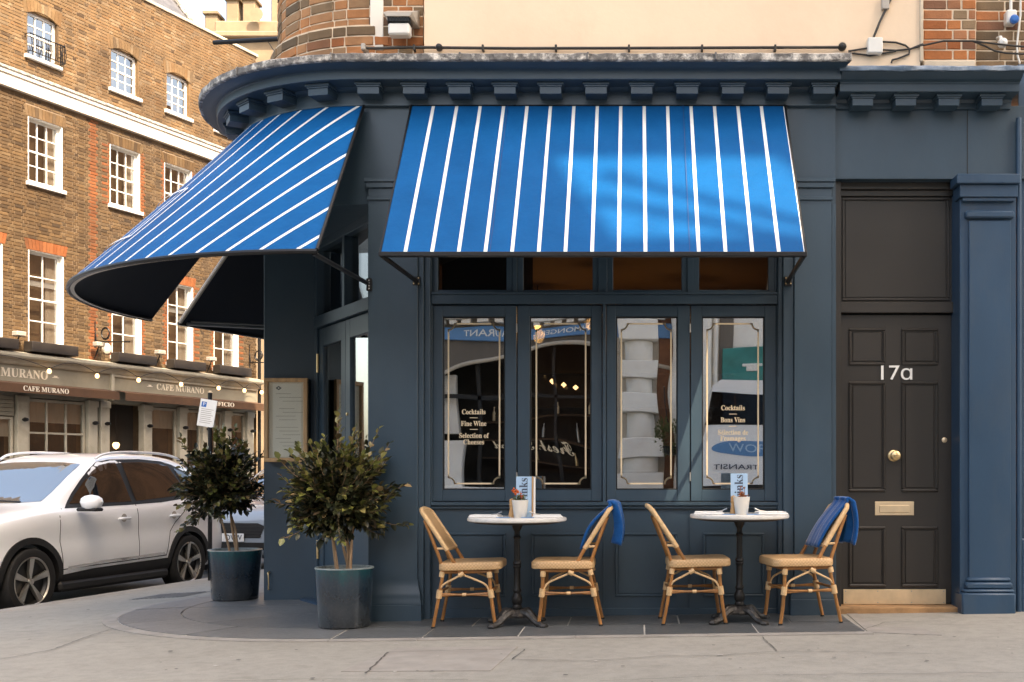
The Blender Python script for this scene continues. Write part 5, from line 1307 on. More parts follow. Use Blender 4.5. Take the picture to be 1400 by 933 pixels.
def shrub(name, label, base, z_top_soil, cen, rad, seed, stems, ntw):
    """multi-stemmed laurel: twisting stems, twigs with alternate leaves all through the crown"""
    r_ = random.Random(seed)
    t = thing(name, label, "shrub", base)
    B = Vector(base); C = Vector(cen)
    sm = MB(); tips = []
    for (dx, dy, lean, rad0) in stems:
        p0 = Vector((B.x+dx, B.y+dy, z_top_soil-0.03)); p3 = Vector((C.x+lean, C.y+r_.uniform(-.06, .06), C.z+0.02))
        pts = spl([p0, p0.lerp(p3, .33)+Vector((r_.uniform(-.02, .02), 0, 0)), p0.lerp(p3, .66)+Vector((r_.uniform(-.025, .025), r_.uniform(-.02, .02), 0)), p3], 5)
        sm.tube(pts, [rad0*(1-.65*i/(len(pts)-1)) for i in range(len(pts))], 8); tips += pts[len(pts)//2:]
    verts, faces, young = [], [], []
    tw = MB()
    for k in range(ntw):
        while True:
            d = Vector((r_.gauss(0, 1), r_.gauss(0, 1), r_.gauss(0, 1)))
            if d.length > .1: break
        d.normalize()
        if d.z < -0.8: d.z *= .7
        reach = r_.choice((r_.uniform(.3, .8), r_.uniform(.65, 1.0)))
        reach *= .96+.60*noise.noise(d*2.3+Vector((seed, 0, 0)))
        if r_.random() < .08: reach *= 1.2
        end = C+Vector((d.x*rad[0]*reach, d.y*rad[1]*reach, d.z*rad[2]*reach)); st = C.lerp(end, r_.uniform(.15, .45))
        st = min(tips, key=lambda q: (q-st).length).lerp(st, .75)
        mid = st.lerp(end, .55)+Vector((0, 0, -.015)); end = end+Vector((0, 0, .03*r_.random()+.02))
        pts = spl([st, mid, end], 5); tw.tube(pts, [.0035*(1-.6*i/(len(pts)-1)) for i in range(len(pts))], 4)
        nl = r_.randint(11, 17); axis = (end-st).normalized()
        for j in range(nl):
            f = .25+.75*j/(nl-1); q = pts[min(int(f*(len(pts)-1)), len(pts)-1)]
            az = j*2.4+r_.uniform(-.4, .4); o = axis.orthogonal().normalized(); w = o*cos(az)+axis.cross(o)*sin(az)
            ld = (w*(1.0-.45*f)+axis*(.55+.5*f)+Vector((0, 0, .18))).normalized()
            L = r_.uniform(.038, .078)*(1.0 if f < .9 else .85); W = L*r_.uniform(.27, .36)
            side = ld.cross(Vector((0, 0, 1))); side = side.normalized() if side.length > .1 else ld.orthogonal().normalized()
            side = (Matrix.Rotation(r_.uniform(-.7, .7), 3, ld) @ side); up = side.cross(ld).normalized()
            i0 = len(verts); cv = r_.uniform(.05, .18)*L
            verts += [q, q+ld*L*.35+side*W+up*W*.45, q+ld*L*.75+side*W*.75+up*W*.3-up*cv*.4, q+ld*L-up*cv, q+ld*L*.75-side*W*.75+up*W*.3-up*cv*.4, q+ld*L*.35-side*W+up*W*.45, q+ld*L*.35, q+ld*L*.75-up*cv*.4]
            faces += [(i0, i0+1, i0+6), (i0+1, i0+2, i0+7, i0+6), (i0+2, i0+3, i0+7), (i0, i0+6, i0+5), (i0+6, i0+7, i0+4, i0+5), (i0+7, i0+3, i0+4)]
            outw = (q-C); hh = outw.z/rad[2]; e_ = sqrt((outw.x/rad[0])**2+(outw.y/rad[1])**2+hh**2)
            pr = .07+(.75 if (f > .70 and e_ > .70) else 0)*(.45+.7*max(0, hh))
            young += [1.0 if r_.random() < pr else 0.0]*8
    me = bpy.data.meshes.new("crown"); me.from_pydata([tuple(v) for v in verts], [], faces); me.materials.append(MATS["laurel_leaf"])
    a = me.attributes.new("young", 'FLOAT', 'POINT'); a.data.foreach_set("value", young)
    me.polygons.foreach_set("use_smooth", [True]*len(me.polygons))
    link("crown", me, t)
    sm.build("stem", "bark_pale", t, smooth=True); tw.build("twigs", "bark_pale", t, smooth=True)
    return t
def planter(label, x, y, h, rt, rbm, seed):
    z = G(x, y)+0.010
    if x < -3: z = G(x, y)+0.006
    mb = MB(); ph = seed*1.3
    mb.lathe([(0, 0), (rbm-.012, 0), (rbm, .012), (rbm+(rt-rbm)*.4, h*.45), (rt, h-.01), (rt+.003, h-.003)], (0, 0, 0), 56, caps=False, wob=lambda w, z_: 1+.012*cos(8*w+ph)+.006*cos(3*w))
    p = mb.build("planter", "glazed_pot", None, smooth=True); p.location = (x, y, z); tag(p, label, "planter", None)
    mb = MB(); mb.lathe([(rt+.003, h-.003), (rt+.002, h+.004), (rt-.008, h+.006), (rt-.016, h), (rt-.02, h-.05)], (0, 0, 0), 56, caps=False, wob=lambda w, z_: 1+.012*cos(8*w+ph)+.006*cos(3*w)); r1 = mb.build("rim", "pot_rim", None, smooth=True); r1.parent = p
    mb = MB(); mb.lathe([(0, h-.028), (rt*.6, h-.032), (rt-.012, h-.04)], (0, 0, 0), 32); s = mb.build("soil", "soil", None, smooth=True); s.parent = p
    return z+h
xA, yA = -2.045, -0.36
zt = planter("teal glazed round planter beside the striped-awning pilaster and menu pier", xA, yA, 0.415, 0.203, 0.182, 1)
shrub("laurel_shrub", "bushy dark laurel shrub in the planter against the blue pilaster", (xA, yA, zt), zt, (xA-.055, yA, fz(680, yA)), (.43, .39, .47), 5, [(-.05, .0, -.10, .016), (.02, .02, .02, .017), (.045, -.02, .09, .013), (.03, .03, -.02, .012)], 390)
xB, yB_ = -3.50, 1.62
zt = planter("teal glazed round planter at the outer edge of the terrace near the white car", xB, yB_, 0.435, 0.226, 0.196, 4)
shrub("laurel_shrub", "rounded dark laurel shrub in the planter near the white car", (xB, yB_, zt), zt, (xB-.12, yB_, fz(664, yB_)), (.43, .40, .46), 9, [(-.04, .0, -.06, .012), (.01, .02, .04, .014), (.03, -.02, .07, .012)], 370)

# ================================================================== BRICK TERRACE ACROSS THE SIDE STREET
PT = Vector((-13.45, 16.0, 0)); UT = Vector((.361, .932, 0)).normalized()
MT = Matrix(((UT.x, -UT.y, 0, PT.x), (UT.y, UT.x, 0, PT.y), (0, 0, 1, 0), (0, 0, 0, 1)))   # local x along the street, y into the wall
TH = thing("brick_terrace", "tall brown brick terrace with white sash windows above a sage green cafe front", "building", MT @ Vector((4, 0, ROAD_Z)))
S0, S1, ZB, ZT = -2.0, 8.15, 3.66, 12.7
WIN = []
for s0, s1 in ((-1.75, -.9), (.65, 1.5), (2.97, 3.86), (4.75, 5.59), (6.5, 7.4)): WIN.append((s0, s1, 10.17, 11.22, 'U'))
for s0, s1 in ((-1.6, -.68), (.69, 1.61), (2.96, 3.9), (4.69, 5.66), (6.42, 7.38)): WIN.append((s0, s1, 7.42, 8.88, 'M'))
for s0, s1 in ((-.86, .06), (.70, 1.64), (3.02, 3.95), (4.80, 5.70), (6.46, 7.42)): WIN.append((s0, s1, 3.86, 5.98 if s0 < 2 else 5.90, 'L'))
# mortar backing with openings
mb = MB(MT); us = sorted(set([S0, S1]+[w[0] for w in WIN]+[w[1] for w in WIN])); vs_ = sorted(set([ZB-.3, ZT]+[w[2] for w in WIN]+[w[3] for w in WIN]))
for a, b_ in zip(us, us[1:]):
    for c_, d_ in zip(vs_, vs_[1:]):
        cx_, cz_ = (a+b_)/2, (c_+d_)/2
        if any(w[0] < cx_ < w[1] and w[2] < cz_ < w[3] for w in WIN): continue
        mb.add([(a, 0, c_), (b_, 0, c_), (b_, 0, d_), (a, 0, d_)], [(0, 1, 2, 3)])
WALL = mb.build("wall", "mortar_dark", TH, fix=False)
mb = MB(MT); mb.box(S0, S1-.002, .30, 8, ROAD_Z, ZT-.05); mb.build("rear_shell", "brick_soot", TH)
mb = MB(MT); mb.add([(S1, 0, ROAD_Z), (S1, 8, ROAD_Z), (S1, 8, ZT), (S1, 0, ZT)], [(0, 1, 2, 3)]); mb.build("gable_wall", "brick_brown", TH, fix=False)
# bricks: those nearest the view are single parts, the rest one mesh per kind
rT = random.Random(21); stuff = {}; near = []
def zone(s, z):
    if z > 9.8: return "brick_tan"
    for w in WIN:
        if w[2]-.1 < z < w[3] and s > 2.3 and (0 < w[0]-s < .13 or 0 < s-w[1] < .13): return "brick_rubbed"
    if 2.40 < s < 2.52: return "brick_rubbed"
    if s > 2.5: return rT.choice(["brick_soot", "brick_soot", "brick_brown"])
    return "brick_brown" if z < 8.9 or rT.random() < .6 else "brick_tan"
z = ZB; row = 0; BH = 0.065
while z < ZT-.08:
    s = S0-(0.165 if row % 2 else 0); k = row % 2
    while s < S1:
        L = 0.215 if k % 2 == 0 else 0.1025
        segs = [(max(s, S0), min(s+L, S1-.004))]
        for w in WIN:
            zt_ = w[3]+(.22 if w[4] != 'U' else .18)
            if w[2]-.075 < z+.03 < zt_:
                lo, hi = (w[0], w[1]) if z < w[3]-.02 else (w[0]-.06, w[1]+.06)
                ns = []
                for a, b_ in segs:
                    if b_ <= lo or a >= hi: ns.append((a, b_))
                    else:
                        if a < lo: ns.append((a, lo-.004))
                        if b_ > hi: ns.append((hi+.004, b_))
                segs = ns
        if 9.28 < z+.03 < 9.80: segs = []
        for a, b_ in segs:
            if b_-a < .025: continue
            zn = zone((a+b_)/2, z); pr = rT.uniform(.006, .011)
            if a > -.05 and a < 2.3 and z > 5.0 and len(near) < 4000: near.append(((a+b_)/2, z, b_-a, zn, pr))
            else: stuff.setdefault(zn, []).append((a, b_, z, pr))
        s += L+.01; k += 1
    z += .075; row += 1
near.sort(key=lambda q: (MT @ Vector((q[0], 0, q[1]))-cam.location).length)
def in_view(q):
    p = MT @ Vector((q[0], 0, q[1])); d = p.y+8.5; py_ = 648-(p.z-CAM_Z)*FPX/d; px_ = 868+p.x*FPX/d
    return 2 < px_ < 360 and 2 < py_ < 480
cnt = 0
for q in near:
    if cnt < 300 and in_view(q) and q[2] > .09:
        cnt += 1; p = MT @ Vector((q[0], 0, q[1]+BH/2))
        brick_piece(round(q[2], 2), "brick", q[3], WALL, p, atan2(UT.y, UT.x), seed=cnt)
    else: stuff.setdefault(q[3], []).append((q[0]-q[2]/2, q[0]+q[2]/2, q[1], q[4]))
for zn, lst in stuff.items():
    mb = MB(MT); vs = []; fs = []
    for a, b_, z, pr in lst:
        i0 = len(vs); e = .004
        vs += [(a, .002, z), (b_, .002, z), (b_, .002, z+BH), (a, .002, z+BH), (a+e, -pr, z+e), (b_-e, -pr, z+e), (b_-e, -pr, z+BH-e), (a+e, -pr, z+BH-e)]
        fs += [(i0+4, i0+5, i0+6, i0+7), (i0, i0+1, i0+5, i0+4), (i0+1, i0+2, i0+6, i0+5), (i0+2, i0+3, i0+7, i0+6), (i0+3, i0, i0+4, i0+7)]
    mb.add(vs, fs); mb.build("brickwork", zn, WALL, kind="stuff", fix=False)
# window heads (soldier bricks / arches)
def head(w):
    s0, s1, z0, z1, kd = w; n = int((s1-s0+.12)/.083); mb = MB(MT)
    mm = "brick_tan" if kd == 'U' else ("brick_brown" if s0 > 2.3 and kd == 'M' else "brick_rubbed" if kd == 'L' else "brick_tan")
    h = .22 if kd != 'U' else .20
    for i in range(n):
        a = s0-.06+(s1-s0+.12)*i/n; b_ = s0-.06+(s1-s0+.12)*(i+1)/n-.008; fan = lambda x: x+((x-(s0+s1)/2)*.10)
        def low(x):
            u_ = (x-(s0+s1)/2)/((s1-s0)/2)
            return z1-.012 if kd != 'U' else z1-.12*min(1, u_*u_)+.0
        mb.add([(a, .03, low(a)), (b_, .03, low(b_)), (fan(b_), .03, z1+h), (fan(a), .03, z1+h), (a, -.012, low(a)), (b_, -.012, low(b_)), (fan(b_), -.012, z1+h), (fan(a), -.012, z1+h)], [(4, 5, 6, 7), (0, 1, 5, 4), (1, 2, 6, 5), (2, 3, 7, 6), (3, 0, 4, 7)])
    mb.build("window_head", mm, WALL, fix=False)
mat("curtain", (0.60, 0.52, 0.42), rough=0.9, var=0.1, scale=5, stretch=(12, 12, .5))
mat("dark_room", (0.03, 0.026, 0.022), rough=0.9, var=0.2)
def sash(w, idx):
    s0, s1, z0, z1, kd = w; r_ = random.Random(idx*5)
    head(w)
    if kd == 'U': rev, fy = "brick_tan", .11
    else: rev, fy = "white_paint", .12
    mb = MB(MT); e = .03   # reveals
    mb.box(s1-e, s1+.002, .0, fy+.05, z0, z1); mb.box(s0-.002, s0+e, .0, fy+.05, z0, z1); mb.box(s0+e, s1-e, .0, fy+.05, z1-e, z1+.002)
    W = mb.build("window", rev if kd == 'U' else "white_paint", TH)
    fw = .055; a, b_, c_, d_ = s0+e, s1-e, z0+.02, z1-e
    if kd == 'U':
        # segmental head frame
        n = 10; mb = MB(MT)
        for i in range(n):
            x0_, x1_ = a+(b_-a)*i/n, a+(b_-a)*(i+1)/n; f = lambda x: z1-.02-.115*((x-(a+b_)/2)/((b_-a)/2))**2
            mb.add([(x0_, fy-.02, f(x0_)-.05), (x1_, fy-.02, f(x1_)-.05), (x1_, fy-.02, f(x1_)+.03), (x0_, fy-.02, f(x0_)+.03)], [(0, 1, 2, 3)])
        mb.build("arched_head", "white_paint", W, fix=False); d_ -= .03
    mb = MB(MT); mb.box(a, a+fw, fy-.03, fy+.03, c_, d_, .004); mb.box(b_-fw, b_, fy-.03, fy+.03, c_, d_, .004); mb.box(a+fw, b_-fw, fy-.029, fy+.03, d_-fw, d_, .004); mb.box(a+fw, b_-fw, fy-.029, fy+.03, c_, c_+fw*1.3, .004)
    mb.build("frame", "white_paint", W)
    zm = (c_+d_)/2; mb = MB(MT); mb.box(a+fw, b_-fw, fy-.025, fy+.02, zm-.02, zm+.02, .004)
    cols = 3 if kd != 'L' else 2; rws = 4; bar = .013
    ga, gb, gc, gd = a+fw, b_-fw, c_+fw*1.3, d_-fw
    for i in range(1, cols): x = ga+(gb-ga)*i/cols; mb.box(x-bar, x+bar, fy-.018, fy+.006, gc, gd, .003)
    for j in (1, 3): z_ = gc+(gd-gc)*j/rws; mb.box(ga, gb, fy-.0175, fy+.0055, z_-bar, z_+bar, .003)
    mb.build("glazing_bars", "white_paint", W)
    for i in range(cols):
        for j in range(rws):
            x0_, x1_, q0, q1 = ga+(gb-ga)*i/cols, ga+(gb-ga)*(i+1)/cols, gc+(gd-gc)*j/rws, gc+(gd-gc)*(j+1)/rws
            t1, t2 = r_.uniform(-.004, .004), r_.uniform(-.006, .006)
            mb = MB(MT); mb.add([(x0_, fy+t1, q0+.0), (x1_, fy-t1, q0), (x1_, fy-t1+t2, q1), (x0_, fy+t1+t2, q1)], [(0, 1, 2, 3)]); mb.build("pane", "sash_glass", W, fix=False)
    mb = MB(MT); mb.box(s0-.06, s1+.06, -.07, fy, z0-.065, z0+.02, .006); mb.build("sill", "white_paint", W)
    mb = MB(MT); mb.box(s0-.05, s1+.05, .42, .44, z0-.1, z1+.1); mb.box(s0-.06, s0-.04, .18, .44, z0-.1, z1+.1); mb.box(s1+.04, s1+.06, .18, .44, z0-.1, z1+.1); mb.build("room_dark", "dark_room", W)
    if kd != 'U' or idx == 0:
        mb = MB(MT); x0_ = b_-.30 if kd != 'U' else b_-.25
        rws_ = [[(x0_+(b_-x0_)*i/20, .20+.018*sin(i*1.9), z_) for i in range(21)] for z_ in (z0, z1)]; mb.strip(rws_)
        rws_ = [[(a+.12*i/8, .20+.016*sin(i*2.1), z_) for i in range(9)] for z_ in (z0, z1)]; mb.strip(rws_); mb.build("curtain", "curtain", W, fix=False, smooth=True)
    if kd == 'L':
        mb = MB(MT); mb.box(a, b_, .16, .17, zm+.30, zm+.42); mb.build("blind_rail", "white_paint", W)
for i, w in enumerate(WIN): sash(w, i)
# iron window guard on the top left window
wg = thing("window_guard", "black wrought iron balconette guard on the topmost sash window nearest the car end", "railing", MT @ Vector((1.07, -.1, 10.2)))
mb = MB(MT); mb.tube([(.62, -.02, 10.62), (.62, -.16, 10.62), (1.53, -.16, 10.62), (1.53, -.02, 10.62)], .012, 6); mb.tube([(.62, -.02, 10.24), (.62, -.16, 10.24), (1.53, -.16, 10.24), (1.53, -.02, 10.24)], .012, 6); mb.build("rail", "black_metal", wg)
for i in range(15):
    x_ = .62+.91*i/14; mb = MB(MT); mb.tube([(x_, -.16, 10.24), (x_+.018*(-1)**i, -.185, 10.4), (x_, -.16, 10.62)], .008, 5); mb.build("baluster", "black_metal", wg)
for i in range(3):
    mb = MB(MT); mb.tube([(1.53, -.03-.06*i, 10.24), (1.53, -.03-.06*i, 10.68)], .010, 5); mb.build("baluster", "black_metal", wg)
# string course
mb = MB(MT); mb.box(S0, S1+.03, -.10, .05, 9.31, 9.66, .01); mb.box(S0, S1+.04, -.13, .05, 9.58, 9.69, .01); SCo = mb.build("string_course", "stucco_white", TH)
mb = MB(MT); mb.add([(S0, -.15, 9.69), (S1+.05, -.15, 9.69), (S1+.05, .02, 9.81), (S0, .02, 9.81), (S0, -.15, 9.672), (S1+.05, -.15, 9.672)], [(0, 1, 2, 3), (4, 5, 1, 0)]); mb.build("lead_sheet", "lead", SCo, fix=False)
# parapet coping, mansard, chimney
mb = MB(MT); mb.box(S0, S1+.04, -.04, .34, ZT-.06, ZT+.02, .01); mb.build("parapet_coping", "pale_stone", TH)
mb = MB(MT); mb.add([(S0, .4, ZT-.1), (6.6, .4, ZT-.1), (6.0, 2.4, ZT+2.6), (S0, 2.4, ZT+2.6), (6.6, 4.4, ZT-.1)], [(0, 1, 2, 3), (1, 4, 2)]); RF = mb.build("roof", "slate_roof", TH, fix=False)
mb = MB(MT); mb.tube([(6.62, .38, ZT-.08), (6.0, 2.4, ZT+2.63)], .07, 8); mb.build("hip_lead", "lead", RF, smooth=True)
mb = MB(MT); mb.box(3.9, 5.0, 1.3, 2.1, ZT, ZT+3.2, .02); mb.box(3.85, 5.05, 1.25, 2.15, ZT+3.0, ZT+3.2, .02); mb.build("chimney", "brick_tan", RF)
mb = MB(MT); mb.tube([(S1+.05, -.06, ROAD_Z), (S1+.05, -.06, 6.0)], .045, 10); mb.build("downpipe", "black_metal", TH, smooth=True)

# ---- cafe front at street level
CF = thing("cafe", "sage green cafe shopfront with brown awning strips at the foot of the brick terrace", "shopfront", MT @ Vector((4, -.1, ROAD_Z)))
mb = MB(MT); prof = [(-.0, 3.42), (-.10, 3.42), (-.13, 3.46), (-.14, 3.52), (-.24, 3.56), (-.26, 3.60), (-.26, 3.66), (0.02, 3.72)]; n = len(prof)
mb.add([(x, y, z) for x in (S0, S1) for y, z in prof], [(k, k+1, n+k+1, n+k) for k in range(n-1)]+[tuple(range(n, 2*n))]); mb.build("shop_cornice", "sage_light", CF, fix=False)
mb = MB(MT); mb.box(S0, 2.92, -.06, .05, 3.04, 3.43, .005); mb.box(3.0, S1-.05, -.06, .05, 3.04, 3.36, .005); FA = mb.build("fascia", "sage_paint", CF)
mb = MB(MT); mb.box(2.92, 3.0, -.12, .05, 2.8, 3.45, .01); mb.box(3.0, S1-.05, -.10, .05, 3.36, 3.42, .01); mb.build("fascia_moulding", "sage_light", CF)
text("lettering", serif("CAFE MURANO"), .27, face_M(.18, -.065, 3.235, MT), "letter_white", FA, .004, .001, width=1.95)
text("lettering", serif("CAFE MURANO"), .22, face_M(5.20, -.065, 3.225, MT), "letter_white", FA, .004, .001, width=1.65)
for cx_ in (1.36, 4.15, 6.25):
    mb = MB(MT); mb.box(cx_-.09, cx_+.09, -.068, -.058, 3.21, 3.225); mb.box(cx_-.045, cx_+.05, -.068, -.0585, 3.225, 3.26); mb.build("ornament", "letter_white", FA)
for (a, b_, tx_, wd, cx_) in ((S0, 2.82, "CAFE MURANO", 1.18, .78), (3.0, S1-.06, "PASTIFICIO", 1.25, 6.1)):
    mb = MB(MT); vs = [(a, -.02, 3.06), (b_, -.02, 3.06), (b_, -.42, 2.99), (a, -.42, 2.99), (a, -.44, 2.985), (b_, -.44, 2.985), (b_, -.445, 2.80), (a, -.445, 2.80), (a, -.435, 2.80), (b_, -.435, 2.80)]
    mb.add(vs, [(0, 1, 2, 3), (3, 2, 5, 4), (4, 5, 6, 7), (7, 6, 9, 8), (1, 6, 5, 2)])
    aw = thing("cafe_awning", "brown canvas awning strip lettered %s along the sage cafe front" % tx_.title().lower(), "awning", MT @ Vector(((a+b_)/2, -.2, 3.0)))
    mb.build("canvas", "brown_canvas", aw, fix=False)
    text("lettering", serif(tx_), .155, face_M(cx_, -.449, 2.892, MT), "letter_white", aw, .002, .0006, width=wd)
ZS0 = ROAD_Z+.10
PILS = [-1.9, .52, 2.42, 2.78, 4.10, 5.30, 6.15, 6.95, 7.85]
mb = MB(MT); mb.box(S0, S1, .02, .30, 2.74, 3.05); mb.build("shop_lintel", "sage_paint", CF)
for x_ in PILS:
    mb = MB(MT); mb.box(x_-.13, x_+.13, -.06, .12, ZS0, 2.78, .008); mb.box(x_-.16, x_+.16, -.09, .12, ZS0, ZS0+.4, .008); mb.box(x_-.15, x_+.15, -.085, .12, 2.62, 2.76, .008); P_ = mb.build("shop_pilaster", "sage_light", CF)
    mb = MB(MT); mb.lathe([(0, -.20), (.035, -.19), (.05, -.12), (.03, -.06), (0, -.05)], (x_, 0, 2.25), 10, axis='y'); mb.build("wall_lantern", "black_metal", P_, smooth=True)
emit_mat("bulb_glow", (1.0, 0.62, 0.30), 1.1)
emit_mat("warm_shop", (0.8, 0.4, 0.15), 0.10)
mat('opaque_jar', (.25, .12, .06), rough=.3)
def shopwin(a, b_, cols, rws, z0=ZS0+.7, z1=2.72):
    mb = MB(MT); fw = .06
    mb.box(a, a+fw, .02, .1, z0, z1, .005); mb.box(b_-fw, b_, .02, .1, z0, z1, .005); mb.box(a+fw, b_-fw, .0207, .1, z1-fw, z1, .005); mb.box(a+fw, b_-fw, .0207, .1, z0, z0+fw, .005)
    for i in range(1, cols): x_ = a+(b_-a)*i/cols; mb.box(x_-.022, x_+.022, .03, .08, z0, z1, .004)
    for j in range(1, rws): z_ = z0+(z1-z0)*j/rws; mb.box(a, b_, .031, .079, z_-.022, z_+.022, .004)
    W = mb.build("shop_window", "sage_light", CF)
    for i in range(cols):
        for j in range(rws):
            x0_, x1_, q0, q1 = a+(b_-a)*i/cols, a+(b_-a)*(i+1)/cols, z0+(z1-z0)*j/rws, z0+(z1-z0)*(j+1)/rws
            t1 = random.uniform(-.006, .006); mb = MB(MT); mb.add([(x0_, .055+t1, q0), (x1_, .055-t1, q0), (x1_, .055-t1, q1), (x0_, .055+t1, q1)], [(0, 1, 2, 3)]); mb.build("pane", "street_shop_glass", W, fix=False)
    mb = MB(MT); mb.box(a, b_, .0, .12, ZS0, z0, .005); mb.build("stall_panel", "sage_paint", W)
    mb = MB(MT); mb.strip([[(a+(b_-a)*i/24, .13+.012*sin(i*1.7), z_) for i in range(25)] for z_ in (z1-.06-(z1-z0)*.2, z1-.05)]); mb.build("half_curtain", "curtain", W, fix=False, smooth=True)
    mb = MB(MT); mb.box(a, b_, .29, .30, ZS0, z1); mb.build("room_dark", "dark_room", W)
    for k_ in range(max(2, int((b_-a)/.35))):
        x_ = a+.2+k_*.35; mb = MB(MT); mb.lathe([(0, 0), (.05, 0), (.06, .25+.1*(k_ % 3)), (.02, .4+.1*(k_ % 3)), (0, .4+.1*(k_ % 3))], (x_, .22, z0+.06), 10); mb.build("display_jar", ["letter_gold", "curtain", "opaque_jar"][k_ % 3], W, smooth=True)
shopwin(-1.75, .34, 4, 2, z1=2.3); shopwin(.70, 2.26, 3, 3); shopwin(4.26, 5.14, 1, 1); shopwin(5.46, 6.0, 1, 2); shopwin(6.3, 6.8, 2, 2); shopwin(7.1, 7.7, 1, 1)
mb = MB(MT)
for k in range(5): mb.box(-1.75, .34, -.01-.012*(k % 2), .05, 2.32+k*.085, 2.40+k*.085, .004)
mb.build("shutter_slat", "sage_paint", CF)
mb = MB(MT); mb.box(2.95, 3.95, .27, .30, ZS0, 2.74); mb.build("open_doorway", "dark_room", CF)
lt = thing("doorway_lantern", "warm glowing lantern hanging in the dark cafe doorway", "lantern", MT @ Vector((3.25, .1, 2.0)))
mb = MB(MT); mb.tube([(3.25, .1, 1.85), (3.25, .1, 2.74)], .008, 5); mb.build("chain", "black_metal", lt); mb = MB(MT); mb.lathe([(0, -.09), (.06, -.05), (.085, .02), (.06, .07), (0, .08)], (3.25, .1, 1.75), 12); mb.build("globe", "bulb_glow", lt, smooth=True)
# string of bulbs along the cornice
SLt = thing("festoon_lights", "string of warm round bulbs looped along the sage cafe cornice", "string lights", MT @ Vector((4, -.3, 3.4)))
bx_ = [-1.3, .98, 2.30, 3.55, 4.95, 6.3, 7.3, 8.0]; pts = []
for a, b_ in zip(bx_, bx_[1:]):
    for k in range(8): f = k/8; pts.append((a+(b_-a)*f, -.30, 3.36+.20*(2*f-1)**2*-1+.20*(1 if True else 0)-.0-.20*0 if False else 3.38+.18*sin(pi*f)))
mb = MB(MT); mb.tube(pts, .008, 5); mb.build("wire", "cable", SLt)
for x_ in bx_:
    mb = MB(MT); mb.lathe([(0, -.055), (.035, -.04), (.05, 0), (.035, .04), (.015, .06)], (x_, -.30, 3.32), 12); mb.build("bulb", "bulb_glow", SLt, smooth=True)
    mb = MB(MT); mb.lathe([(.018, .05), (.018, .09)], (x_, -.30, 3.32), 8); mb.build("bulb_holder", "black_metal", SLt)
# window boxes, projecting lights and hanging sign brackets
mat("box_wood", (0.035, 0.027, 0.022), rough=0.6, var=0.3)
for i, (a, b_, z_) in enumerate(((-1.05, .22, 3.72), (.55, 1.78, 3.72), (2.95, 4.15, 3.72), (4.72, 5.85, 3.72), (6.38, 7.6, 3.72))):
    mb = MB(MT); mb.box(a, b_, -.30, -.04, z_, z_+.22, .01); ordn = ["under the sash window at the car end", "under the tall sash window above the cafe lettering", "under the sash window beside the ring-sign bracket", "under the sash window behind the awning arm", "under the last sash window before the blue pier"]
    tag(mb.build("window_box", "box_wood", None, at=MT @ Vector(((a+b_)/2, -.15, z_))), "dark empty window box "+ordn[i], "window box", "window boxes along the cafe cornice")
for i, x_ in enumerate((.30, 2.45, 4.35, 6.15)):
    t = thing("flood_lamp", ["small grey flood lamp beside the tall sash window above the cafe lettering", "small grey flood lamp by the hanging ring sign near the corner awning tip", "small grey flood lamp on the brick pier behind the corner awning", "small grey flood lamp on the pier before the last window box"][i], "lamp", MT @ Vector((x_, -.05, 3.95)))
    mb = MB(MT); mb.box(x_-.12, x_+.12, -.28, -.12, 4.02, 4.12, .015); mb.build("head", "plastic_grey", t); mb = MB(MT); mb.tube([(x_, -.2, 4.02), (x_, -.12, 3.85), (x_, -.06, 3.74)], .015, 6); mb.build("stem", "black_metal", t)
for i, x_ in enumerate((2.52, 7.85)):
    t = thing("sign_bracket", "black iron bracket with two linked rings " + ("near the corner awning tip" if i == 0 else "beside the blue pier"), "bracket", MT @ Vector((x_, -.02, 4.2)))
    for dx_ in (-.07, .07):
        mb = MB(MT); mb.tube([(x_+dx_*1.0, -.32+.12*cos(2*pi*k/16)+dx_, 4.32+.13*sin(2*pi*k/16)) for k in range(17)], .014, 6); mb.build("ring", "black_metal", t, smooth=True)
    mb = MB(MT); mb.tube([(x_, .02, 4.55), (x_, -.05, 4.14), (x_, -1.05, 4.10)], .016, 6); mb.tube([(x_, .0, 4.62), (x_, -.0, 4.0)], .02, 6); mb.build("bar", "black_metal", t)
op = MB(MT); op.lathe([(0, -.05), (.10, -.045), (.13, -.02), (.13, .01)], (2.86, 0, 4.02), 20, axis='y'); tag(op.build("oval_plaque", "stucco_white", None, smooth=True, at=MT @ Vector((2.86, 0, 4.02))), "small white oval wall plaque low on the brick beside the ring bracket", "plaque")
# ---- notice on a pole at the kerb
sx, sy = -4.87, 4.7
pn = thing("parking_notice", "white parking notice with blue square tied to a thin dark pole", "sign", (sx, sy, G(sx, sy)))
mb = MB(); mb.tube([(sx+.02, sy, G(sx, sy)-.02), (sx+.02, sy, 2.0)], .025, 8); mb.build("pole", "black_metal", pn, smooth=True)
Mn = Matrix.Translation((sx, sy-.035, 1.77)) @ Matrix.Rotation(radians(9), 4, 'Y')
mb = MB(Mn); mb.box(-.095, .095, -.004, .004, -.155, .155, .001); mb.build("board", "letter_white_plain", pn)
mb = MB(Mn); mb.box(-.075, -.02, -.006, -.0042, .065, .125); mb.build("blue_square", "plastic_blue", pn)
text("lettering", "P", .06, Mn @ face_M(-.047, -.0065, .095), "letter_white_plain", pn, .0003)
for k in range(8):
    mb = MB(Mn); mb.box(-.07, .05+.02*(k % 3 == 0), -.0055, -.0042, .04-k*.022, .046-k*.022); mb.build("text_line", "plastic_grey", pn)
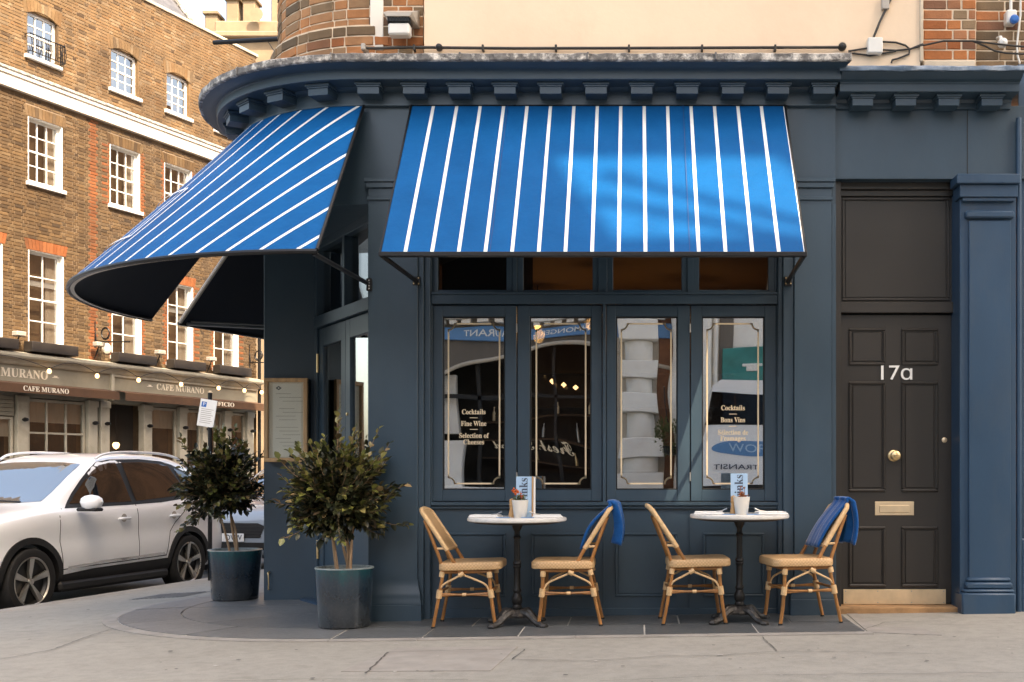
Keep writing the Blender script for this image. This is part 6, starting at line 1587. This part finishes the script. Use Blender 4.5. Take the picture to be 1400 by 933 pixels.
# ---- far building at the end of the side street
mat("far_stone", (0.30, 0.22, 0.14), rough=.9, var=.2, scale=.8, fine=8, bstr=.3, dirt=(.16, .11, .07), dirt_amt=.5)
FB = thing("far_stone_building", "pale stone and brick building with chimney pots at the end of the side street", "building", (-20, 42, ROAD_Z))
mb = MB(); mb.box(-17.6, -8, 40, 48, ROAD_Z, 19.75, .05); mb.build("wall", "far_stone", FB)
mb = MB(); mb.box(-17.9, -8, 39.7, 40.1, 19.3, 19.55, .05); mb.build("ledge", "far_stone", FB)
mb = MB(); mb.box(-17.6, -8, 39.9, 40.2, 19.55, 20.05, .05); mb.build("parapet", "far_stone", FB)
for i, (x_, h_) in enumerate(((-17.9, 20.6), (-17.0, 21.2), (-16.3, 21.2), (-15.1, 21.6))):
    mb = MB(); mb.box(x_-.26, x_+.26, 40.3, 41, 19.5, h_, .04); mb.box(x_-.33, x_+.33, 40.2, 41.1, h_-.15, h_, .03); mb.build("chimney", "far_stone", FB)
mb = MB(); mb.box(-14.7, -12.5, 41.5, 44, 19.6, 25, .05); mb.build("dormer", "far_stone", FB)
for x_ in (-14.5, -13.9):
    mb = MB(); mb.box(x_, x_+.3, 41.44, 41.5, 20.2, 23); mb.build("dormer_window", "brick_rubbed", FB)
mb = MB(); mb.lathe([(0, .02), (.2, -.02), (.28, -.08)], (-15.75, 39.7, 20.2), 20, axis='y'); mb.build("satellite_dish", "far_stone", FB, smooth=True)
mb = MB(); mb.box(-60, -17.6, 60, 66, ROAD_Z, 17, .05); mb.build("lower_wing", "far_stone", FB)

# ================================================================== CARS
def paint(name, col):
    m, nt, b, out = newmat(name)
    b.inputs['Base Color'].default_value = (*col, 1); b.inputs['Roughness'].default_value = 0.32; b.inputs['Coat Weight'].default_value = 1.0; b.inputs['Coat Roughness'].default_value = 0.02
    co = coords(nt, 'object'); n1 = tex(nt, co, 2.5, 5); n2 = tex(nt, coords(nt, 'object', (1, 1, 2)), 6, 6)
    c = mixc(nt, ramp(nt, n2, [(0.55, (0, 0, 0)), (0.8, (0.16,)*3)]).outputs[0], (*col,), tuple(.6*x for x in col)); nt.links.new(c, b.inputs['Base Color'])
    return m
paint("paint_white", (0.93, 0.93, 0.93)); paint("paint_silver", (0.26, 0.31, 0.36)); paint("paint_black", (0.012, 0.013, 0.015))
mat("car_plastic", (0.014, 0.013, 0.012), rough=0.55, var=0.2, kind='object')
mat("tyre", (0.014, 0.013, 0.012), rough=0.8, var=0.3, scale=20, kind='object')
mat("alloy", (0.55, 0.52, 0.47), rough=0.3, metal=0.85, var=0.08, kind='object')
mat("alloy_dark", (0.02, 0.019, 0.018), rough=0.4, kind='object')
mat("chrome", (0.75, 0.72, 0.68), rough=0.12, metal=1.0, var=0.03, bstr=0)
mat("headlamp", (0.55, 0.56, 0.58), rough=0.08, metal=0.5, var=0.3, scale=30, kind='object', bstr=0)
mat("tail_red", (0.30, 0.012, 0.01), rough=0.15, bstr=0)
mat("plate_white", (0.78, 0.78, 0.76), rough=0.4, var=0.02, bstr=0)
glass_mat("car_glass", 0.22, (0.18, 0.19, 0.20), wav=0.004)
glass_mat("windscreen_glass", 0.55, (0.45, 0.5, 0.52), wav=0.003)
def car_body():
    # x, half width, bottom, belt, top, half width at top edge
    ST = [(2.14, .58, .36, .66, .74, .46), (2.09, .72, .28, .76, .84, .58), (1.90, .85, .22, .87, .935, .68), (1.55, .895, .21, .93, .995, .72), (1.15, .905, .21, .985, 1.045, .755), (.92, .905, .21, .995, 1.08, .755),
          (.62, .905, .21, 1.0, 1.25, .715), (.28, .905, .21, 1.005, 1.45, .675), (-.02, .905, .21, 1.012, 1.575, .65), (-.35, .905, .21, 1.02, 1.62, .645), (-.85, .905, .21, 1.035, 1.63, .645), (-1.30, .905, .21, 1.055, 1.605, .635),
          (-1.65, .895, .215, 1.075, 1.54, .61), (-1.90, .875, .23, 1.075, 1.36, .60), (-2.05, .85, .26, 1.03, 1.16, .64), (-2.14, .80, .32, .90, 1.0, .62), (-2.18, .70, .40, .72, .82, .52)]
    bm = bmesh.new(); rings = []
    for x, w, zb, zbelt, zt, wt in ST:
        h = zbelt-zb; g = zt-zbelt
        pts = [(0, zb), (w*.80, zb), (w*.955, zb+.05), (w*.995, zb+h*.28), (w*1.0, zb+h*.50), (w*.972, zb+h*.64), (w*.985, zb+h*.86), (w*.955, zbelt), (w*.925, zbelt+min(.02, g*.2)),
               (w*.925+(wt-w*.925)*.55, zbelt+g*.50), (wt, zt-g*.12-.006), (wt*.88, zt-g*.028-.003), (wt*.5, zt-.003), (0, zt)]
        ring = [bm.verts.new((x, y, z)) for y, z in pts] + [bm.verts.new((x, -y, z)) for y, z in pts[-2:0:-1]]
        rings.append(ring)
    n = len(rings[0])
    for r0, r1 in zip(rings, rings[1:]):
        for k in range(n): bm.faces.new((r0[k], r0[(k+1) % n], r1[(k+1) % n], r1[k]))
    for ring in (rings[0], rings[-1]):
        m_ = n//2
        for k in range(m_-1): bm.faces.new((ring[k], ring[k+1], ring[n-1-k], ring[(n-k) % n]) if k else (ring[0], ring[1], ring[n-1]))
        bm.faces.new((ring[m_-1], ring[m_], ring[m_+1]))
    bmesh.ops.recalc_face_normals(bm, faces=bm.faces)
    me = bpy.data.meshes.new("tmp_body"); bm.to_mesh(me); bm.free()
    o = bpy.data.objects.new("tmp_body", me); COL.objects.link(o)
    md = o.modifiers.new("s", 'SUBSURF'); md.levels = 2; md.render_levels = 2
    dg = bpy.context.evaluated_depsgraph_get(); full = bpy.data.meshes.new_from_object(o.evaluated_get(dg))
    bv = BVHTree.FromPolygons([v.co.copy() for v in full.vertices], [tuple(p.vertices) for p in full.polygons])
    cut = MB()
    for x in (1.29, -1.29):
        for s in (-1, 1): cut.lathe([(0.0, s*.58), (.372, s*.58), (.372, s*1.1), (0.0, s*1.1)], (x, 0, .335), 40, axis='y')
    c_ = cut.build("tmp_cut", "car_plastic"); bm = bmesh.new(); bm.from_mesh(c_.data); bmesh.ops.remove_doubles(bm, verts=bm.verts, dist=1e-5); bmesh.ops.recalc_face_normals(bm, faces=bm.faces); bm.to_mesh(c_.data); bm.free()
    mb_ = o.modifiers.new("b", 'BOOLEAN'); mb_.operation = 'DIFFERENCE'; mb_.object = c_; mb_.solver = 'EXACT'
    dg = bpy.context.evaluated_depsgraph_get(); res = bpy.data.meshes.new_from_object(o.evaluated_get(dg))
    bpy.data.objects.remove(o); bpy.data.objects.remove(c_)
    return res, bv
BODY, BVB = car_body()
def project(poly, axis, off, n=None, sgn=1, closed=True):
    """lay a flat outline onto the car body: axis 'y' = from the side (x,z), 'x' = from the front (y,z)"""
    bm = bmesh.new(); vs = [bm.verts.new((p[0], 0, p[1])) for p in poly]; bm.faces.new(vs)
    bmesh.ops.triangulate(bm, faces=bm.faces)
    for _ in range(4):
        ed = [e for e in bm.edges if e.calc_length() > .12]
        if not ed: break
        bmesh.ops.subdivide_edges(bm, edges=ed, cuts=1, use_grid_fill=False); bmesh.ops.triangulate(bm, faces=bm.faces)
    for v in bm.verts:
        a, c = v.co.x, v.co.z
        if axis == 'y': h = BVB.ray_cast(Vector((a, sgn*3, c)), Vector((0, -sgn, 0)))
        else: h = BVB.ray_cast(Vector((sgn*4, a, c)), Vector((-sgn, 0, 0)))
        if h[0] is None:
            h = BVB.find_nearest(Vector((a, sgn*.9, c)) if axis == 'y' else Vector((sgn*2, a, c)))
        nn = h[1] if h[1].dot(Vector((0, sgn, 0)) if axis == 'y' else Vector((sgn, 0, 0))) > 0 else -h[1]
        v.co = h[0]+nn*off
    mb = MB(); mb.v = [v.co.copy() for v in bm.verts]; bm.verts.index_update(); mb.f = [tuple(v.index for v in f.verts) for f in bm.faces]; bm.free()
    return mb
def band(pts, w):
    out = []; P = [Vector(p) for p in pts]
    for i, p in enumerate(P):
        d = (P[min(i+1, len(P)-1)]-P[max(i-1, 0)]).normalized(); n = Vector((-d.y, d.x))*w/2; out.append((p+n, p-n))
    return [tuple(a) for a, _ in out]+[tuple(b_) for _, b_ in out[::-1]]
def seam(pts, w, side, off=.0015):
    mb = MB()
    P = [Vector(p) for p in pts]; Q = []
    for a, b_ in zip(P, P[1:]):
        k = max(1, int((b_-a).length/.06)); Q += [a.lerp(b_, i/k) for i in range(k)]
    Q.append(P[-1]); rows = [[], []]
    for i, p in enumerate(Q):
        d = (Q[min(i+1, len(Q)-1)]-Q[max(i-1, 0)]).normalized(); n = Vector((-d.y, d.x))*w/2
        for r, q in ((0, p+n), (1, p-n)):
            h = BVB.ray_cast(Vector((q.x, side*3, q.y)), Vector((0, -side, 0)))
            if h[0] is None: h = BVB.find_nearest(Vector((q.x, side*.9, q.y)))
            nn = h[1] if h[1].y*side > 0 else -h[1]
            rows[r].append(h[0]+nn*off)
    mb.strip(rows); return mb
def make_car(name, label, pm, detail=True, plate=None):
    t = thing(name, label, "car"); ROOT.pop(t)
    me = BODY.copy(); me.materials.clear(); me.materials.append(MATS[pm]); me.polygons.foreach_set("use_smooth", [True]*len(me.polygons))
    try: me.set_sharp_from_angle(angle=radians(40))
    except Exception: pass
    body = link("body", me, t)
    # dark tub inside so that the glass shows a cabin, wheel wells, floor
    mb = MB(); mb.box(-2.0, 1.9, -.55, .55, .25, .55); mb.build("underbody", "car_plastic", t)
    for s in (-1, 1):
        F_ = [(.66, 1.075), (.52, 1.17), (.34, 1.29), (.16, 1.40), (.0, 1.475), (-.18, 1.505), (-.265, 1.505), (-.30, 1.075)]
        R_ = [(-.385, 1.08), (-.36, 1.505), (-.70, 1.515), (-1.05, 1.495), (-1.20, 1.47), (-1.29, 1.30), (-1.34, 1.20), (-1.27, 1.13)]
        Q_ = [(-1.30, 1.45), (-1.46, 1.40), (-1.60, 1.325), (-1.70, 1.27), (-1.62, 1.22), (-1.46, 1.18), (-1.385, 1.17)]
        project([(.76, 1.03), (.56, 1.18), (.36, 1.315), (.17, 1.43), (0, 1.51), (-.2, 1.54), (-.7, 1.55), (-1.1, 1.53), (-1.3, 1.49), (-1.5, 1.42), (-1.66, 1.335), (-1.78, 1.27), (-1.66, 1.19), (-1.46, 1.14), (-1.2, 1.085), (-.8, 1.055), (-.2, 1.04), (.3, 1.035)], 'y', .003, sgn=s).build("window_surround", "car_plastic", t, smooth=True, fix=False)
        for P_, nm in ((F_, "front_window"), (R_, "rear_window"), (Q_, "quarter_window")):
            project(P_, 'y', .007, sgn=s).build(nm, "car_glass", t, smooth=True, fix=False)
        # sill cladding and arches
        project([(.86, .285), (.86, .37), (.4, .40), (-.86, .42), (-.88, .285)], 'y', .012, sgn=s).build("sill_cladding", "car_plastic", t, smooth=True, fix=False)
        mb = MB(); mb.box(-.90, .90, s*.70, s*.895, .19, .30, .03); mb.build("sill_skirt", "car_plastic", t)
        seam([(.80, .43), (.3, .455), (-.80, .475)], .028, s, .012).build("sill_trim", "chrome", t, smooth=True, fix=False)
        for x in (1.29, -1.29):
            mb = MB(); rr = []
            for r0 in (.366, .43):
                row = []
                for k in range(33):
                    a = radians(-18+216*k/32); px_, pz_ = x+r0*cos(a), .335+r0*sin(a)
                    h = BVB.ray_cast(Vector((px_, s*3, pz_)), Vector((0, -s, 0)))
                    y_ = h[0].y if h[0] is not None else s*.86
                    row.append((px_, y_+s*.012, pz_))
                rr.append(row)
            rr.insert(0, [(p[0], p[1]-s*.1, p[2]) for p in rr[0]]); rr.append([(p[0], p[1]-s*.014, p[2]) for p in rr[-1]])
            mb.strip(rr); mb.build("arch_cladding", "car_plastic", t, smooth=True, fix=False)
        if detail:
            for pts in ([(.86, .42), (.90, .70), (.88, .96), (.80, 1.03)], [(-.34, .43), (-.35, 1.05)], [(-.92, .72), (-1.02, .82), (-1.22, .95), (-1.34, 1.10)], [(-.84, .45), (-.88, .60), (-.92, .72)], [(.86, .42), (-.84, .45)]):
                seam(pts, .010, s).build("door_seam", "car_plastic", t, fix=False)
            for x in (-.10, -1.00):
                h = BVB.ray_cast(Vector((x, s*3, .90)), Vector((0, -s, 0)))[0]
                mb = MB(); mb.tube([(x-.09, h.y+s*.004, .895), (x-.06, h.y+s*.03, .90), (x+.06, h.y+s*.03, .90), (x+.09, h.y+s*.004, .895)], [.012, .015, .015, .012], 8); H_ = mb.build("door_handle", "paint_white" if pm == "paint_white" else pm, t, smooth=True)
                mb = MB(); mb.lathe([(0.0, .002), (.045, .004), (.045, .001)], (x, h.y, .905), 14, axis='y'); mb.build("handle_cup", "plastic_grey", H_, smooth=True)
            # mirror
            mb = MB(Matrix.Translation((.60, s*1.02, 1.085)) @ Matrix.Diagonal((.085, .125, .085, 1))); mb.lathe([(0, -1), (.55, -.85), (.85, -.45), (1, .1), (.9, .55), (.6, .85), (0, 1)], n=16); mm_ = mb.build("mirror", pm, t, smooth=True)
            mb = MB(); mb.box(.54, .66, s*.88, s*1.12, 1.0, 1.035, .012); mb.build("mirror_foot", "car_plastic", mm_)
            # roof rail
            mb = MB(); mb.tube(spl([(.0, s*.60, 1.545), (-.14, s*.605, 1.597), (-.5, s*.61, 1.628), (-1.1, s*.605, 1.622), (-1.48, s*.59, 1.575), (-1.60, s*.585, 1.525)]), .014, 8); mb.build("roof_rail", "paint_white" if pm == "paint_white" else "chrome", t, smooth=True)
            # lamps
            project([(1.72, .80), (1.86, .835), (2.0, .82), (2.055, .74), (1.97, .70), (1.84, .735)], 'y', .006, sgn=s).build("headlight", "car_plastic", t, smooth=True, fix=False)
            project([(1.80, .80), (1.90, .815), (2.0, .795), (2.02, .75), (1.93, .755)], 'y', .010, sgn=s).build("headlight_lens", "headlamp", t, smooth=True, fix=False)
            project([(-1.80, .98), (-2.0, 1.0), (-2.08, .90), (-1.95, .86)], 'y', .006, sgn=s).build("tail_light", "tail_red", t, smooth=True, fix=False)
        for x in (1.29, -1.29):
            yo = s*.80
            mb = MB(); mb.lathe([(.235, s*.085), (.245, s*.10), (.29, s*.108), (.315, s*.10), (.328, s*.06), (.328, -s*.08), (.25, -s*.1)], (x, yo, .335), 44, axis='y', caps=False); TY = mb.build("wheel", "tyre", t, smooth=True)
            mb = MB(); mb.lathe([(0, s*.03), (.215, s*.04), (.23, s*.07)], (x, yo, .335), 36, axis='y', caps=False); mb.build("rim_barrel", "alloy_dark", TY, smooth=True)
            mb = MB(); mb.lathe([(.222, s*.088), (.232, s*.10), (.243, s*.094)], (x, yo, .335), 44, axis='y', caps=False); mb.build("rim_lip", "alloy", TY, smooth=True)
            for k in range(5):
                a0 = 2*pi*k/5+.3; pts2 = [(.02, -.25), (.10, -.16), (.225, -.10), (.228, .17), (.12, .22), (.03, .5)]
                mb = MB(); vs = [(x+r*cos(a0+d), yo+s*(.075+.02*(r > .15)), .335+r*sin(a0+d)) for r, d in pts2]; vs2 = [(p[0], p[1]-s*.03, p[2]) for p in vs]; n = len(vs)
                mb.add(vs+vs2, [tuple(range(n))]+[(i, i+n, (i+1) % n+n, (i+1) % n) for i in range(n)]); mb.build("spoke", "alloy", TY)
            mb = MB(); mb.lathe([(0, s*.095), (.03, s*.09), (.034, s*.07)], (x, yo, .335), 14, axis='y'); mb.build("hub_cap", "alloy", TY, smooth=True)
    # windscreen (front view outline y,z), rear screen
    project([(-.66, 1.10), (-.4, 1.085), (0, 1.08), (.4, 1.085), (.66, 1.10), (.555, 1.44), (.53, 1.485), (.3, 1.505), (0, 1.51), (-.3, 1.505), (-.53, 1.485), (-.555, 1.44)], 'x', .006, sgn=1).build("windscreen", "windscreen_glass", t, smooth=True, fix=False)
    project([(-.55, 1.14), (.55, 1.14), (.50, 1.42), (-.50, 1.42)], 'x', .006, sgn=-1).build("rear_screen", "car_glass", t, smooth=True, fix=False)
    if detail:
        mb = MB(); mb.tube([(.93, .45, 1.10), (.90, .05, 1.115), (.88, -.3, 1.12)], .010, 6); mb.build("wiper", "car_plastic", t, smooth=True)
        project([(-.48, .52), (.48, .52), (.55, .68), (.45, .72), (-.45, .72), (-.55, .68)], 'x', .006, sgn=1).build("grille", "car_plastic", t, smooth=True, fix=False)
        project([(-.62, .36), (.62, .36), (.60, .46), (-.60, .46)], 'x', .006, sgn=1).build("lower_grille", "car_plastic", t, smooth=True, fix=False)
        for k in range(4):
            project([(-.5, .53+.045*k), (.5, .53+.045*k), (.5, .545+.045*k), (-.5, .545+.045*k)], 'x', .012, sgn=1).build("grille_bar", "alloy_dark", t, smooth=True, fix=False)
    if plate:
        mb = MB(); mb.box(2.155, 2.165, -.26, .26, .47, .58, .003); pl_ = mb.build("number_plate", "plate_white", t)
        text("lettering", plate, .10, Matrix.Translation((2.1665, 0, .524)) @ Matrix.Rotation(pi/2, 4, 'Z') @ Matrix.Rotation(pi/2, 4, 'X'), "letter_dark", pl_, .0005, .001, width=.46)
    return t
heading = atan2(-.976, -.216)
c1 = make_car("parked_car", "white crossover car with black wheel arches parked at the kerb", "paint_white")
c1.location = (-6.45, 4.19, ROAD_Z+.005); c1.rotation_euler = (0, 0, heading)
c2 = make_car("parked_car", "pale silver car with white number plate parked behind the white crossover", "paint_silver", plate="N71 OVW")
c2.location = (-5.50+.46, 7.1+2.1, ROAD_Z+.005); c2.rotation_euler = (0, 0, heading)
c3 = make_car("parked_car", "black car parked across the side street in front of the cafe", "paint_black", detail=False)
q3 = MT @ Vector((4.6, -1.5, 0)); c3.location = (q3.x, q3.y, ROAD_Z+.005); c3.rotation_euler = (0, 0, atan2(UT.y, UT.x))

# ================================================================== ACROSS THE STREET (seen mirrored in the shop windows)
YO = -14.0
MO = Matrix.Translation((0, YO, 0)) @ Matrix.Rotation(pi, 4, 'Z')       # local x = -world x, local front -y = world +y
OB = thing("opposite_building", "pale stone building with arched fishmonger restaurant mirrored in the shop windows", "building", (0, YO-1, ROAD_Z))
mat("opp_stone", (0.55, 0.48, 0.39), rough=0.85, var=0.1, scale=2, dirt=(0.36, 0.3, 0.23), dirt_amt=0.4)
mat("opp_white", (0.84, 0.80, 0.73), rough=0.8, var=0.06, scale=2, dirt=(0.55, 0.47, 0.38), dirt_amt=0.3)
mat("opp_brick", (0.22, 0.10, 0.055), rough=0.9, var=0.25, scale=6)
mat("opp_wood", (0.13, 0.11, 0.09), rough=0.6, var=0.15, stretch=(8, 8, .4))
mat("teal_panel", (0.02, 0.22, 0.20), rough=0.4, var=0.25, scale=3)
DIM_SLAT = 0.006
HW = 38.0
def wblock(x0, x1, z0, z1, y0=-12.0, name="wall", m="opp_stone"):
    mb = MB(); mb.box(x0, x1, YO+y0, YO, z0, z1); return mb.build(name, m, OB)
wblock(-30, -4.6, ROAD_Z, 5.6); wblock(-4.6, 5.0, 4.25, 6.6); wblock(2.9, 5.0, ROAD_Z, 4.25); wblock(18.5, 34, ROAD_Z, 7.5)
# added unseen block shades the street; its roof opening throws the awning sun patch
wblock(5.0, 18.5, ROAD_Z, 23.45, name="sun_block_tower")
for x0, x1, z0, z1 in ((5.0, 10.8, 23.45, HW), (12.65, 18.5, 23.45, HW), (10.8, 12.65, 26.5, HW), (10.8, 12.65, 23.45, 24.35)): wblock(x0, x1, z0, z1, y0=-.35, name="sun_patch_mask")
z = 24.2; k = 0
while z < 26.4:
    mb = MB(); mb.box(10.8, 12.65, YO-.30, YO-.296, z, z+DIM_SLAT); mb.build("sun_dim_slat", "black_metal", OB); z += .09  # added slats across the opening dim the sun patch
for a, b_ in (((11.2, 25.9), (12.3, 24.9)), ((11.0, 25.4), (12.3, 24.5))):
    mb = MB(); mb.tube([(a[0], YO-.2, a[1]), (b_[0], YO-.2, b_[1])], .05, 6); mb.build("wire_shadow_bar", "cable", OB)  # added bars that cast wire shadows into the sun patch
# arched restaurant frontage
mb = MB(MO); cxm, ap, Rr = 1.39, 3.61, 5.13; xs = [-.9+5.5*i/60 for i in range(61)]
lo = lambda x: ap-Rr+sqrt(max(.01, Rr*Rr-(x-cxm)**2)) if abs(x-cxm) < 3.1 else 1.0
rows = [[(x, 0, lo(x)) for x in xs], [(x, 0, 3.74) for x in xs]]; mb.strip(rows); mb.build("arch_spandrel", "opp_wood", OB, fix=False)
mb = MB(MO); mb.tube([(x, -.03, lo(x)-.03) for x in xs if abs(x-cxm) < 3.05], .045, 8); mb.build("arch_moulding", "opp_stone", OB, smooth=True)
mb = MB(MO); mb.box(-.9, 4.6, -.08, .05, 3.72, 3.98, .01); fo = mb.build("blue_fascia", "card_blue_dark", OB)
text("lettering", "FISHMONGER", .17, face_M(1.20, -.085, 3.85, MO), "letter_white_plain", fo, .004, .001, width=1.32)
text("lettering", "RESTAURANT", .17, face_M(2.75, -.085, 3.85, MO), "letter_white_plain", fo, .004, .001, width=1.0)
mb = MB(MO); mb.box(-.9, 4.6, -.25, .05, 4.14, 4.3, .01); mb.build("shop_cornice", "opp_white", OB)
for k in range(22):
    mb = MB(MO); mb.box(-.85+k*.25, -.70+k*.25, -.2, .05, 4.04, 4.13, .005); mb.build("dentil", "opp_white", OB)
mb = MB(MO); mb.box(-.9, 4.6, 1.6, 1.7, ROAD_Z, 4.0); mb.build("restaurant_interior", "dark_room", OB)
mb = MB(MO)
for x in (-.1, .7, 1.5, 2.3, 3.1, 3.8): mb.box(x-.03, x+.03, .15, .22, .2, 3.5)
mb.build("arch_glazing_bar", "black_paint", OB)
mb = MB(MO); mb.box(-.9, 4.6, .15, .21, 2.55, 2.62); mb.build("arch_transom", "black_paint", OB)
mb = MB(MO); mb.box(3.38, 4.5, .1, .4, ROAD_Z, 1.75, .01); mb.box(3.5, 4.5, .3, .5, 1.9, 3.0, .01); mb.build("tiled_panel", "opp_white", OB)
mb = MB(MO); mb.box(-.9, 4.6, -.05, .4, ROAD_Z, .75, .01); mb.build("stall_base", "opp_white", OB)
text("lettering", script("Fresh Seafood"), .30, face_M(2.0, .10, 1.62, MO), "letter_gold", OB, .003, .002, width=1.65)
for lx, lz in ((1.35, 2.9), (1.6, 2.95), (1.1, 2.85)):
    mb = MB(MO); mb.lathe([(0, -.06), (.06, 0), (0, .06)], (lx, .9, lz), 10); mb.build("restaurant_bulb", "bulb_glow", OB, smooth=True)
for k in range(14):
    mb = MB(MO); xx = -.2+k*.24+.05*((k*7) % 3); zz = 1.35+.45*((k*5) % 3); mb.lathe([(0, 0), (.035, 0), (.035, .16), (.014, .21), (.014, .27), (0, .27)], (xx, 1.35, zz), 10); mb.build("bottle", ["brass", "letter_gold", "steel"][k % 3], OB, smooth=True)
for zz in (1.33, 1.78, 2.23):
    mb = MB(MO); mb.box(-.4, 3.3, 1.25, 1.5, zz-.03, zz); mb.build("bottle_shelf", "interior_wood", OB)
# rusticated white column: square blocks between round drums
mb = MB(MO); mb.box(-.95, .40, -.02, .4, ROAD_Z, 4.25); mb.build("column_back", "opp_stone", OB)
z = ROAD_Z; k = 0
while z < 4.3:
    h = .36; mb = MB(MO)
    if k % 2: mb.box(-.46, .30, -.48, .0, z, z+h-.006, .012); mb.build("column_block", "opp_white", OB)
    else:
        mb.lathe([(.27, z), (.285, z+.02), (.285, z+h-.026), (.27, z+h-.006)], (-.08, -.14, 0), 28); mb.build("column_drum", "opp_white", OB, smooth=True)
    z += h; k += 1
mb = MB(MO); mb.box(-.95, -.48, -.05, .0, ROAD_Z, 4.25, .01); mb.build("brick_strip", "opp_brick", OB)
mb = MB(MO); mb.tube([(-.78, -.18, ROAD_Z), (-.78, -.18, 4.3)], .09, 12); mb.build("downpipe", "opp_white", OB, smooth=True)
mb = MB(MO); mb.tube([(-1.28, -.25, ROAD_Z), (-1.28, -.25, 4.3)], .16, 16); mb.tube([(-1.55, -.1, ROAD_Z), (-1.55, -.1, 4.3)], .07, 12); mb.box(-2.9, -1.0, .0, .2, ROAD_Z, 4.25); mb.build("white_column", "opp_white", OB, smooth=False)
mb = MB(MO); mb.box(-2.0, -1.66, -.06, -.004, 1.0, 4.25, .01); mb.build("dark_pier", "opp_wood", OB)
mb = MB(MO); mb.box(-2.9, -1.75, -.12, -.062, 2.75, 3.52, .01); mb.build("teal_shop_panel", "teal_panel", OB)
mb = MB(MO); mb.box(-2.9, -1.7, -.10, -.06, 1.0, 2.7, .01); mb.build("dark_shop_window", "dark_room", OB)
mb = MB(MO); mb.box(-2.5, -2.2, -.14, -.118, 3.10, 3.16, .01); mb.box(-2.43, -2.27, -.14, -.119, 3.0, 3.10, .01); mb.build("panel_emblem", "opp_white", OB)
# hanging plant by the column
hb = thing("hanging_basket", "leafy hanging basket beside the white column mirrored in the shop window", "plant", (.62, YO+.45, 1.75))
mb = MB(); mb.tube([(.62, YO+.45, 1.5), (.62, YO+.45, 2.7), (.62, YO, 2.75)], .012, 6); mb.lathe([(0, 1.5), (.14, 1.55), (.18, 1.72)], (.62, YO+.45, 0), 16); mb.build("basket", "black_metal", hb)
rb_ = random.Random(2); lv = MB()
for k in range(500):
    d = Vector((rb_.gauss(0, 1), rb_.gauss(0, 1), rb_.gauss(0, 1))).normalized(); q = Vector((.62, YO+.45, 1.85))+Vector((d.x*.26, d.y*.22, d.z*.30))*rb_.uniform(.5, 1.1); s_ = d.orthogonal().normalized()*.02; e_ = (d+Vector((0, 0, rb_.uniform(-.5, .5))))*.05
    lv.add([q, q+e_*.5+s_, q+e_, q+e_*.5-s_], [(0, 1, 2, 3)])
lv.build("leaves", "leaf_small", hb, fix=False)
# white van parked opposite
VX0, VX1, VY, VZ = 1.0, 6.2, -11.0, G(3, -11)
VN = thing("delivery_van", "white van with blue oval logo mirrored in the shop window", "van", (3.6, VY-1, VZ))
prof = [(VX0, .45), (VX0, 1.1), (VX0+.15, 1.95), (VX0+.3, 2.45), (VX0+.5, 2.55), (VX1-2.0, 2.55), (VX1-1.7, 2.48), (VX1-1.0, 1.45), (VX1-.2, 1.2), (VX1, 1.0), (VX1, .4)]
mb = MB(); mb.prism([(x, VZ+z) for x, z in prof], VY-1.9, VY); mb.build("body", "paint_white", VN)
mb = MB(); mb.prism([(x, VZ+z) for x, z in ((VX0+.12, 1.92), (VX0+.28, 2.36), (VX1-2.1, 2.36), (VX1-1.75, 1.92))], VY, VY+.006); mb.build("side_window", "car_glass", VN)
mb = MB(); mb.box(VX0-.01, VX1, VY, VY+.012, VZ+.62, VZ+.78, .004); mb.build("side_rub_strip", "car_plastic", VN)
mb = MB(); mb.box(VX0, VX1, VY-1.9, VY-.02, VZ+.25, VZ+.46); mb.build("chassis", "car_plastic", VN)
for wx in (VX0+1.0, VX1-.95):
    mb = MB(); mb.lathe([(0, -.02), (.2, .0), (.33, .01), (.34, -.2)], (wx, VY+.01, VZ+.34), 28, axis='y'); mb.build("wheel", "tyre", VN, smooth=True)
mb = MB(); mb.lathe([(0, .008), (1.0, .008), (1.0, .0)], (0, 0, 0), 40, axis='y'); mb.v = [Vector((2.02+v.x*.72, VY+v.y, VZ+1.47+v.z*.17)) for v in mb.v]; ov = mb.build("oval_logo", "card_blue_dark", VN)
MV = Matrix.Translation((0, VY+.0085, VZ)) @ Matrix.Rotation(pi, 4, 'Z')
text("lettering", "WOR", .26, Matrix.Translation((0, VY+.010, VZ)) @ Matrix.Diagonal((1, -1, 1, 1)) @ face_M(1.95, -.001, 1.47), "card_blue", ov, .001, .001, width=.62)
text("lettering", "TRANSIT", .13, face_M(-1.75, -.016, 1.07, MV @ Matrix.Translation((0, 0, 0))), "letter_dark", VN, .001, .001, width=.75)
